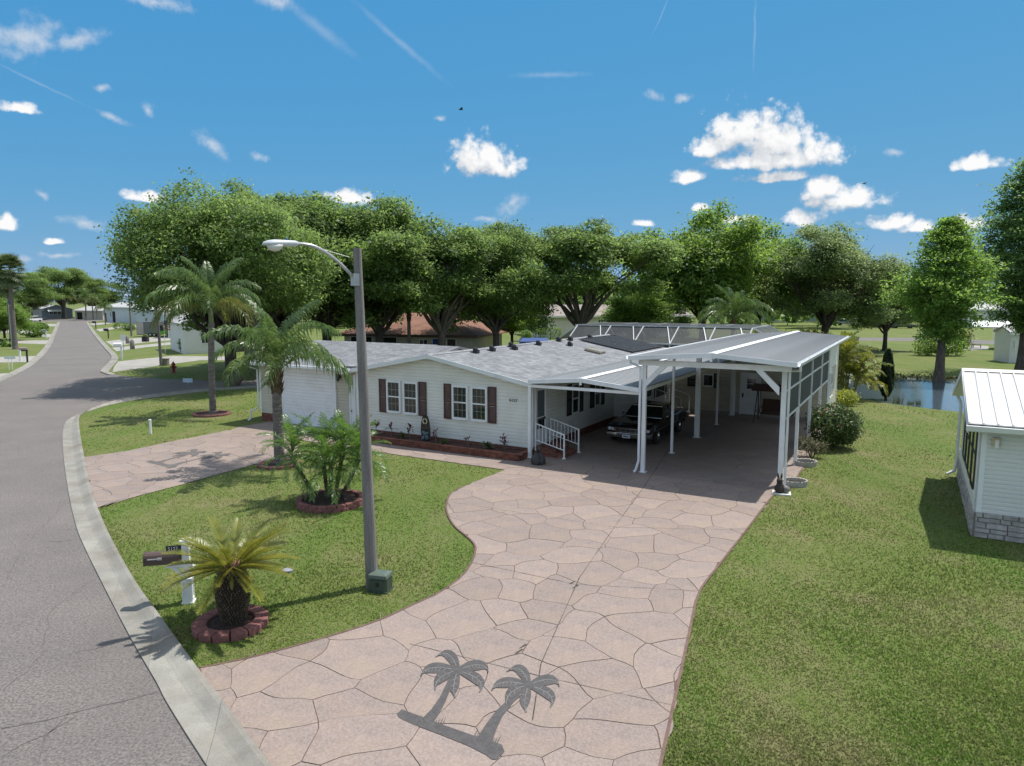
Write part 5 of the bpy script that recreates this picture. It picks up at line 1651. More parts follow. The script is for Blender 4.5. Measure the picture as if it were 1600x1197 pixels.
scallop_ring(1242, 758, .40, .36, 'empty scalloped white planter ring next to the dark figurine')
scallop_ring(1258, 727, .42, .36, 'scalloped white planter ring holding a dry plant in front of the shrub')
fg = at(1221, 772)
t = thing('figurine', 'dark weathered animal figurine on a white paving slab beside the carport post', 'figurine', fg, rad(-20))
MB().box(-.27, .27, -.22, .22, .0, .05).build('slab', mat('white_slab', (.6, .59, .55), .8, var=.06), t)
M_FIG = mat('dark_figurine', (.055, .042, .036), .7, col2=(.02, .017, .016), scale=9, bump=.5)
m = MB(); m.lathe([(.10, .05), (.16, .12), (.15, .22), (.10, .32), (.085, .36)], 10, c=(-.06, 0, 0)); m.lathe([(.02, .33), (.085, .38), (.09, .45), (.05, .51)], 10, c=(-.07, -.03, 0)); m.build('body', M_FIG, t, smooth=True)
for s in (-.04, .04):
    e = MB(); e.tube([(-.07 + s, -.02, .48), (-.07 + s * 1.3, .0, .58), (-.07 + s * 1.5, .03, .66)], [.028, .032, .012], 7); e.build('ear', M_FIG, t)
m = MB(); m.lathe([(.05, .05), (.12, .10), (.12, .2), (.05, .27)], 10, c=(.12, .02, 0)); m.build('small_figure', mat('grey_figurine', (.16, .155, .15), .7, var=.3, scale=9), t, smooth=True)

og = at(841, 726)
t = thing('dark_urn', 'dark woven looking urn ornament at the foot of the brick steps', 'garden ornament', og, rad(20))
m = MB()
rings = []
for r, z in ((.17, 0), (.25, .06), (.27, .17), (.24, .28), (.16, .38), (.10, .46)):
    rings.append([(r * (1 + .09 * math.cos(10 * a)) * math.cos(a), r * (1 + .09 * math.cos(10 * a)) * math.sin(a), z) for a in [2 * PI * k / 40 for k in range(40)]])
m.loft(rings); m.build('urn_body', mat('dark_urn', (.060, .058, .058), .7, col2=(.022, .022, .024), scale=8, bump=.5), t)
lf = MB(); rr = random.Random(3)
for k in range(22):
    a = rr.uniform(0, 6.28); e = rr.uniform(.5, 1.4); l = rr.uniform(.22, .42)
    d = Vector((math.cos(a) * math.cos(e), math.sin(a) * math.cos(e), math.sin(e))); s = Vector((-math.sin(a), math.cos(a), 0)) * .018
    p0 = Vector((0, 0, .40)); p1 = p0 + d * l * .5; p2 = p0 + d * l
    lf.add([p0 - s, p0 + s, p1 + s, p1 - s, p2], [(0, 1, 2, 3), (3, 2, 4)])
lf.build('foliage', mat('dusky_leaf', (.07, .075, .06), .5, var=.3, scale=8, isl=.3), t, recalc=False)

# white pipe marker on the corner lawn, valve lid, hydrant
pp = at(235.5, 678)
t = tag(MB().lathe([(.055, -.05), (.055, .58), (.062, .58), (.062, .66), (.03, .67)], 12).build('marker_post', M_WHITE, loc=pp), 'short white pipe marker post standing on the corner lawn', 'marker post')
vl = at(450, 893)
m = MB(); m.lathe([(.12, 0), (.12, .05), (.09, .06)], 14); tag(m.build('valve_lid', mat('grey_lid', (.25, .25, .27), .6, var=.1), loc=vl), 'small grey valve lid in the lawn behind the sago palm', 'valve lid')
hp = at(271.5, 582.5)
t = thing('fire_hydrant', 'red fire hydrant on the far grass corner of the side street', 'fire hydrant', hp, 0)
M_HYD = mat('hydrant_red', (.24, .018, .022), .4, var=.1)
m = MB(); m.lathe([(.20, 0), (.20, .05), (.13, .06), (.13, .62), (.17, .64), (.17, .70), (.13, .80), (.06, .88), (.04, .95)], 12); m.build('barrel', M_HYD, t)
for s in (-1, 1):
    m = MB(); m.lathe([(.075, 0), (.075, .12), (.05, .14)], 8, M=Matrix.Translation((s * .12, 0, .5)) @ Matrix.Rotation(s * PI / 2, 4, 'Y')); m.build('outlet', M_HYD, t)
m = MB(); m.lathe([(.10, 0), (.10, .14), (.06, .17)], 10, M=Matrix.Translation((0, -.12, .48)) @ Matrix.Rotation(PI / 2, 4, 'X')); m.build('outlet', M_HYD, t)

# ------------------------------------------------------------------ black 1960s car under the small carport
cp = (at(979, 698) - HO); cxl, cyl = cp.dot(HD2), cp.dot(HD1)
car = thing('parked_car', 'black classic sedan with chrome grille and white plate under the carport', 'car', HW(cxl + .02, cyl + 2.72, .03), -AZ)
M_BLK = mat('black_paint', (.006, .006, .008), .10, spec=.6)
M_CHR = mat('chrome', (.62, .63, .65), .16, metal=1.0, var=.05)
M_TYRE = mat('tyre', (.014, .014, .014), .8)
M_CGL = mat('car_glass', (.012, .02, .018), .03, spec=.8)


def section(y, wl, wb, wt, zl, zb, zs, zt):
    """half widths at sill, belt, top edge; heights"""
    h = [(wl, zl), (wb, zl + .12), (wb + .015, zb), (wb, zs), (wt, zs + .03), (wt * .6, zt), (0, zt + .012)]
    return [(x, y, z) for x, z in h] + [(-x, y, z) for x, z in reversed(h[:-1])] + [(0, y, zl)]


b = MB()
b.loft([section(-2.62, .78, .84, .78, .34, .58, .72, .76), section(-2.56, .86, .93, .86, .30, .58, .78, .82), section(-2.2, .88, .96, .86, .26, .60, .86, .87), section(-1.2, .90, .975, .86, .24, .62, .90, .93), section(-.85, .90, .98, .88, .23, .62, .91, .94),
        section(1.5, .90, .98, .88, .23, .62, .91, .93), section(2.2, .88, .965, .88, .26, .62, .90, .90), section(2.55, .86, .93, .85, .32, .62, .86, .86), section(2.62, .8, .86, .8, .36, .62, .82, .82)])
body = b.build('body', M_BLK, car)
g = MB()


def cab(y, w, z, n=6):
    return [(-w, y, z), (w, y, z)]


g.loft([[(-.84, -.80, .92), (.84, -.80, .92), (.84, 1.55, .92), (-.84, 1.55, .92)], [(-.80, -.62, 1.06), (.80, -.62, 1.06), (.80, 1.42, 1.06), (-.80, 1.42, 1.06)], [(-.66, -.22, 1.36), (.66, -.22, 1.36), (.66, .98, 1.37), (-.66, .98, 1.37)]])
g.build('cabin_glass', M_CGL, car)
rf_ = MB(); rf_.loft([[(-.69, -.26, 1.345), (.69, -.26, 1.345), (.69, 1.02, 1.355), (-.69, 1.02, 1.355)], [(-.67, -.24, 1.39), (.67, -.24, 1.39), (.67, 1.0, 1.40), (-.67, 1.0, 1.40)], [(-.5, -.05, 1.425), (.5, -.05, 1.425), (.5, .85, 1.43), (-.5, .85, 1.43)]])
rf_.build('roof', M_BLK, car, smooth=False)
for s in (-1, 1):
    for a_, b_, w_, h_ in (((s * .83, -.78, .92), (s * .675, -.23, 1.37), .05, .06), ((s * .83, 1.55, .92), (s * .675, 1.0, 1.37), .10, .2), ((s * .79, .35, .92), (s * .67, .40, 1.37), .05, .05)):
        MB().bar(a_, b_, w_, h_).build('pillar', M_BLK, car)
ws = MB(); ws.bar((-.83, -.815, .935), (.83, -.815, .935), .03, .03); ws.bar((-.70, -.27, 1.37), (.70, -.27, 1.37), .035, .03)
for s in (-1, 1):
    ws.bar((s * .845, -.80, .93), (s * .69, -.25, 1.37), .03, .03)
ws.build('windscreen_trim', M_CHR, car)
bp = MB(); bp.loft([[(x, y + dy, z) for dy, z in ((0, .34), (-.09, .38), (-.11, .46), (-.07, .53), (0, .54))] for x, y in ((-.97, -2.35), (-.96, -2.55), (-.88, -2.66), (-.45, -2.72), (0, -2.735), (.45, -2.72), (.88, -2.66), (.96, -2.55), (.97, -2.35))]); bumper = bp.build('front_bumper', M_CHR, car)
MB().box(-.17, .17, -2.862, -2.85, .36, .50).build('number_plate', mat('plate_white', (.62, .66, .70), .4), bumper)
MB().box(-.12, .12, -2.868, -2.862, .405, .455).build('plate_print', mat('plate_blue', (.06, .09, .2), .5), bumper)
bp = MB(); bp.loft([[(x, y + dy, z) for dy, z in ((0, .36), (.09, .40), (.11, .48), (.07, .54), (0, .56))] for x, y in ((-.95, 2.4), (-.85, 2.62), (0, 2.68), (.85, 2.62), (.95, 2.4))]); bp.build('rear_bumper', M_CHR, car)
gr = MB(); gr.box(-.60, .60, -2.655, -2.61, .555, .735); grille = gr.build('grille', M_DARK, car)
for z in (.56, .70):
    MB().cbox(-.63, .63, -2.70, -2.64, z, z + .03, .008).build('grille_bar', M_CHR, grille)
for k in range(6):
    x = -.55 + k * .22; MB().box(x, x + .012, -2.672, -2.655, .59, .70).build('grille_tooth', M_CHR, grille)
for s in (-1, 1):
    MB().box(min(s * .55, s * .60), max(s * .55, s * .60), -2.69, -2.655, .60, .69).build('indicator', mat('amber_lens', (.45, .15, .04), .3), car)
    for x in (.68, .84):
        hl = MB(); hl.lathe([(.082, 0), (.082, .05), (.07, .055), (.06, .04)], 14, M=Matrix.Translation((s * x, -2.60 + (x - .68) * .12, .66)) @ Matrix.Rotation(PI / 2, 4, 'X')); h_ = hl.build('headlight', M_CHR, car)
        MB().lathe([(.066, .04), (.05, .062), (.01, .07)], 12, M=Matrix.Translation((s * x, -2.60 + (x - .68) * .12, .66)) @ Matrix.Rotation(PI / 2, 4, 'X')).build('headlight_lens', mat('lamp_glass', (.5, .52, .54), .05, spec=.8), h_)
    for yw in (-1.72, 1.35):
        w = MB(); w.lathe([(.20, 0), (.30, .0), (.335, .05), (.335, .17), (.30, .21), (.2, .21)], 20, M=Matrix.Translation((s * .80 - (.0 if s < 0 else -.21), yw, .33)) @ Matrix.Rotation(-PI / 2, 4, 'Y')); wh = w.build('wheel', M_TYRE, car)
        MB().lathe([(.20, .0), (.20, .02), (.12, .035), (.06, .06), (.01, .065)], 16, M=Matrix.Translation((s * .985, yw, .33)) @ Matrix.Rotation(s * PI / 2, 4, 'Y')).build('rim', M_CHR, wh)
        ar = MB(); ar.tube([(s * .978, yw + .40 * math.cos(a), .33 + .38 * math.sin(a)) for a in [PI * k / 12 for k in range(13)]], .018, 5); ar.build('wheel_arch', M_CHR if False else M_BLK, car)
    mr_ = MB(); mr_.tube([(s * .93, -.55, .92), (s * 1.0, -.56, .99)], .012, 6); mr_.lathe([(.02, 0), (.06, .02), (.06, .05), (.02, .09)], 10, M=Matrix.Translation((s * 1.01, -.52, 1.01)) @ Matrix.Rotation(PI / 2, 4, 'X')); mr_.build('wing_mirror', M_CHR, car)
    MB().box(min(s * .985, s * 1.0), max(s * .985, s * 1.0), -2.0, 2.2, .60, .625).build('side_trim', M_CHR, car)
    MB().box(s * .62 - .18, s * .62 + .18, 2.61, 2.65, .62, .74).build('tail_light', mat('red_lens', (.25, .01, .01), .3), car)

# ------------------------------------------------------------------ canopy swing
swp = at(1205, 655) - HO
sw = thing('porch_swing', 'brown canopy swing seat at the back of the tall carport', 'swing seat', HW(7.05, 12.3, .03), -AZ)
M_SWF = mat('swing_frame', (.028, .02, .018), .5)
M_SWC = mat('swing_cloth', (.075, .038, .028), .9, var=.15, scale=4)
for s in (-1, 1):
    for yy in (-.62, .62):
        MB().tube([(s * .98, yy, 0), (s * .92, yy * .08, 1.68)], .028, 6).build('leg', M_SWF, sw)
    MB().tube([(s * .96, -.35, .55), (s * .96, .35, .55)], .02, 6).build('brace', M_SWF, sw)
MB().tube([(-.95, 0, 1.68), (.95, 0, 1.68)], .03, 6).build('crossbar', M_SWF, sw)
c = MB(); c.ext([(-1.12, -.62, 1.72), (-1.12, -.62, 1.60), (-1.12, -.60, 1.60), (-1.12, -.58, 1.74), (-1.12, 0, 1.86), (-1.12, .58, 1.74), (-1.12, .60, 1.60), (-1.12, .62, 1.60), (-1.12, .62, 1.76), (-1.12, 0, 1.90), (-1.12, -.6, 1.77)], (2.24, 0, 0)); c.build('canopy', M_SWC, sw)
s_ = MB(); s_.cbox(-.75, .75, -.28, .30, .42, .52, .04); seat = s_.build('seat', M_SWC, sw)
M_ = Matrix.Translation((0, .30, .5)) @ Matrix.Rotation(rad(-18), 4, 'X')
s_ = MB(); s_.box(-.75, .75, -.04, .06, 0, .62, M=M_); s_.build('backrest', M_SWC, sw)
for s in (-1, 1):
    MB().tube([(s * .78, -.25, .48), (s * .80, -.02, 1.66)], .012, 5).build('hanger', M_SWF, sw)
    MB().tube([(s * .78, .30, .48), (s * .80, .02, 1.66)], .012, 5).build('hanger', M_SWF, sw)
    MB().tube([(s * .77, -.28, .46), (s * .77, -.28, .72), (s * .77, .36, .76)], .02, 6).build('armrest', M_SWF, sw)

# birds in the air
def bird(px, py, Y, span, label):
    p = atY(px, py, Y); t = thing('bird', label, 'bird', p, .4)
    m = MB(); m.loft([[(x, r * math.cos(a), r * .9 * math.sin(a)) for a in [2 * PI * k / 8 for k in range(8)]] for x, r in ((-.5 * span * .45, .01), (-.3 * span * .45, .05 * span), (0, .075 * span), (.3 * span * .45, .045 * span), (.42 * span * .45, .05 * span), (.52 * span * .45, .008))]); m.build('body', mat('bird_dark', (.02, .018, .016), .8), t, smooth=True)
    for s in (-1, 1):
        w = MB(); w.loft([[(x0, s * y, z), (x0 + .02, s * y, z + .012 * span), (x1, s * y, z + .005), (x0 + .02, s * y, z - .004)] for y, z, x0, x1 in ((.04 * span, .02, -.1 * span, .12 * span), (.25 * span, .09 * span, -.08 * span, .10 * span), (.5 * span, .07 * span, .0, .04 * span))]); w.build('wing', mat('bird_dark', (.02, .018, .016)), t)


bird(720, 171, 60, .9, 'dark bird gliding high above the middle of the roof')
bird(1350, 287, 110, 1.3, 'tiny dark bird gliding below the large clouds')
# ------------------------------------------------------------------ foliage
M_BARK = mat('grey_bark', (0.135, 0.115, 0.095), .95, col2=(0.06, 0.05, 0.042), scale=5, stretch=(2, 2, .4), bump=.9, bscale=16)
M_BARKD = mat('dark_bark', (0.085, 0.068, 0.055), .95, col2=(0.035, 0.028, 0.024), scale=5, stretch=(2, 2, .4), bump=.9, bscale=16)


def leaf_mat(name, c1, c2, trl=.48, isl=.38, scale=.55, rough=.5):
    return mat(name, c1, rough, col2=c2, scale=scale, isl=isl, trl=trl, spec=.3, detail=3)


M_OAK = leaf_mat('oak_leaf', (0.142, 0.212, 0.066), (0.080, 0.134, 0.040))
M_OAK2 = leaf_mat('olive_oak_leaf', (0.160, 0.214, 0.090), (0.094, 0.138, 0.056))
M_BRI = leaf_mat('bright_leaf', (0.145, 0.228, 0.050), (0.080, 0.144, 0.032))
M_CYP = leaf_mat('cypress_leaf', (0.150, 0.245, 0.056), (0.084, 0.158, 0.034))
M_CYP2 = leaf_mat('cypress_leaf_deep', (0.130, 0.212, 0.072), (0.074, 0.132, 0.044))
M_ITAL = leaf_mat('italian_cypress_leaf', (0.045, 0.072, 0.026), (0.020, 0.036, 0.014), scale=3)
M_PALE = leaf_mat('pale_leaf', (0.165, 0.185, 0.065), (0.085, 0.11, 0.038))


def unit(A):
    return A / np.maximum(np.linalg.norm(A, axis=1, keepdims=True), 1e-9)


def leaves(rg, P, N, size, aspect=.55, jit=.45):
    """one folded, pointed leaf (two triangles as a quad) per point"""
    n = len(P); s = size * (1 - jit + 2 * jit * rg.random(n))[:, None]
    r = unit(rg.normal(size=(n, 3))); U = unit(np.cross(N, r)); W = np.cross(N, U)
    V = np.stack([P - U * s * .5, P + W * s * aspect * .5 + N * s * .06, P + U * s * .5 - N * s * .08, P - W * s * aspect * .5 + N * s * .06], 1)
    return V.reshape(-1, 3), np.arange(n * 4).reshape(-1, 4)


def lobe_points(rg, lobes, n, shell=.16, freq=.9, thr=-.35, up=.85, clump=7, cr=.30, inner=.62, flat=.7):
    """leaf positions in small clumps spread through the outer part of overlapping lobes, thinned by noise"""
    L = np.array(lobes, float); C, R = L[:, :3], L[:, 3:6]
    w = (R[:, 0] * R[:, 1]) ** .8 * R[:, 2] ** .4; w /= w.sum()
    m = int(n / clump * 2.4)
    k = rg.choice(len(L), m, p=w); d = unit(rg.normal(size=(m, 3)))
    rr = 1 - np.abs(rg.normal(size=m)) * shell + .05 * rg.normal(size=m)
    P = C[k] + d * R[k] * rr[:, None]
    keep = np.ones(m, bool)
    for i in range(len(L)):
        q = np.linalg.norm((P - C[i]) / R[i], axis=1)
        keep &= ~((q < inner) & (k != i))
    ph = rg.uniform(0, 6, 6)
    nz = np.sin(P[:, 0] * freq + ph[0] + 1.3 * np.sin(P[:, 2] * freq * .8 + ph[3])) + np.sin(P[:, 1] * freq * 1.1 + ph[1] + 1.1 * np.sin(P[:, 0] * freq * .9 + ph[4])) + np.sin(P[:, 2] * freq * 1.4 + ph[2] + np.sin(P[:, 1] * freq + ph[5]))
    keep &= nz > thr * (1 + .8 * rg.normal(size=m))
    P, d = P[keep], d[keep]
    if len(P) * clump > n:
        P, d = P[:int(n / clump)], d[:int(n / clump)]
    Q = np.repeat(P, clump, 0) + rg.normal(size=(len(P) * clump, 3)) * cr * np.array([1, 1, flat])
    N = unit(np.repeat(d, clump, 0) * .55 + rg.normal(size=(len(P) * clump, 3)) * .55 + np.array([0, 0, up]))
    return Q, N


def limb(mb, a, b, r0, r1, rr, bend=.15, n=5, seg=6):
    a, b = Vector(a), Vector(b); L = (b - a).length
    o = Vector((rr.uniform(-1, 1), rr.uniform(-1, 1), rr.uniform(-.2, 1))) * L * bend
    pts = [a + (b - a) * (k / n) + o * math.sin(PI * k / n) * (1 if k else 0) + Vector((rr.uniform(-1, 1), rr.uniform(-1, 1), rr.uniform(-1, 1))) * L * .02 * (0 < k < n) for k in range(n + 1)]
    mb.tube(pts, [r0 + (r1 - r0) * k / n for k in range(n + 1)], seg, cap=False)
    return pts


def broad_tree(seed, H, W, D, fork, n, leaf, m, tr, nl=17, name='oak', trunks=1, flat=.85, low=.30, sub=5, thr=-.35, lean=0.0, bark=None, clump=18):
    """spreading crown of lobes on forking limbs; returns crown and trunk meshes"""
    rr = random.Random(seed); rg = np.random.default_rng(seed)
    zc = H * (low + 1) / 2; rz = H * (1 - low) / 2
    lobes = []
    for i in range(nl):
        t = (i + .5) / nl; ph = i * 2.39996 + rr.uniform(-.4, .4); cz = -0.55 + 1.45 * t
        cz = min(cz, .92); ring = math.sqrt(max(0, 1 - cz * cz)) if cz > -.3 else .92
        k = rr.uniform(.45, .86)
        s = rr.uniform(.20, .40)
        lobes.append((W / 2 * ring * math.cos(ph) * k, D / 2 * ring * math.sin(ph) * k, zc + rz * cz * .66, W / 2 * s, D / 2 * s, rz * s * 1.12 * flat + .3))
    lobes.append((0, 0, zc, W * .27, D * .27, rz * .6))
    for i in range(int(nl * 1.3)):                      # small lobes break the outline
        ph = rr.uniform(0, 2 * PI); cz = rr.uniform(-.6, 1); ring = math.sqrt(max(0.05, 1 - cz * cz)); k = rr.uniform(.78, 1.08); s = rr.uniform(.08, .18)
        lobes.append((W / 2 * ring * math.cos(ph) * k, D / 2 * ring * math.sin(ph) * k, zc + rz * cz * k, W / 2 * s, D / 2 * s, rz * s * 1.25))
    P, N = lobe_points(rg, lobes, n, thr=thr, clump=clump, cr=max(leaf * 1.9, .42), flat=.34, shell=.22)
    V, F = leaves(rg, P, N, leaf)
    crown = np_mesh('crown', V, F, m)
    mb = MB(); fk = H * fork
    base = [Vector((0, 0, -.3)), Vector((0, 0, .25)), Vector((lean * .4, 0, fk * .5)), Vector((lean, 0, fk))]
    mb.tube(base, [tr * 1.7, tr * 1.15, tr * .92, tr * .9], 10)
    big_ = [l for l in lobes[:nl] if l[2] > zc - rz * .5]
    for l in big_:
        c = Vector(l[:3]); a = base[3] + Vector((0, 0, rr.uniform(-.25, .1) * fk * .5))
        mid = a + (c - a) * rr.uniform(.4, .55) + Vector((0, 0, rr.uniform(-.04, .10) * H))
        p = limb(mb, a, mid, tr * rr.uniform(.40, .58), tr * .27, rr, .10)
        p2 = limb(mb, mid, c, tr * .27, tr * .10, rr, .12)
        for q in range(sub):
            e = c + Vector((rr.uniform(-1, 1) * l[3], rr.uniform(-1, 1) * l[4], rr.uniform(-.4, .9) * l[5])) * .85
            limb(mb, p2[rr.randint(1, 4)], e, tr * .11, tr * .03, rr, .14, 4, 5)
    return crown, mb.mesh('trunk', bark or M_BARK, smooth=True)


def plant_tree(meshes, name, label, cat, loc, rz=0.0, scale=1.0, group=None):
    t = thing(name, label, cat, loc, rz, group, scale)
    link('crown', meshes[0], t); link('trunk', meshes[1], t)
    return t


OA = broad_tree(3, 13.0, 17.0, 14.0, .17, 118000, .205, M_OAK, .46, nl=30, low=.20, bark=M_BARKD, thr=-.75)
OB = broad_tree(8, 12.0, 14.0, 12.0, .20, 76000, .24, M_OAK, .36, nl=22, low=.12, thr=-.30)
OC = broad_tree(14, 13.0, 15.0, 12.0, .24, 64000, .24, M_OAK, .38, nl=18, low=.32, thr=.0)
OD = broad_tree(21, 13.0, 15.0, 12.0, .22, 62000, .25, M_OAK2, .40, nl=18, low=.16, thr=-.12, bark=M_BARKD)
BR = broad_tree(31, 14.0, 13.5, 13.0, .22, 54000, .33, M_BRI, .36, nl=17, low=.10, thr=-.8, bark=M_BARKD)
GRP = 'spreading trees behind the house'
p = at(362, 596)
t = plant_tree(OA, 'oak_tree', 'largest dark oak spreading over the side street, left of all the others', 'tree', (p.x, p.y, 0), 2.0, (.98, .98, 1.10), GRP)
p = at(357, 605)
MBt = MB(); rr_ = random.Random(2); pts = limb(MBt, (0, 0, -.2), (1.5, 1.2, 5.2), .44, .24, rr_, .10, 6, 10); limb(MBt, pts[3], (-2.4, .5, 6.4), .22, .1, rr_, .1); limb(MBt, pts[4], (3.5, -1.0, 8.0), .2, .08, rr_, .1)
Ls = [(1.2, .6, 7.6, 2.6, 2.2, 1.8), (3.6, -.8, 8.4, 2.3, 2.2, 1.7), (-2.2, .3, 7.2, 2.4, 2.2, 1.7), (.4, -.8, 9.6, 2.4, 2.2, 1.6)]
rgx = np.random.default_rng(77); P, N = lobe_points(rgx, Ls, 9000, cr=.24); V, F = leaves(rgx, P, N, .21)
t = thing('oak_tree', 'leaning grey trunk oak in front of the largest dark oak by the side street', 'tree', p, 0, GRP)
link('crown', np_mesh('crown', V, F, M_OAK), t); MBt.build('trunk', M_BARK, t, smooth=True)


def at_tree(meshes, name, px, top_y, Y, H0, label, rz, group=GRP, wide=1.0, m=None, up=0.0):
    x = atY(px, 500, Y).x; H = 6.0 + (470 - top_y) * Y / (FPX / math.cos(PITCH) * 1.0)
    s = H / H0
    return plant_tree(meshes, name, label, 'tree', (x, Y, up), rz, (s * wide, s * wide, s), group)


at_tree(OB, 'oak_tree', 510, 318, 66, 12.0, 'green oak behind the street lamp head, right of the largest oak', 1.1, wide=1.05)
at_tree(OB, 'oak_tree', 440, 308, 62, 12.0, 'green oak filling in between the largest oak and the lamp head', 4.4, wide=1.1)
at_tree(OB, 'oak_tree', 592, 318, 66, 12.0, 'green oak with leaning trunk in front of the brown roof, behind the lamp pole', 2.6, wide=.95)
at_tree(OC, 'oak_tree', 690, 343, 64, 13.0, 'olive oak with forked trunk before the right end of the brown roof', .7, wide=1.0)
at_tree(OB, 'oak_tree', 775, 352, 70, 12.0, 'green oak between the brown roof and the pale hall', 4.0, wide=.85)
at_tree(OC, 'oak_tree', 905, 340, 72, 13.0, 'wide oak with many bare fanning limbs rising behind the pool cage', 3.3, wide=1.12)
at_tree(BR, 'shade_tree', 1098, 331, 84, 14.0, 'bright green dense shade tree, tallest behind the carport ridge', .3, wide=1.0)
at_tree(BR, 'shade_tree', 1185, 352, 92, 14.0, 'smaller bright green shade tree right of the dense one', 2.2, wide=.95)
at_tree(OD, 'oak_tree', 1290, 357, 80, 13.0, 'grey olive oak hung with moss above the parked cars', 1.0, wide=1.02)
at_tree(OD, 'oak_tree', 1385, 415, 84, 13.0, 'low drooping grey olive oak beside the far road', 3.9, wide=.85)
at_tree(BR, 'shade_tree', 1005, 455, 78, 14.0, 'low dark green bush tree in front of the pale hall', 5.0, wide=1.35)
at_tree(BR, 'shade_tree', 800, 440, 84, 14.0, 'small bright green tree left of the pale hall', 1.4, wide=.9)
GD = 'distant trees along the left street'
at_tree(OC, 'oak_tree', 100, 413, 235, 13.0, 'distant pale olive tree behind the grey blue house', 1.8, GD, wide=1.15)
at_tree(OB, 'oak_tree', 45, 428, 215, 12.0, 'distant dark green tree left of the pale olive tree', 2.2, GD, wide=1.2)
at_tree(OB, 'oak_tree', 150, 434, 250, 12.0, 'distant dark green tree right of the pale olive tree', .2, GD, wide=1.2)
at_tree(OB, 'oak_tree', -25, 436, 150, 12.0, 'dark green tree at the left frame edge behind the fan palm', 3.2, GD, wide=1.0)
at_tree(BR, 'shade_tree', 5, 470, 105, 14.0, 'low bushy green tree under the fan palm at the left frame edge', 3.0, GD, wide=1.2)

# far-off wood that closes the horizon: reads as one mass
rg = np.random.default_rng(5); Ls = []
for k in range(190):
    a = rg.uniform(-1.1, 1.1); Y = rg.uniform(150, 330); x = math.tan(a * .62) * Y * 1.15
    h = rg.uniform(9.5, 14) + (Y - 150) * .006
    if -.75 < x / Y < -.42 and Y < 300:
        continue
    r = rg.uniform(4, 8)
    for q in range(3):
        Ls.append((x + rg.uniform(-4, 4), Y + rg.uniform(-2, 2), h * rg.uniform(.35, .72), r * rg.uniform(.5, .9), r * .6, h * rg.uniform(.24, .36)))
P, N = lobe_points(rg, Ls, 90000, cr=.6, thr=-1.5, clump=6, shell=.1); V, F = leaves(rg, P, N, 1.25, aspect=.7)
o = link('distant_woods', np_mesh('distant_woods', V, F, M_OAK), kind='stuff'); tag(o, 'far-off dark green wood along the horizon behind all the houses', 'woods')

# bald cypresses: straight flared trunk, tiers of feathery branches


def cypress(seed, H, W, n, leaf, m, low=.24, tr=.42, thin=.5):
    rr = random.Random(seed); rg = np.random.default_rng(seed); mb = MB()
    mb.tube([(0, 0, -.4), (0, 0, .1), (0, 0, 1.0), (0, 0, 2.4), (.05, 0, H * .5), (0, 0, H * .8), (0, 0, H * .98)], [tr * 1.45, tr * 1.25, tr * .95, tr * .8, tr * .48, tr * .22, tr * .05], 12)
    Ps, Ds = [], []
    nb = int(H * 7.5)
    for k in range(nb):
        t = (k + rr.random()) / nb; z = H * (low + (1 - low) * t ** .92)
        prof = (math.sin(min(1, (t + .14) * 1.25) * PI / 2) if t < .3 else (1 - (t - .3) / .72) ** .75)
        L = W / 2 * max(.10, prof) * rr.uniform(.62, 1.08); a = k * 2.39996 + rr.uniform(-.5, .5)
        rise = rr.uniform(.02, .32) * (1 if t > .25 else .2)
        d = Vector((math.cos(a), math.sin(a), rise)); tip = Vector((0, 0, z)) + d * L + Vector((0, 0, -L * .10))
        pts = limb(mb, (0, 0, z - .1), tip, max(.02, tr * .17 * (1 - t * .8)), .012, rr, .05, 4, 5)
        cnt = int(n / nb * (.35 + .9 * prof) / 6)
        for q in range(cnt):
            s = rr.random() ** .65
            s = .18 + .86 * s; b = Vector((0, 0, z)) + (tip - Vector((0, 0, z))) * s
            sp = (.16 + .20 * L * (1 - abs(s - .72))) * 1.0
            c = b + Vector((rr.gauss(0, 1) * sp, rr.gauss(0, 1) * sp, rr.gauss(0, .4) * sp - .08 * L * s))
            Ps.append(tuple(c))
    P = np.array(Ps); rep = 6
    Q = np.repeat(P, rep, 0) + rg.normal(size=(len(P) * rep, 3)) * leaf * np.array([1.0, 1.0, .5])
    N = unit(rg.normal(size=(len(Q), 3)) * .6 + np.array([0, 0, .75]))
    V, F = leaves(rg, Q, N, leaf, aspect=.5)
    return np_mesh('crown', V, F, m), mb.mesh('trunk', M_BARK, smooth=True)


p = at(1467, 594)
CY = cypress(4, 12.1, 7.4, 38000, .23, M_CYP, low=.27, tr=.36)
plant_tree(CY, 'cypress_tree', 'bright green bald cypress with flared trunk on the far pond bank', 'tree', (p.x, p.y, -.1), .3, 1, 'bald cypresses by the pond')
p = at(1597, 583)
CY2 = cypress(9, 18.0, 10.0, 60000, .25, M_CYP2, low=.20, tr=.50)
plant_tree(CY2, 'cypress_tree', 'tallest bald cypress, cut by the right frame edge behind the metal roof', 'tree', (p.x, p.y, 0), 1.3, 1, 'bald cypresses by the pond')
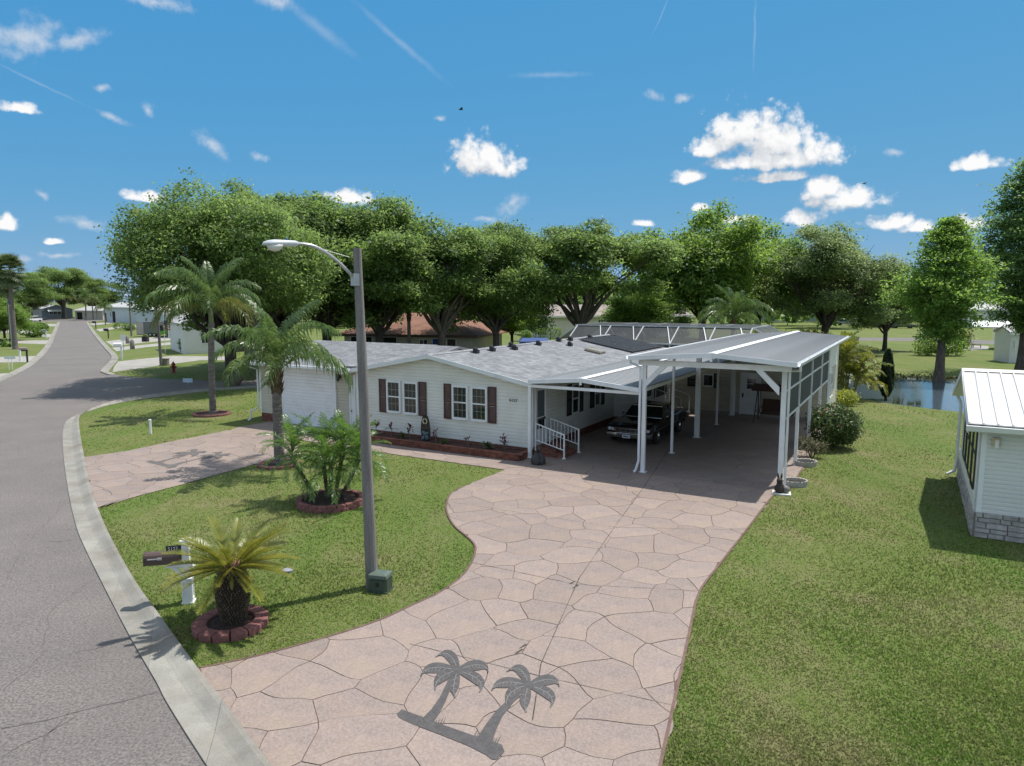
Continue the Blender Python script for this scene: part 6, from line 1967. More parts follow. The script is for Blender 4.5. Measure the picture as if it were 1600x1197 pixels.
# Italian cypress by the water
p = at(1384, 622); rg = np.random.default_rng(2); n = 9000
z = rg.random(n) ** .8 * 2.95; pr = .40 * np.minimum(1, (z + .35) / .9) * np.sqrt(np.maximum(0, 1 - (z / 3.0) ** 2.4)); a = rg.random(n) * 2 * PI; r = pr * (1 - np.abs(rg.normal(size=n)) * .12) * (1 + .12 * np.sin(5 * a + 3 * z))
P = np.stack([r * np.cos(a), r * np.sin(a), z + .1], 1); N = unit(np.stack([np.cos(a), np.sin(a), .8 + 0 * a], 1) + rg.normal(size=(n, 3)) * .5); V, F = leaves(rg, P, N, .12, aspect=.4)
t = thing('italian_cypress', 'narrow dark column shaped cypress standing at the near pond edge', 'tree', p)
link('crown', np_mesh('crown', V, F, M_ITAL), t); MB().tube([(0, 0, -.1), (0, 0, 2.6)], [.09, .03], 7).build('trunk', M_BARKD, t)

# ------------------------------------------------------------------ shrubs


def shrub(px, py, lobes, n, leaf, m, name, label, cat='shrub', stems=5, group=None, flowers=None, aspect=.55, seed=1, cr=None):
    p = at(px, py); rg = np.random.default_rng(seed); rr = random.Random(seed); t = thing(name, label, cat, p, 0, group)
    P, N = lobe_points(rg, lobes, n, cr=cr or leaf * 1.1, clump=5, freq=5, thr=-.9, up=.35); V, F = leaves(rg, P, N, leaf, aspect=aspect)
    link('foliage', np_mesh('foliage', V, F, m), t)
    sm = MB()
    for l in lobes[:8]:
        limb(sm, (rr.uniform(-.1, .1), rr.uniform(-.1, .1), -.05), (l[0], l[1], l[2]), .03, .012, rr, .1, 4, 5)
    sm.build('stem', M_BARKD, t)
    if flowers:
        for k in range(flowers[1]):
            l = lobes[rr.randrange(len(lobes))]; d = Vector((rr.uniform(-1, .6), rr.uniform(-1, .2), rr.uniform(-.1, 1))).normalized()
            c = Vector(l[:3]) + Vector((d.x * l[3], d.y * l[4], d.z * l[5])); f = MB()
            for q in range(5):
                a = q * 1.257; u = Vector((math.cos(a), 0, math.sin(a))) * .05; v = Vector((-math.sin(a), 0, math.cos(a))) * .024
                f.add([Vector((0, 0, 0)), u * .6 + v, u + Vector((0, -.015, 0)), u * .6 - v], [(0, 1, 2, 3)])
            f.build('flower', flowers[0], t, loc=c + d * .03, rot=(d.z * -.8, 0, rr.uniform(-.5, .5)), recalc=False)
    return t


M_HIB = mat('glossy_leaf', (0.075, 0.118, 0.036), .45, col2=(0.036, 0.064, 0.020), scale=2, isl=.45, trl=.22, spec=.3)
M_FLW = mat('orange_petal', (.55, .20, .06), .5, var=.2)
shrub(1301, 700, [(0, 0, .98, .95, .9, .80), (-.45, -.2, .75, .6, .6, .6), (.45, .1, .85, .62, .7, .68), (.1, .3, 1.25, .7, .6, .5), (-.15, -.45, 1.05, .6, .5, .5)], 7000, .105, M_HIB, 'hibiscus_shrub', 'round glossy hibiscus shrub with orange flowers beside the carport', flowers=(M_FLW, 14), seed=4)
shrub(1266, 716, [(0, 0, .35, .40, .35, .28), (.3, .1, .38, .35, .3, .22), (-.15, .2, .55, .25, .25, .22)], 900, .08, mat('dry_leaf', (.13, .125, .06), .6, col2=(.06, .065, .03), scale=4, isl=.4, trl=.2), 'dry_plant', 'straggly dry plant spilling from the scalloped ring', 'plant', seed=6)
M_YEL = mat('lime_leaf', (.28, .30, .04), .45, col2=(.14, .20, .02), scale=3, isl=.3, trl=.3)
shrub(1313, 634, [(0, 0, .45, .75, .6, .42), (.5, .15, .45, .5, .55, .42), (-.5, -.1, .42, .5, .5, .40)], 3000, .09, M_YEL, 'lime_hedge', 'clipped lime yellow hedge at the back corner of the workshop', 'hedge', seed=7)
M_AREC = mat('areca_leaf', (.20, .20, .035), .45, col2=(.07, .11, .02), scale=1.2, isl=.45, trl=.3)

# ------------------------------------------------------------------ palms


def frond_mesh(seed, L, e0, bend, nl, ll, m, droop=.9, lw=.022, vee=.5, start=.12, fluff=0.0, stiff=False, rr_=.012, name='frond'):
    """feather leaf: curved midrib with paired drooping leaflets, growing along +x"""
    rr = random.Random(seed); mb = MB(); n = 18; pts = [Vector((0, 0, 0))]; dirs = []
    for k in range(n):
        t = k / n; e = e0 - bend * t ** 1.25; d = Vector((math.cos(e), 0, math.sin(e))); dirs.append(d); pts.append(pts[-1] + d * (L / n))
    dirs.append(dirs[-1])
    mb.tube(pts, [rr_ * (1.4 - 1.2 * k / n) for k in range(n + 1)], 4, cap=False)
    for k in range(nl):
        t = start + (1 - start) * (k + rr.uniform(-.3, .3)) / (nl - 1); t = min(max(t, 0), .999); i = int(t * n); f = t * n - i
        p = pts[i] * (1 - f) + pts[i + 1] * f; d = dirs[i]
        up = Vector((-d.z, 0, d.x))
        taper = math.sin(min(1, (t - start * .6) * 1.9 + .25) * PI / 2) * (1 - max(0, t - .62) * 1.55)
        l0 = ll * max(.22, taper)
        for s in (-1, 1):
            l = l0 * rr.uniform(.85, 1.1); a = vee + rr.uniform(-fluff, fluff)
            o = (Vector((0, s, 0)) * math.cos(a) + up * math.sin(a)); fw = .45 + .5 * t + rr.uniform(-.1, .1)
            o = (o + d * fw).normalized()
            p1 = p + o * l * .42; g = Vector((0, 0, -droop * l * rr.uniform(.7, 1.25)))
            p2 = p1 + o * l * .34 + g * .32; p3 = p2 + o * l * .16 + g * .46
            w = (d * .8 + Vector((0, 0, .3))).normalized() * lw
            if stiff:
                mb.add([p - w * .5, p + w * .5, p1 + w * .5, p1 - w * .5, p + o * l + g * .5], [(0, 1, 2, 3), (3, 2, 4)])
            else:
                mb.add([p - w * .5, p + w * .5, p1 + w * .6, p1 - w * .6, p2 + w * .5, p2 - w * .5, p3], [(0, 1, 2, 3), (3, 2, 4, 5), (5, 4, 6)])
    return mb.mesh(name, m, recalc=False)


M_QP = mat('queen_palm_leaf', (.100, .160, .048), .38, col2=(.052, .094, .028), scale=.9, isl=.3, trl=.3, spec=.5)
M_QPY = mat('queen_palm_leaf_old', (.155, .165, .045), .42, col2=(.075, .10, .028), scale=.9, isl=.3, trl=.25, spec=.5)
M_PTR = mat('palm_trunk', (.205, .180, .165), .9, col2=(.115, .10, .09), scale=3, stretch=(1, 1, 5), bump=.6, bscale=10)
M_BOOT = mat('palm_boot', (.17, .105, .065), .85, col2=(.07, .045, .03), scale=5, bump=.5)
QF = [frond_mesh(40 + i, 3.0, e, b, 60, .66, M_QPY if e < .6 else M_QP, droop=1.15, lw=.040, fluff=.5) for i, (e, b) in enumerate(((1.42, 1.0), (1.22, 1.8), (1.02, 2.2), (.82, 2.3), (.52, 2.05), (-.35, 1.15)))]


def queen_palm(px, py, H, r, crown, nf, label, group, boots=True, thick=1.0, rz=0, lean=(0, 0), seed=0, sc=1.0):
    p = at(px, py); rr = random.Random(seed); t = thing('queen_palm', label, 'palm tree', p, 0, group)
    mb = MB(); n = int(H / .11); pts, R = [], []
    for k in range(n + 1):
        f = k / n; z = -.1 + (H + .1) * f
        for q, (dz, dr) in enumerate(((0, 1.05), (.09, .97))):
            pts.append((lean[0] * f * f, lean[1] * f * f, z + dz * .9)); R.append(r * dr * (1.18 - .18 * f) * (1.25 if f < .04 else 1))
    mb.tube(pts, R, 12); mb.build('trunk', M_PTR, t)
    top = Vector((lean[0], lean[1], H))
    if boots:
        bt = MB()
        for k in range(26):
            a = k * 2.4; z = -.15 + k / 26 * .85; l = rr.uniform(.28, .5); o = Vector((math.cos(a), math.sin(a), 0)); s = Vector((-math.sin(a), math.cos(a), 0)) * .14
            b = top + Vector((0, 0, z)) + o * r * .8
            bt.add([b - s, b + s, b + s * .6 + o * .10 + Vector((0, 0, l * .6)), b - s * .6 + o * .10 + Vector((0, 0, l * .6)), b + o * .20 + Vector((0, 0, l)), b + o * .05 + Vector((0, 0, l * .4))], [(0, 1, 2, 3), (3, 2, 4), (0, 3, 5), (1, 5, 2)])
        bt.build('leaf_base', M_BOOT, t)
    cs = MB(); cs.tube([top, top + Vector((0, 0, .5)), top + Vector((0, 0, 1.0))], [r * .85, r * .8, r * .3], 10); cs.build('crownshaft', mat('crownshaft', (.13, .15, .06), .6, var=.2, scale=4), t)
    for k in range(nf):
        f = k / (nf - 1); i = min(4 if not boots else 3, int(f * (5.2 if not boots else 4.2))); a = k * 2.39996 + rr.uniform(-.25, .25) + rz
        o = link('frond', QF[i], t); o.location = top + Vector((0, 0, 1.15 - .55 * f)) + Vector((math.cos(a), math.sin(a), 0)) * .06
        o.rotation_euler = (rr.uniform(-.2, .2), rr.uniform(-.12, .12), a); s = crown * rr.uniform(.86, 1.1) * sc * (.85 if i == 0 else 1); o.scale = (s, s, s)
    return t


GQ = 'queen palms in the front yard'
queen_palm(437, 727, 2.75, .165, .98, 17, 'thick trunked queen palm with brown boots in front of the garage door', GQ, seed=3, rz=.3)
queen_palm(333, 646, 4.75, .15, 1.12, 19, 'slim queen palm on the corner lawn beside the side street', GQ, boots=False, seed=5, rz=1.0, lean=(.15, 0))
GQ2 = 'palms behind the house'
p = atY(640, 530, 60)
t = queen_palm(640, 570, 4.2, .16, 1.15, 17, 'queen palm with pale fronds in front of the brown roof building', GQ2, seed=8)
t = queen_palm(1143, 572, 3.4, .16, 1.30, 19, 'queen palm with drooping fronds behind the pool cage', GQ2, seed=9, rz=.8)

# pygmy date palm: five slender stems
M_PYG = mat('pygmy_leaf', (.108, .195, .040), .35, col2=(.058, .118, .024), scale=1.5, isl=.35, trl=.3, spec=.5)
PF = [frond_mesh(60 + i, 1.5, e, b, 44, .33, M_PYG, droop=.42, lw=.019, vee=.35, start=.16, fluff=.45) for i, (e, b) in enumerate(((1.35, .9), (1.05, 1.5), (.7, 1.75), (.3, 1.7), (-.15, 1.25)))]
pc_ = at(515, 783); pyg = thing('pygmy_date_palm', 'bushy pygmy date palm with several slender stems in the ring bed', 'palm tree', pc_)
rr = random.Random(6)
M_PST = mat('pygmy_stem', (.125, .105, .085), .9, col2=(.05, .042, .035), scale=7, bump=.8, bscale=22)
for k, (dx, dy, h) in enumerate(((-1.05, -.1, 1.42), (-.25, .3, 1.55), (.42, .1, 1.55), (.95, -.2, 1.35), (.2, -.5, 1.15))):
    b = Vector((dx * .22, dy * .22, -.05)); tp = Vector((dx, dy, h))
    mid1, mid2 = b + (tp - b) * .35 + Vector((dx * .08, dy * .08, -.03)), b + (tp - b) * .7 + Vector((dx * .06, dy * .06, 0))
    mb = MB(); pts, R = [], []
    for q in range(25):
        f = q / 24; P_ = b * (1 - f) ** 3 + mid1 * 3 * f * (1 - f) ** 2 + mid2 * 3 * f * f * (1 - f) + tp * f ** 3; pts.append(P_); R.append(.058 * (1 + (.16 if q % 2 else -.08)) * (1 if f < .8 else 1.25))
    mb.tube(pts, R, 8); st_ = mb.build('stem', M_PST, pyg)
    nf = 19
    for q in range(nf):
        f = q / (nf - 1); i = min(4, int(f * 5)); a = q * 2.39996 + k * 1.1 + rr.uniform(-.3, .3)
        o = link('frond', PF[i], st_); o.location = tp + Vector((0, 0, .12 - .22 * f)); s = rr.uniform(.72, .95); o.scale = (s, s, s)
        o.rotation_euler = (rr.uniform(-.25, .25), rr.uniform(-.15, .15), a)

# sago palm: stout scaly trunk, rosette of stiff V-shaped leaves
sc_ = at(366, 975); sago = thing('sago_palm', 'sago palm with stout shaggy trunk and yellow green rosette by the kerb', 'cycad', sc_)
mb = MB(); tk = [(.19, -.05), (.21, .05), (.23, .22), (.275, .45), (.295, .66), (.27, .86), (.21, 1.02), (.14, 1.12)]
mb.lathe(tk, 18); rr = random.Random(9)
trk = mb.build('trunk', mat('sago_trunk', (.022, .017, .013), .95, var=.3, scale=10), sago)
sm = MB()
for k in range(620):
    z = .02 + 1.09 * (k / 620); a = k * 2.39996
    r = np.interp(z, [q[1] for q in tk], [q[0] for q in tk]); o = Vector((math.cos(a), math.sin(a), 0)); s = Vector((-math.sin(a), math.cos(a), 0)) * rr.uniform(.014, .024)
    b = Vector((0, 0, z)) + o * (r - .012); l = rr.uniform(.05, .12); z += rr.uniform(-.03, .03); a += rr.uniform(-.15, .15)
    sm.add([b - s, b + s, b + o * .035 + Vector((0, 0, l * .2)) , b + o * rr.uniform(.02, .07) + s * rr.uniform(-1, 1) + Vector((0, 0, l))], [(0, 1, 3), (0, 3, 2), (1, 2, 3), (0, 2, 1)])
sm.build('leaf_scars', mat('sago_scale', (.135, .105, .070), .9, col2=(.06, .046, .03), scale=9, isl=.4), trk, kind='stuff', recalc=False)
M_SAGO = mat('sago_leaf', (.255, .245, .045), .35, col2=(.135, .165, .030), scale=3, isl=.22, trl=.22, spec=.5)
SF = [frond_mesh(80 + i, 1.14, e, b, 84, .20, M_SAGO, droop=.05, lw=.017, vee=.6 if i < 4 else .4, start=.13, fluff=.04, stiff=True, rr_=.010) for i, (e, b) in enumerate(((.86, .45), (.58, .52), (.34, .52), (.12, .48), (-.10, .55), (-.3, 1.5)))]
for q in range(46):
    f = q / 45; i = min(4, int(f * 5.0)); a = q * 2.39996 + rr.uniform(-.12, .12)
    if q in (41, 44):
        i = 5
    o = link('frond', SF[i], sago); o.location = Vector((math.cos(a) * .10, math.sin(a) * .10, 1.15 - .08 * f)); s = rr.uniform(.86, 1.02) * (1 if i < 5 else .36); o.scale = (s, s, s); o.rotation_euler = (rr.uniform(-.08, .08), rr.uniform(-.05, .05), a)
cn = MB(); cn.lathe([(.13, 1.09), (.17, 1.15), (.16, 1.22), (.09, 1.27), (.01, 1.29)], 14)
for k in range(150):
    a = k * 2.39996; f = k / 150; r = .17 * math.sqrt(1 - f) ; z = 1.17 + .12 * f; o = Vector((math.cos(a), math.sin(a), 0)); d = (o * (1 - f) + Vector((0, 0, .7 + f))).normalized(); s = Vector((-math.sin(a), math.cos(a), 0)) * .012
    b = o * r + Vector((0, 0, z)); e = b + d * rr.uniform(.05, .09) + Vector((rr.uniform(-.02, .02), rr.uniform(-.02, .02), 0))
    cn.add([b - s, b + s, e], [(0, 1, 2)])
cn.build('cone', mat('sago_cone', (.26, .15, .095), .9, col2=(.13, .065, .04), scale=14, isl=.3), sago, recalc=False)

# clump of areca palms and crotons behind the workshop
AF = [frond_mesh(90 + i, 1.9, e, b, 30, .5, M_AREC, droop=.55, lw=.05, vee=.4, start=.2, fluff=.3) for i, (e, b) in enumerate(((1.35, .8), (1.1, 1.4), (.8, 1.7), (.3, 1.6)))]
ap = at(1322, 622); ar = thing('areca_palm', 'yellow green areca palm clump behind the workshop at the pond corner', 'palm tree', ap)
rr = random.Random(11)
for k in range(9):
    bx, by, h = rr.uniform(-1.1, .7), rr.uniform(-.8, 1.2), rr.uniform(.9, 2.7)
    stm = MB().tube([(bx * .6, by * .6, -.1), (bx, by, h)], .05, 6).build('stem', mat('areca_stem', (.17, .18, .07), .6, var=.2), ar)
    for q in range(9):
        o = link('frond', AF[min(3, q // 2)], stm); a = q * 2.39996 + k; o.location = (bx, by, h); o.rotation_euler = (rr.uniform(-.2, .2), 0, a); s = rr.uniform(.8, 1.15); o.scale = (s, s, s)
shrub(1262, 560, [(0, 0, 1.7, 1.8, 1.2, 1.3), (-2.2, .3, 1.5, 1.4, 1.1, 1.2), (1.6, .2, 1.3, 1.2, 1.0, 1.0)], 4200, .26, M_AREC, 'croton_shrub', 'yellow green croton hedge rising behind the grey carport roof', seed=14)
shrub(1185, 566, [(0, 0, 1.9, 1.5, 1.1, 1.2), (1.3, .2, 1.5, 1.2, 1.0, 1.1), (-1.3, 0, 1.6, 1.2, 1.0, 1.0)], 3000, .24, M_PALE, 'croton_shrub', 'olive shrub mound right of the palm behind the pool cage', seed=15)

shrub(1472, 556, [(0, 0, 1.3, 1.9, 1.2, 1.1), (-1.7, .2, 1.0, 1.3, 1.0, .9), (1.6, .1, 1.1, 1.2, 1.0, .9)], 2800, .24, M_BRI, 'lawn_shrub', 'dark green bushes on the lawn behind the flared cypress trunk', seed=41)

# plants along the pond
M_BANK = leaf_mat('bank_leaf', (.060, .072, .022), (.024, .032, .012), scale=1.5)
rg = np.random.default_rng(8); pts = []
fe = smooth_line([at(*q) for q in ((1700, 606), (1600, 597), (1500, 591.5), (1460, 589.5), (1405, 587), (1368, 589), (1338, 595))], .3)
for q in fe:
    for k in range(26):
        f = rg.random()
        pts.append((q[0] + rg.normal() * .25 + (pc.x - q[0]) * .045 * f, q[1] + (pc.y - q[1]) * .13 * f - .1 * rg.random(), -.26 * f + rg.random() * .34))
P = np.array(pts); P[:, 2] = P[:, 2] * .7 + .0; N = unit(rg.normal(size=P.shape) * .6 + np.array([0, -.2, .7])); V, F = leaves(rg, P, N, .22)
tag(link('bank_plants', np_mesh('bank_plants', V, F, M_BANK), kind='stuff'), 'dark low leafy growth covering the far pond bank', 'undergrowth')
for (px, py, h, lab) in ((1402, 634, .75, 'dark tuft of reeds in the pond right of the narrow cypress'), (1421, 636, .5, 'small reed tuft in the pond, middle of the three'), (1433, 637, .55, 'reed tuft in the pond, nearest the flared tree trunk reflection')):
    p = at(px, py, -.25); t = MB(); rr = random.Random(px)
    for k in range(34):
        a = rr.uniform(0, 6.28); e = rr.uniform(.9, 1.5); l = h * rr.uniform(.6, 1.1); d = Vector((math.cos(a) * math.cos(e), math.sin(a) * math.cos(e), math.sin(e))); b = Vector((rr.gauss(0, .12), rr.gauss(0, .08), 0)); s = Vector((.02, 0, 0))
        t.add([b - s, b + s, b + d * l], [(0, 1, 2)])
    tag(t.build('reed_tuft', M_BANK, loc=p, recalc=False), lab, 'reeds', 'reed tufts in the pond')
# ------------------------------------------------------------------ buildings farther off
M_RBROWN = mat('brown_roof', (.25, .125, .085), .9, col2=(.17, .085, .06), scale=.8, bump=.2, bscale=12, speck=.15, speckscale=14)
M_RGREY = mat('pale_grey_roof', (.40, .40, .40), .8, var=.1, scale=.6)
M_RTAN = mat('tan_roof', (.26, .215, .19), .9, var=.15, scale=.7)
M_WBEI = mat('beige_wall', (.50, .45, .36), .8, var=.06, scale=.5)
M_WCRM = mat('pale_wall', (.60, .57, .50), .8, var=.05, scale=.5)
M_WBLU = mat('grey_blue_wall', (.27, .31, .36), .7, var=.06, scale=.6)
M_WLBL = mat('pale_blue_wall', (.50, .57, .62), .7, var=.04, scale=.6)
M_WWHT = mat('white_wall', (.66, .67, .67), .7, var=.04, scale=.6)
M_WDRK = mat('dark_finish_and_opening_shade', (.022, .02, .02), .9)  # near-black: interior shade painted on carport openings, plain dark finish elsewhere
M_BLUE = mat('blue_cloth', (.03, .075, .25), .7, var=.15, scale=1)


def frame_at(A, B):
    d = Vector((B.x - A.x, B.y - A.y, 0)); return d.length, math.atan2(d.y, d.x)


def building(name, label, cat, A, B, depth, eave, rise, wm, rm, gable=False, hip=False, wins=(), doors=(), over=.45, group=None, fasc=M_WHITE, slats=0):
    L, rz = frame_at(A, B); t = thing(name, label, cat, (A.x, A.y, 0), rz, group)
    w = MB(); th = .14
    r = MB()
    if gable:
        w.ext([(0, 0, -.2), (L, 0, -.2), (L, 0, eave), (L / 2, 0, eave + rise), (0, 0, eave)], (0, depth, 0))
        s = rise / (L / 2)
        for sg in (0, 1):
            xe = -over if sg == 0 else L + over; ze = eave - over * s
            r.ext([(L / 2, -over, eave + rise + .02), (xe, -over, ze + .02), (xe, -over, ze + th), (L / 2, -over, eave + rise + th)], (0, depth + 2 * over, 0))
    elif hip:
        w.box(0, L, 0, depth, -.2, eave)
        h0 = [(-over, -over, eave), (L + over, -over, eave), (L + over, depth + over, eave), (-over, depth + over, eave)]
        k = min(depth / 2, L / 3)
        R = [(k, depth / 2, eave + rise), (L - k, depth / 2, eave + rise)]
        r.add(h0 + R + [(p[0], p[1], eave - .12) for p in h0], [(0, 1, 5, 4), (1, 2, 5), (2, 3, 4, 5), (3, 0, 4), (6, 7, 1, 0), (7, 8, 2, 1), (8, 9, 3, 2), (9, 6, 0, 3), (9, 8, 7, 6)])
    else:
        w.ext([(0, 0, -.2), (0, depth, -.2), (0, depth, eave), (0, depth / 2, eave + rise), (0, 0, eave)], (L, 0, 0))
        s = rise / (depth / 2)
        for sg in (0, 1):
            ye = -over if sg == 0 else depth + over; ze = eave - over * s
            r.ext([(-over, depth / 2, eave + rise + .02), (-over, ye, ze + .02), (-over, ye, ze + th), (-over, depth / 2, eave + rise + th)], (L + 2 * over, 0, 0))
    w.build('wall', wm, t); ro = r.build('roof', rm, t)
    if fasc is not None and not gable:
        f = MB(); z = eave - (over * rise / (depth / 2) if not hip else .0)
        f.box(-over, L + over, -over - .04, -over, z - .14, z + .12); f.build('fascia', fasc, ro)
    for (x0, x1, z0, z1) in wins:
        f = MB(); f.box(x0 - .08, x0, -.05, 0, z0 - .08, z1 + .08); f.box(x1, x1 + .08, -.05, 0, z0 - .08, z1 + .08); f.box(x0, x1, -.05, 0, z1, z1 + .08); f.box(x0, x1, -.06, 0, z0 - .08, z0); f.box((x0 + x1) / 2 - .03, (x0 + x1) / 2 + .03, -.045, 0, z0, z1)
        f = f.build('window', M_WHITE, t); MB().box(x0, x1, -.02, 0, z0, z1).build('pane', M_GLASS, f)
    for (x0, x1, z1, m) in doors:
        f = MB(); f.box(x0 - .08, x0, -.06, 0, 0, z1 + .08); f.box(x1, x1 + .08, -.06, 0, 0, z1 + .08); f.box(x0, x1, -.06, 0, z1, z1 + .08)
        f = f.build('door', M_WHITE, t); MB().box(x0, x1, -.03, 0, 0, z1).build('door_leaf', m, f)  # carport openings take a dark sheet here for the shade inside
    return t


GH = 'homes along the left street'
t = building('street_home', 'grey blue house with white awning facing the end of the street', 'house', at(64, 497.6), at(114, 496.8), 10, 3.0, 1.5, M_WBLU, M_RGREY, gable=True, wins=((2.7, 3.6, 1.3, 2.2), (3.9, 4.8, 1.3, 2.2), (5.1, 6.0, 1.3, 2.2)), group=GH)
a = MB(); a.ext([(2.0, -.02, 3.0), (2.0, -1.3, 2.35), (2.0, -1.3, 2.28), (2.0, -.02, 2.9)], (4.8, 0, 0)); a.build('awning', M_WHITE, t)
building('street_home', 'white house with pale roof partly hidden by plants, left of the grey blue house', 'house', at(24, 500.5), at(66, 499.2), 9, 3.1, 1.3, M_WWHT, M_RGREY, wins=((1.6, 2.8, 1.2, 2.3), (5.2, 6.4, 1.2, 2.3)), doors=((3.6, 4.6, 2.1, M_WDRK),), group=GH)
building('street_home', 'low pale home with dark carport opening right of the grey blue house', 'house', at(118, 499), at(161, 499.8), 9, 2.9, 1.2, M_WCRM, M_RGREY, wins=((5.0, 6.2, 1.0, 2.1),), doors=((1.0, 3.8, 2.3, M_WDRK),), group=GH)
building('street_home', 'tan fronted home with pale blue side behind the round hedges', 'house', at(164, 503), at(216, 506), 9, 4.3, 1.1, M_WLBL, M_RGREY, wins=((4.7, 5.6, 1.6, 2.9),), doors=((.3, 1.7, 2.6, M_WDRK), (6.4, 8.8, 3.1, M_WDRK)), group=GH)
building('street_home', 'tall white flat sided home behind the enclosed trailer', 'house', at(214, 514), at(268, 516), 9, 4.1, .8, M_WLBL, M_RGREY, wins=((3.4, 4.1, 1.2, 2.4),), group=GH)
# white carport with green buggy
A, B = at(263, 528), at(330, 527); L, rz = frame_at(A, B)
t = thing('carport', 'white carport with dark inside sheltering the green buggy', 'carport', (A.x, A.y, 0), rz)
r = MB(); r.box(-.5, L, -.6, 9, 3.9, 4.05); r.build('roof', M_RGREY, t); r = MB(); r.box(-.5, L, -.66, -.6, 3.75, 4.1); r.build('fascia', M_WHITE, t)
for x in (0, 3.2, 6.2):
    p_ = MB(); p_.box(x, x + .22, -.1, .12, 0, 3.9); p_.build('post', M_WHITE, t); b = MB(); b.ext([(x + .2, -.08, 3.0), (x + .2, -.08, 3.3), (x + .8, -.08, 3.85), (x + 1.0, -.08, 3.85)], (0, .1, 0)); b.build('knee_brace', M_WHITE, t)
MB().box(-.2, L, 8.7, 9, 0, 3.9).build('back_wall', M_WBEI, t); MB().box(.8, 2.4, 8.6, 8.7, 1.2, 3.0).build('pane', M_GLASS, t)
building('street_home', 'white sided home with an arched window behind the slim palm', 'house', at(288, 553.5), at(352, 551), 10, 3.5, 1.3, M_WWHT, M_RGREY, gable=True, wins=((1.9, 2.6, 1.2, 2.3),), group=GH, over=.3)
t = building('street_home', 'pale home with tan carport opening hidden behind the two yard palms', 'house', at(356, 551), at(432, 546), 9, 3.5, 1.0, M_WCRM, M_RGREY, doors=((.8, 4.4, 2.9, M_WDRK),), group=GH)
w = MB(); w.tube([(x, -.05, z) for x, z in [(3.55 + .45 * math.cos(a), 1.6 + .55 * math.sin(a)) for a in [PI * k / 8 for k in range(9)]]], .06, 5)

GP = 'clubhouse grounds'
A, B = atY(538, 530, 74), atY(736, 530, 70.5)
A.z = B.z = 0
t = building('clubhouse', 'long low building with brown shingle hip roof behind the oaks', 'building', A, B, 12, 2.45, 2.2, M_WBEI, M_RBROWN, hip=True, over=1.0, wins=((8.6, 9.4, 1.0, 2.0),), doors=((.8, 3.2, 2.2, M_WDRK), (4.0, 6.0, 2.2, M_WDRK), (10.0, 10.8, 2.1, M_BLUE), (11.6, 12.5, 2.1, mat('dark_brown_door', (.06, .035, .025), .6))), fasc=mat('brown_fascia', (.10, .06, .045), .7))
A, B = atY(856, 530, 112), atY(1075, 530, 118); A.z = B.z = 0
t = building('hall', 'long pale hall with tan upper roof and white trim behind the fanning oak', 'building', A, B, 16, 3.6, 1.6, M_WCRM, M_RTAN, wins=((8.6, 9.4, 2.0, 2.9), (10.0, 10.8, 2.0, 2.9)), over=.6)
A2 = atY(832, 530, 113); A2.z = 0
t2 = building('hall_wing', 'glazed grey wing at the left end of the pale hall', 'building', A2, atY(857, 530, 112.6), 10, 4.2, .4, mat('grey_wall', (.33, .35, .37), .7, var=.05), M_RGREY, wins=((.4, 1.2, .5, 3.2), (1.5, 2.3, .5, 3.2)), over=.2)
for (px, Y, w_, h_, lab) in ((835, 60, 2.6, 2.62, 'flat blue canopy top showing just over the roof ridge'), (823, 104, 3.4, 1.9, 'blue covered stand in front of the glazed wing')):
    c = atY(px, 520, Y); t = thing('blue_canopy', lab, 'canopy', (c.x, c.y, 0)); MB().loft([[(x * a, y * a, z) for x, y in ((-w_ / 2, -1.2), (w_ / 2, -1.2), (w_ / 2, 1.2), (-w_ / 2, 1.2))] for a, z in ((1, h_ - .25), (1.02, h_ - .05), (.8, h_ + .15))]).build('cover', M_BLUE, t)
    for x in (-1, 1):
        for y in (-1, 1):
            MB().bar((x * w_ * .46, y * 1.1, 0), (x * w_ * .46, y * 1.1, h_ - .2), .06).build('leg', M_ALU, t)


def hedge_box(px, Y, w, d, h, label, m=M_OAK, leaf=.16, n=2500, name='hedge', cat='hedge', seed=1, rnd=False):
    c = atY(px, 520, Y); t = thing(name, label, cat, (c.x, c.y, 0)); rg = np.random.default_rng(seed)
    if rnd:
        P, N = lobe_points(rg, [(0, 0, h * .5, w / 2, d / 2, h * .5), (w * .2, 0, h * .45, w * .35, d * .4, h * .42)], n, cr=.1, clump=5, thr=-1)
    else:
        P = (rg.random((n, 3)) - .5) * 2; ax = rg.integers(0, 3, n); P[np.arange(n), ax] = np.sign(P[np.arange(n), ax]) * (1 + .06 * rg.normal(size=n)); N = np.zeros((n, 3)); N[np.arange(n), ax] = np.sign(P[np.arange(n), ax]); N = unit(N + .5 * rg.normal(size=(n, 3))); P = P * np.array([w / 2, d / 2, h / 2]) + np.array([0, 0, h / 2])
    V, F = leaves(rg, P, N, leaf); link('foliage', np_mesh('foliage', V, F, m), t); MB().tube([(0, 0, 0), (0, 0, h * .7)], .06, 6).build('stem', M_BARKD, t)
    return t


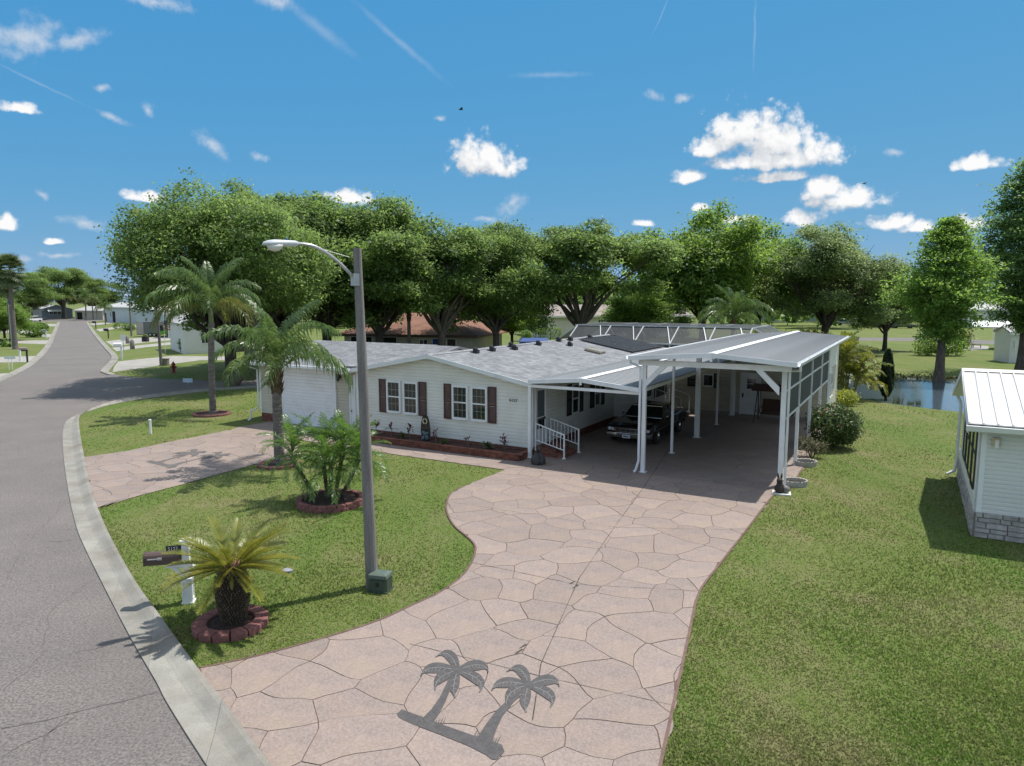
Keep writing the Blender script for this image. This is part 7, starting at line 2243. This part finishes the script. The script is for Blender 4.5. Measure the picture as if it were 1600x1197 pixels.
hedge_box(860, 104, 2.9, 1.4, 1.9, 'clipped dark green hedge block beside the blue stand', seed=1)
hedge_box(822, 96, 1.6, 1.4, 2.0, 'small bright green round bush left of the clipped hedge block', m=M_BRI, rnd=True, name='bush', cat='bush', seed=2)
hedge_box(188, 143, 2.6, 2.0, 1.7, 'round dark hedge ball left of its twin before the tan home', rnd=True, name='bush', cat='bush', seed=3)
hedge_box(201, 140, 2.4, 2.0, 1.6, 'round dark hedge ball right of its twin before the tan home', rnd=True, name='bush', cat='bush', seed=4)
hedge_box(287, 80.5, 1.2, 1.0, 1.9, 'potted dark leafy shrub at the corner of the arched window home', rnd=True, name='bush', cat='bush', seed=5)
for k, (px, py, w_, h_, lab) in enumerate(((47, 527, 4.5, 2.6, 'low palm-like green bush beside the second left driveway'), (12, 520, 5, 3.0, 'dark green bush at the left edge behind the bins'), (62, 522, 3, 2.2, 'small green bush nearest the left kerb'), (140, 498, 6, 3.2, 'low dark bushes before the dark carport home'), (5, 542, 2.5, 1.2, 'low yellow green plant beside the two dark bins'))):
    hedge_box(px, at(px, py).y, w_, w_ * .7, h_, lab, m=M_BRI if k in (0, 4) else M_OAK, rnd=True, leaf=.3, name='bush', cat='bush', seed=20 + k, n=1600)
# signs and posts around
c = atY(774, 530, 92); t = thing('sign_post', 'small white and red sign on a pole right of the brown roof', 'sign', (c.x, c.y, 0)); MB().bar((0, 0, 0), (0, 0, 2.6), .08).build('pole', M_POLE, t); MB().box(-.28, .28, -.08, -.05, 1.35, 1.95).build('sign_board', M_WHITE, t); MB().box(-.28, .28, -.085, -.08, 1.2, 1.34).build('sign_band', mat('sign_red', (.4, .03, .03), .5), t)

# ------------------------------------------------------------------ things along the left street
p = at(252, 571.5); t = thing('utility_pole', 'thin dark utility pole beside the pale concrete drive and tan box', 'utility pole', p)
MB().tube([(0, 0, -.2), (-.05, 0, 3.5), (-.22, 0, 7.3)], [.15, .12, .09], 8).build('pole', M_POLE, t); MB().tube([(-.22, 0, 7.0), (-.6, -.2, 7.3), (-1.3, -.5, 7.4)], .035, 6).build('arm', M_GALV, t)
p = at(205.5, 525); t = thing('utility_pole', 'dark utility pole farther up the street next to the enclosed trailer', 'utility pole', p)
MB().tube([(0, 0, -.2), (0, 0, 7.0)], [.17, .11], 8).build('pole', M_POLE, t); MB().tube([(0, 0, 6.7), (-.5, -.2, 7.1), (-1.2, -.4, 7.15)], .04, 6).build('arm', M_GALV, t)
dup(lamp, 'distant street lamp on the right kerb near the end of the street', at(152, 500), rad(20))
p = at(258, 571); t = thing('utility_box', 'tan utility box on the grass behind the thin dark pole', 'utility box', p); MB().cbox(-.32, .32, -.25, .25, 0, .62, .05).build('box_body', mat('tan_box', (.22, .19, .15), .7, var=.1), t); MB().cbox(-.35, .35, -.28, .28, .60, .68, .03).build('box_lid', mat('tan_box', (.22, .19, .15)), t)


def mailbox_far(px, py, s, label, mbox, mpost=M_WHITE, big=False):
    p = at(px, py); t = thing('mailbox', label, 'mailbox', p, rad(20), 'mailboxes along the street', s)
    m = MB(); m.box(-.06, .06, -.06, .06, 0, 1.05); m.box(-.4, .12, -.05, .05, .95, 1.04); m.build('mailbox_post', mpost, t)
    m = MB(); m.ext([(-.5, y, 1.04 + z) for y, z in ((-.11, 0), (.11, 0), (.11, .15), (.07, .22), (0, .25), (-.07, .22), (-.11, .15))], (.55, 0, 0)); m.build('letter_box', mbox, t)


mailbox_far(190.5, 562, 1.35, 'white mailbox on a white post with a dark name plate at the pale drive', M_WHITE)
p = at(187, 549); 
mailbox_far(169.5, 529, 1.25, 'black mailbox on a dark post in the grass past the second drive', M_DARK, M_DARK)
mailbox_far(43, 566, 1.15, 'brown and white mailbox on a dark post at the first left driveway', mat('mailbox_tan', (.28, .22, .19), .5), M_DARK)
mailbox_far(72.5, 530.5, 1.2, 'grey mailbox on a white post by the second left driveway', mat('mailbox_grey', (.2, .21, .22), .5))
mailbox_far(150, 514, 1.3, 'dark mailbox near the hedge balls at the right kerb', M_DARK, M_DARK)
p = at(193.5, 548.5); t = thing('street_sign', 'small white rectangular sign on a thin pole by the second right drive', 'sign', p, rad(15)); MB().bar((0, 0, 0), (0, 0, 1.95), .06).build('pole', M_GALV, t); MB().box(-.26, .26, -.06, -.03, 1.25, 1.95).build('sign_board', M_WHITE, t)
for (px, py, h_, r_, lab) in ((207, 545.5, 1.25, .27, 'grey round topped stone bollard in front of the second drive'), (199.5, 537, 1.15, .25, 'smaller grey round topped stone bollard nearer the white sign')):
    p = at(px, py); m = MB(); m.lathe([(r_, -.05), (r_ * 1.02, h_ * .4), (r_ * .9, h_ * .75), (r_ * .5, h_ * .95), (.02, h_)], 14); tag(m.build('stone_bollard', mat('grey_stone', (.2, .185, .17), .9, var=.2, scale=4, bump=.4), loc=p, smooth=True), lab, 'bollard', 'stone bollards at the drive')
p = at(227.5, 534); t = thing('planter_box', 'dark square planter box on the third drive below the trailer', 'planter', p); MB().cbox(-.38, .38, -.38, .38, 0, .8, .05).build('box_body', M_WDRK, t); MB().lathe([(.3, 0), (.32, .2), (.1, .35)], 10, c=(0, 0, .78)).build('foliage', M_PALE, t)
# enclosed trailer
A, B = at(214, 526.5), at(248, 526.5); L, rz = frame_at(A, B); t = thing('trailer', 'grey enclosed cargo trailer parked on the third drive', 'trailer', (A.x, A.y, 0), rz + .05)
b = MB(); b.loft([[(x, y, z) for x, y in ((0, 0), (L * .36, -.25), (L, .1), (L, 2.3), (0, 2.3))] for z in (.35, 2.55)]); bd = b.build('body', mat('trailer_grey', (.15, .155, .16), .4, var=.05), t)
MB().ext([(.08, -.085 - .01, .45), (L * .35, -.27 - .01, .45), (L * .35, -.27 - .01, 2.5), (.08, -.085 - .01, 2.5)], (0, .02, 0)).build('rear_door', mat('trailer_door', (.42, .38, .37), .5, var=.12, scale=1.2), t)
for x in (L * .62, L * .80):
    w = MB(); w.lathe([(.18, 0), (.34, .0), (.36, .08), (.34, .2), (.18, .2)], 14, M=Matrix.Translation((x, -.02, .36)) @ Matrix.Rotation(PI / 2, 4, 'X')); wh = w.build('wheel', M_TYRE, t); MB().lathe([(.18, 0), (.18, .03), (.05, .06)], 12, M=Matrix.Translation((x, -.2, .36)) @ Matrix.Rotation(PI / 2, 4, 'X')).build('rim', M_GALV, wh)
# green buggies under the carport
M_LIME = mat('lime_paint', (.14, .42, .02), .35)
for (px, py, lab) in ((256, 526, 'lime green buggy beside the trailer, in front of the carport post'), (279, 524.5, 'lime green buggy in the shade of the white carport')):
    p = at(px, py); t = thing('buggy', lab, 'buggy', p, rad(12)); b = MB(); b.loft([[(x, y, z) for y, z in ((-.65, .4), (.65, .4), (.68, .8), (.6, zt), (-.6, zt), (-.68, .8))] for x, zt in ((-1.4, .85), (-1.1, 1.0), (-.3, .95), (.5, 1.0), (1.1, 1.1), (1.4, .9))]); b.build('body', M_LIME, t)
    f = MB()
    for x, y in ((-.6, -.6), (-.6, .6), (.9, -.6), (.9, .6)):
        f.bar((x, y, .9), (x * .85, y * .9, 1.85), .06)
    f.build('roll_cage', M_DARK, t); MB().box(-.65, .9, -.62, .62, 1.85, 1.92).build('roof', M_DARK, t)
    for x in (-.95, .95):
        for y in (-.75, .6):
            w = MB(); w.lathe([(.12, 0), (.32, 0), (.34, .1), (.32, .2), (.12, .2)], 12, M=Matrix.Translation((x, y + .18, .34)) @ Matrix.Rotation(PI / 2, 4, 'X')); w.build('wheel', M_TYRE, t)


# flags
def flag(px, py, Y, h, label):
    p = at(px, py) if Y is None else Vector((atY(px, py, Y).x, Y, 0)); t = thing('flagpole', label, 'flagpole', (p.x, p.y, 0))
    MB().tube([(0, 0, 0), (0, 0, h)], [.035, .025], 6).build('pole', M_WHITE, t); f = MB(); n = 7
    fl = MB()
    for k in range(7):
        z0 = h - .1 - .9 + k * .13
        fl2 = MB(); rings = [[(x, .04 * math.sin(x * 7 + k * .2), z0 - x * .35), (x, .04 * math.sin(x * 7 + k * .2) + .008, z0 - x * .35), (x, .04 * math.sin(x * 7) + .008, z0 + .125 - x * .35), (x, .04 * math.sin(x * 7), z0 + .125 - x * .35)] for x in np.linspace(.04, .75, 7)]
        fl2.loft(rings); fl2.build('flag_stripe', mat('flag_red', (.35, .03, .05), .8) if k % 2 == 0 else M_WHITE, t)
    MB().box(.04, .34, -.06, -.045, h - .62, h - .12).build('flag_canton', mat('flag_blue', (.03, .05, .2), .8), t)


flag(258.5, 552.5, None, 3.9, 'thin white pole with a limp striped flag on the lawn before the arched window home')
flag(19, 546, None, 6.2, 'pole with a striped flag hanging beside the tall fan palm trunk')
# left side bins and posts
for k, (px, lab) in enumerate(((6.5, 'dark bin at the left frame edge'), (20.5, 'dark bin right beside the fan palm'))):
    p = at(px, 541.5); b = MB(); b.loft([[(x * s, y * s, z) for x, y in ((-.28, -.3), (.28, -.3), (.28, .3), (-.28, .3))] for s, z in ((.85, .05), (1, .95), (1.05, .97), (1.0, 1.05))]); t = thing('wheelie_bin', lab, 'bin', p, group='bins on the left lawn'); b.build('bin_body', M_WDRK, t); MB().tube([(-.25, .3, .12), (.25, .3, .12)], .1, 8).build('wheel', M_TYRE, t)
p = at(32, 564.5); tag(MB().box(-.08, .08, -.05, .05, 0, 1.2).build('marker_post', M_WHITE, loc=p), 'thin white post between the first left driveway and its mailbox', 'marker post')
p = at(17, 578); t = thing('yard_sign', 'low white yard sign on two legs beside the first left driveway', 'sign', p); MB().box(-.5, .5, -.02, .02, .95, 1.2).build('sign_board', M_WHITE, t)
for x in (-.15, .15):
    MB().bar((x, 0, 0), (x, 0, .95), .04).build('leg', M_WHITE, t)
p = at(294, 601); t = thing('street_sign', 'pale blue street name sign low over the side street', 'sign', p, rad(-5)); MB().bar((0, 0, 0), (0, 0, .42), .05).build('pole', M_GALV, t); MB().box(-.36, .36, -.05, -.02, .16, .46).build('sign_board', mat('pale_blue_sign', (.45, .58, .68), .5), t)

# fan palms at the left edge
M_FAN = mat('fan_leaf', (.085, .12, .04), .5, col2=(.04, .065, .022), scale=1, isl=.3, trl=.2)
fm = MB(); rr = random.Random(1)
fm.tube([(0, 0, 0), (.7, 0, .05)], .02, 4)
for k in range(17):
    a = (k - 8) * .19; d = Vector((math.cos(a), math.sin(a), .05)); s = Vector((-math.sin(a), math.cos(a), .0)) * .06; b = Vector((.7, 0, .05)); p1 = b + d * .55; p2 = b + d * 1.0 + Vector((0, 0, -.25))
    fm.add([b, p1 - s, p1 + s + Vector((0, 0, .03)), p2], [(0, 1, 2), (1, 3, 2)])
FM = fm.mesh('frond', M_FAN, recalc=False)
for (px, py, H, lab, sc) in ((24.5, 546, 9.7, 'tallest fan palm with bare grey trunk at the left edge', 1.25), (19, 536, 8.6, 'second fan palm close behind the tallest one at the left edge', 1.1)):
    p = at(px, py); t = thing('fan_palm', lab, 'palm tree', p, 0, 'fan palms at the left edge'); MB().tube([(0, 0, -.2), (0, 0, .6), (0, 0, H * .6), (.1, 0, H)], [.42, .30, .24, .20], 10).build('trunk', M_PTR, t)
    for k in range(34):
        f = k / 33; a = k * 2.39996; e = 1.3 - 2.3 * f; o = link('frond', FM, t); o.location = (.1, 0, H + .3 - .9 * f); o.rotation_euler = (rr.uniform(-.3, .3), -e, a); o.scale = (sc,) * 3
far_q = [o for o in bpy.data.objects if o.name.startswith('queen_palm') and o.parent is None][1]
for k, (px, py, s, lab) in enumerate(((103, 499, 1.25, 'palm before the grey blue house at the street end'), (135, 501, 1.2, 'palm left of the distant street lamp'), (146, 500, 1.0, 'palm right of the distant street lamp'), (165, 508, .75, 'small palm beside the tan fronted home'), (38, 512, .7, 'young palm between the left side bushes'))):
    dup(far_q, lab, at(px, py), k * 1.3, s, 'distant palms along the street')

# ------------------------------------------------------------------ right background: cars, fence, motorhome, shed
def simple_car(p, rz, m, label, name='parked_car', tall=0.0, L=4.6):
    t = thing(name, label, 'car', p, rz, 'cars parked beyond the far road'); b = MB(); h = L / 2
    b.loft([[(x, y, z) for y, z in ((-.85, .3), (.85, .3), (.9, .6), (.82, zt), (-.82, zt), (-.9, .6))] for x, zt in ((-h, .7), (-h + .15, .85), (-h * .4, .95), (h * .55, 1.0), (h - .1, .95), (h, .75))]); b.build('body', m, t)
    c = MB(); c.loft([[(-h * .45, -.78, .93), (h * .75, -.78, .97), (h * .75, .78, .97), (-h * .45, .78, .93)], [(-h * .12, -.62, 1.42 + tall), (h * .6, -.62, 1.44 + tall), (h * .6, .62, 1.44 + tall), (-h * .12, .62, 1.42 + tall)]]); c.build('cabin_glass', M_CGL, t)
    MB().loft([[(-h * .14, -.64, 1.42 + tall), (h * .62, -.64, 1.44 + tall), (h * .62, .64, 1.44 + tall), (-h * .14, .64, 1.42 + tall)], [(-h * .05, -.5, 1.50 + tall), (h * .5, -.5, 1.51 + tall), (h * .5, .5, 1.51 + tall), (-h * .05, .5, 1.50 + tall)]]).build('roof', m, t)
    for x in (-h * .62, h * .62):
        for y in (-.92, .72):
            w = MB(); w.lathe([(.2, 0), (.31, 0), (.33, .1), (.31, .2), (.2, .2)], 12, M=Matrix.Translation((x, y + .2, .33)) @ Matrix.Rotation(PI / 2, 4, 'X')); w.build('wheel', M_TYRE, t)
    return t


M_CW, M_CS, M_CD = mat('white_car_paint', (.62, .62, .63), .25), mat('silver_car_paint', (.32, .34, .36), .3, metal=.3), mat('dark_car_paint', (.05, .055, .07), .25)
for (px, py, m, lab, tl) in ((1322, 508.5, M_CS, 'silver car leftmost in the row beyond the far road', .1), (1342, 509.5, M_CW, 'white van-like car second in the row beyond the far road', .35), (1361, 511, M_CW, 'white low car third in the row beyond the far road', 0), (1384, 512, M_CD, 'dark car fourth in the row under the drooping oak', .1), (1410, 513, M_CD, 'dark car rightmost in the row under the drooping oak', .1)):
    simple_car(at(px, py), rad(165), m, lab, tall=tl)
A, B = at(1188, 503), at(1318, 502.5); L, rz = frame_at(A, B); t = thing('fence', 'long white vinyl fence beyond the far road behind the moss oak', 'fence', (A.x, A.y, 0), rz)
for k in range(int(L / 2.4)):
    MB().box(k * 2.4, k * 2.4 + .13, -.06, .07, 0, 1.95).build('post', M_WHITE, t); MB().box(k * 2.4 + .13, k * 2.4 + 2.4, -.02, .02, .1, 1.8).build('fence_panel', M_WLBL, t)
building('far_home', 'grey home with wide window behind the long white fence', 'house', at(1195, 499), at(1290, 499), 9, 4.6, 1.6, M_WCRM, M_RTAN, wins=((8.0, 12.0, 1.8, 3.4),), over=.8, group='homes beyond the far road')
building('far_home', 'pale home far behind the parked cars under the trees', 'house', at(1325, 502), at(1435, 503), 9, 3.2, 1.4, M_WWHT, M_RGREY, wins=((4, 6, 1.2, 2.4), (10, 12, 1.2, 2.4)), over=.6, group='homes beyond the far road')
building('far_home', 'white roofed home behind the motorhome at the right', 'house', at(1500, 512), at(1680, 512), 10, 4.2, 1.6, M_WWHT, M_RGREY, wins=((3, 5, 1.5, 2.8),), over=.7, group='homes beyond the far road')
simple_car(at(199, 503.5), rad(60), mat('pale_blue_car_paint', (.25, .36, .48), .3), 'pale blue car parked in front of the tan fronted home', tall=.15)['group'] = 'cars parked along the left street'
simple_car(at(52, 503), rad(80), M_CW, 'white car parked by the white house at the far left street end', tall=.2)['group'] = 'cars parked along the left street'
# motorhome
A, B = at(1554, 545), at(1620, 547); L, rz = frame_at(A, B); t = thing('motorhome', 'white motorhome with big dark window and awning behind the small shed', 'motorhome', (A.x, A.y, 0), rz)
b = MB(); b.cbox(0, L + 3, 0, 2.5, .55, 3.55, .12); b.build('body', M_WWHT, t); MB().box(.25, 2.6, -.02, .0, 1.75, 3.1).build('pane', M_GLASS, t); MB().box(0, L + 3, -.025, .0, .95, 1.05).build('side_stripe', mat('stripe_tan', (.3, .24, .18), .5), t)
a = MB(); a.ext([(-2.6, -2.2, 2.75), (3.0, -2.2, 2.75), (3.0, -.02, 3.45), (-2.6, -.02, 3.45)], (0, 0, .05)); a.build('awning', M_WHITE, t)
for x in (-2.5, 2.9):
    MB().bar((x, -2.1, 0), (x, -2.1, 2.75), .05).build('awning_leg', M_ALU, t)
MB().box(.3, L + 2, .1, 2.4, .2, .55).build('chassis', M_WDRK, t)
for x in (1.4, L + 1.5):
    w = MB(); w.lathe([(.2, 0), (.42, 0), (.45, .1), (.42, .25), (.2, .25)], 14, M=Matrix.Translation((x, .25, .45)) @ Matrix.Rotation(PI / 2, 4, 'X')); w.build('wheel', M_TYRE, t)
A, B = at(1575, 566), at(1625, 567); building('shed', 'small white shed with a slit window left of the tallest cypress', 'shed', at(1576, 567), at(1612, 567.5), 3.0, 2.9, .5, M_WWHT, M_RGREY, wins=((.25, .4, 1.4, 2.2),), over=.15)
p = at(1571, 562); m = MB(); m.lathe([(.9, -.1), (.8, .25), (.3, .42), (.02, .45)], 10); tag(m.build('dark_mound', mat('dark_mound', (.03, .03, .028), .95, var=.3, bump=.6), loc=p), 'dark soil mound at the left corner of the white shed', 'mound')
for k, (px, lab) in enumerate(((1513, 'dark lounge chair on the patio, left one of the pair'), (1527, 'dark lounge chair on the patio, right one of the pair'))):
    p = at(px, 543.5); t = thing('lounge_chair', lab, 'chair', p, rad(60), 'lounge chairs on the patio'); MB().box(-.3, .3, -.4, .5, .32, .40).build('seat', M_WDRK, t); M_ = Matrix.Translation((0, .5, .38)) @ Matrix.Rotation(rad(-35), 4, 'X'); MB().box(-.3, .3, -.03, .03, 0, .85, M=M_).build('backrest', M_WDRK, t)
    for x in (-.27, .27):
        for y in (-.35, .45):
            MB().bar((x, y, 0), (x, y, .34), .05).build('leg', M_WDRK, t)
t = shrub(1499, 544, [(0, 0, .8, .9, .8, .8), (.3, 0, 1.4, .7, .6, .6)], 900, .3, M_AREC, 'patio_plant', 'yellow green palm like plant on the patio left of the lounge chairs', 'plant', seed=31)
flag(1550, 541, None, 3.2, 'pole with a striped flag beside the motorhome awning')
p = at(1320, 611); t = thing('vinyl_fence', 'short white vinyl fence end at the water behind the workshop', 'fence', p, -AZ)
for k in range(4):
    MB().box(.0, .1, k * .9, k * .9 + .1, 0, 1.15).build('post', M_WHITE, t); MB().box(.03, .07, k * .9 + .1, k * .9 + .9, .1, 1.05).build('fence_panel', M_WHITE, t)
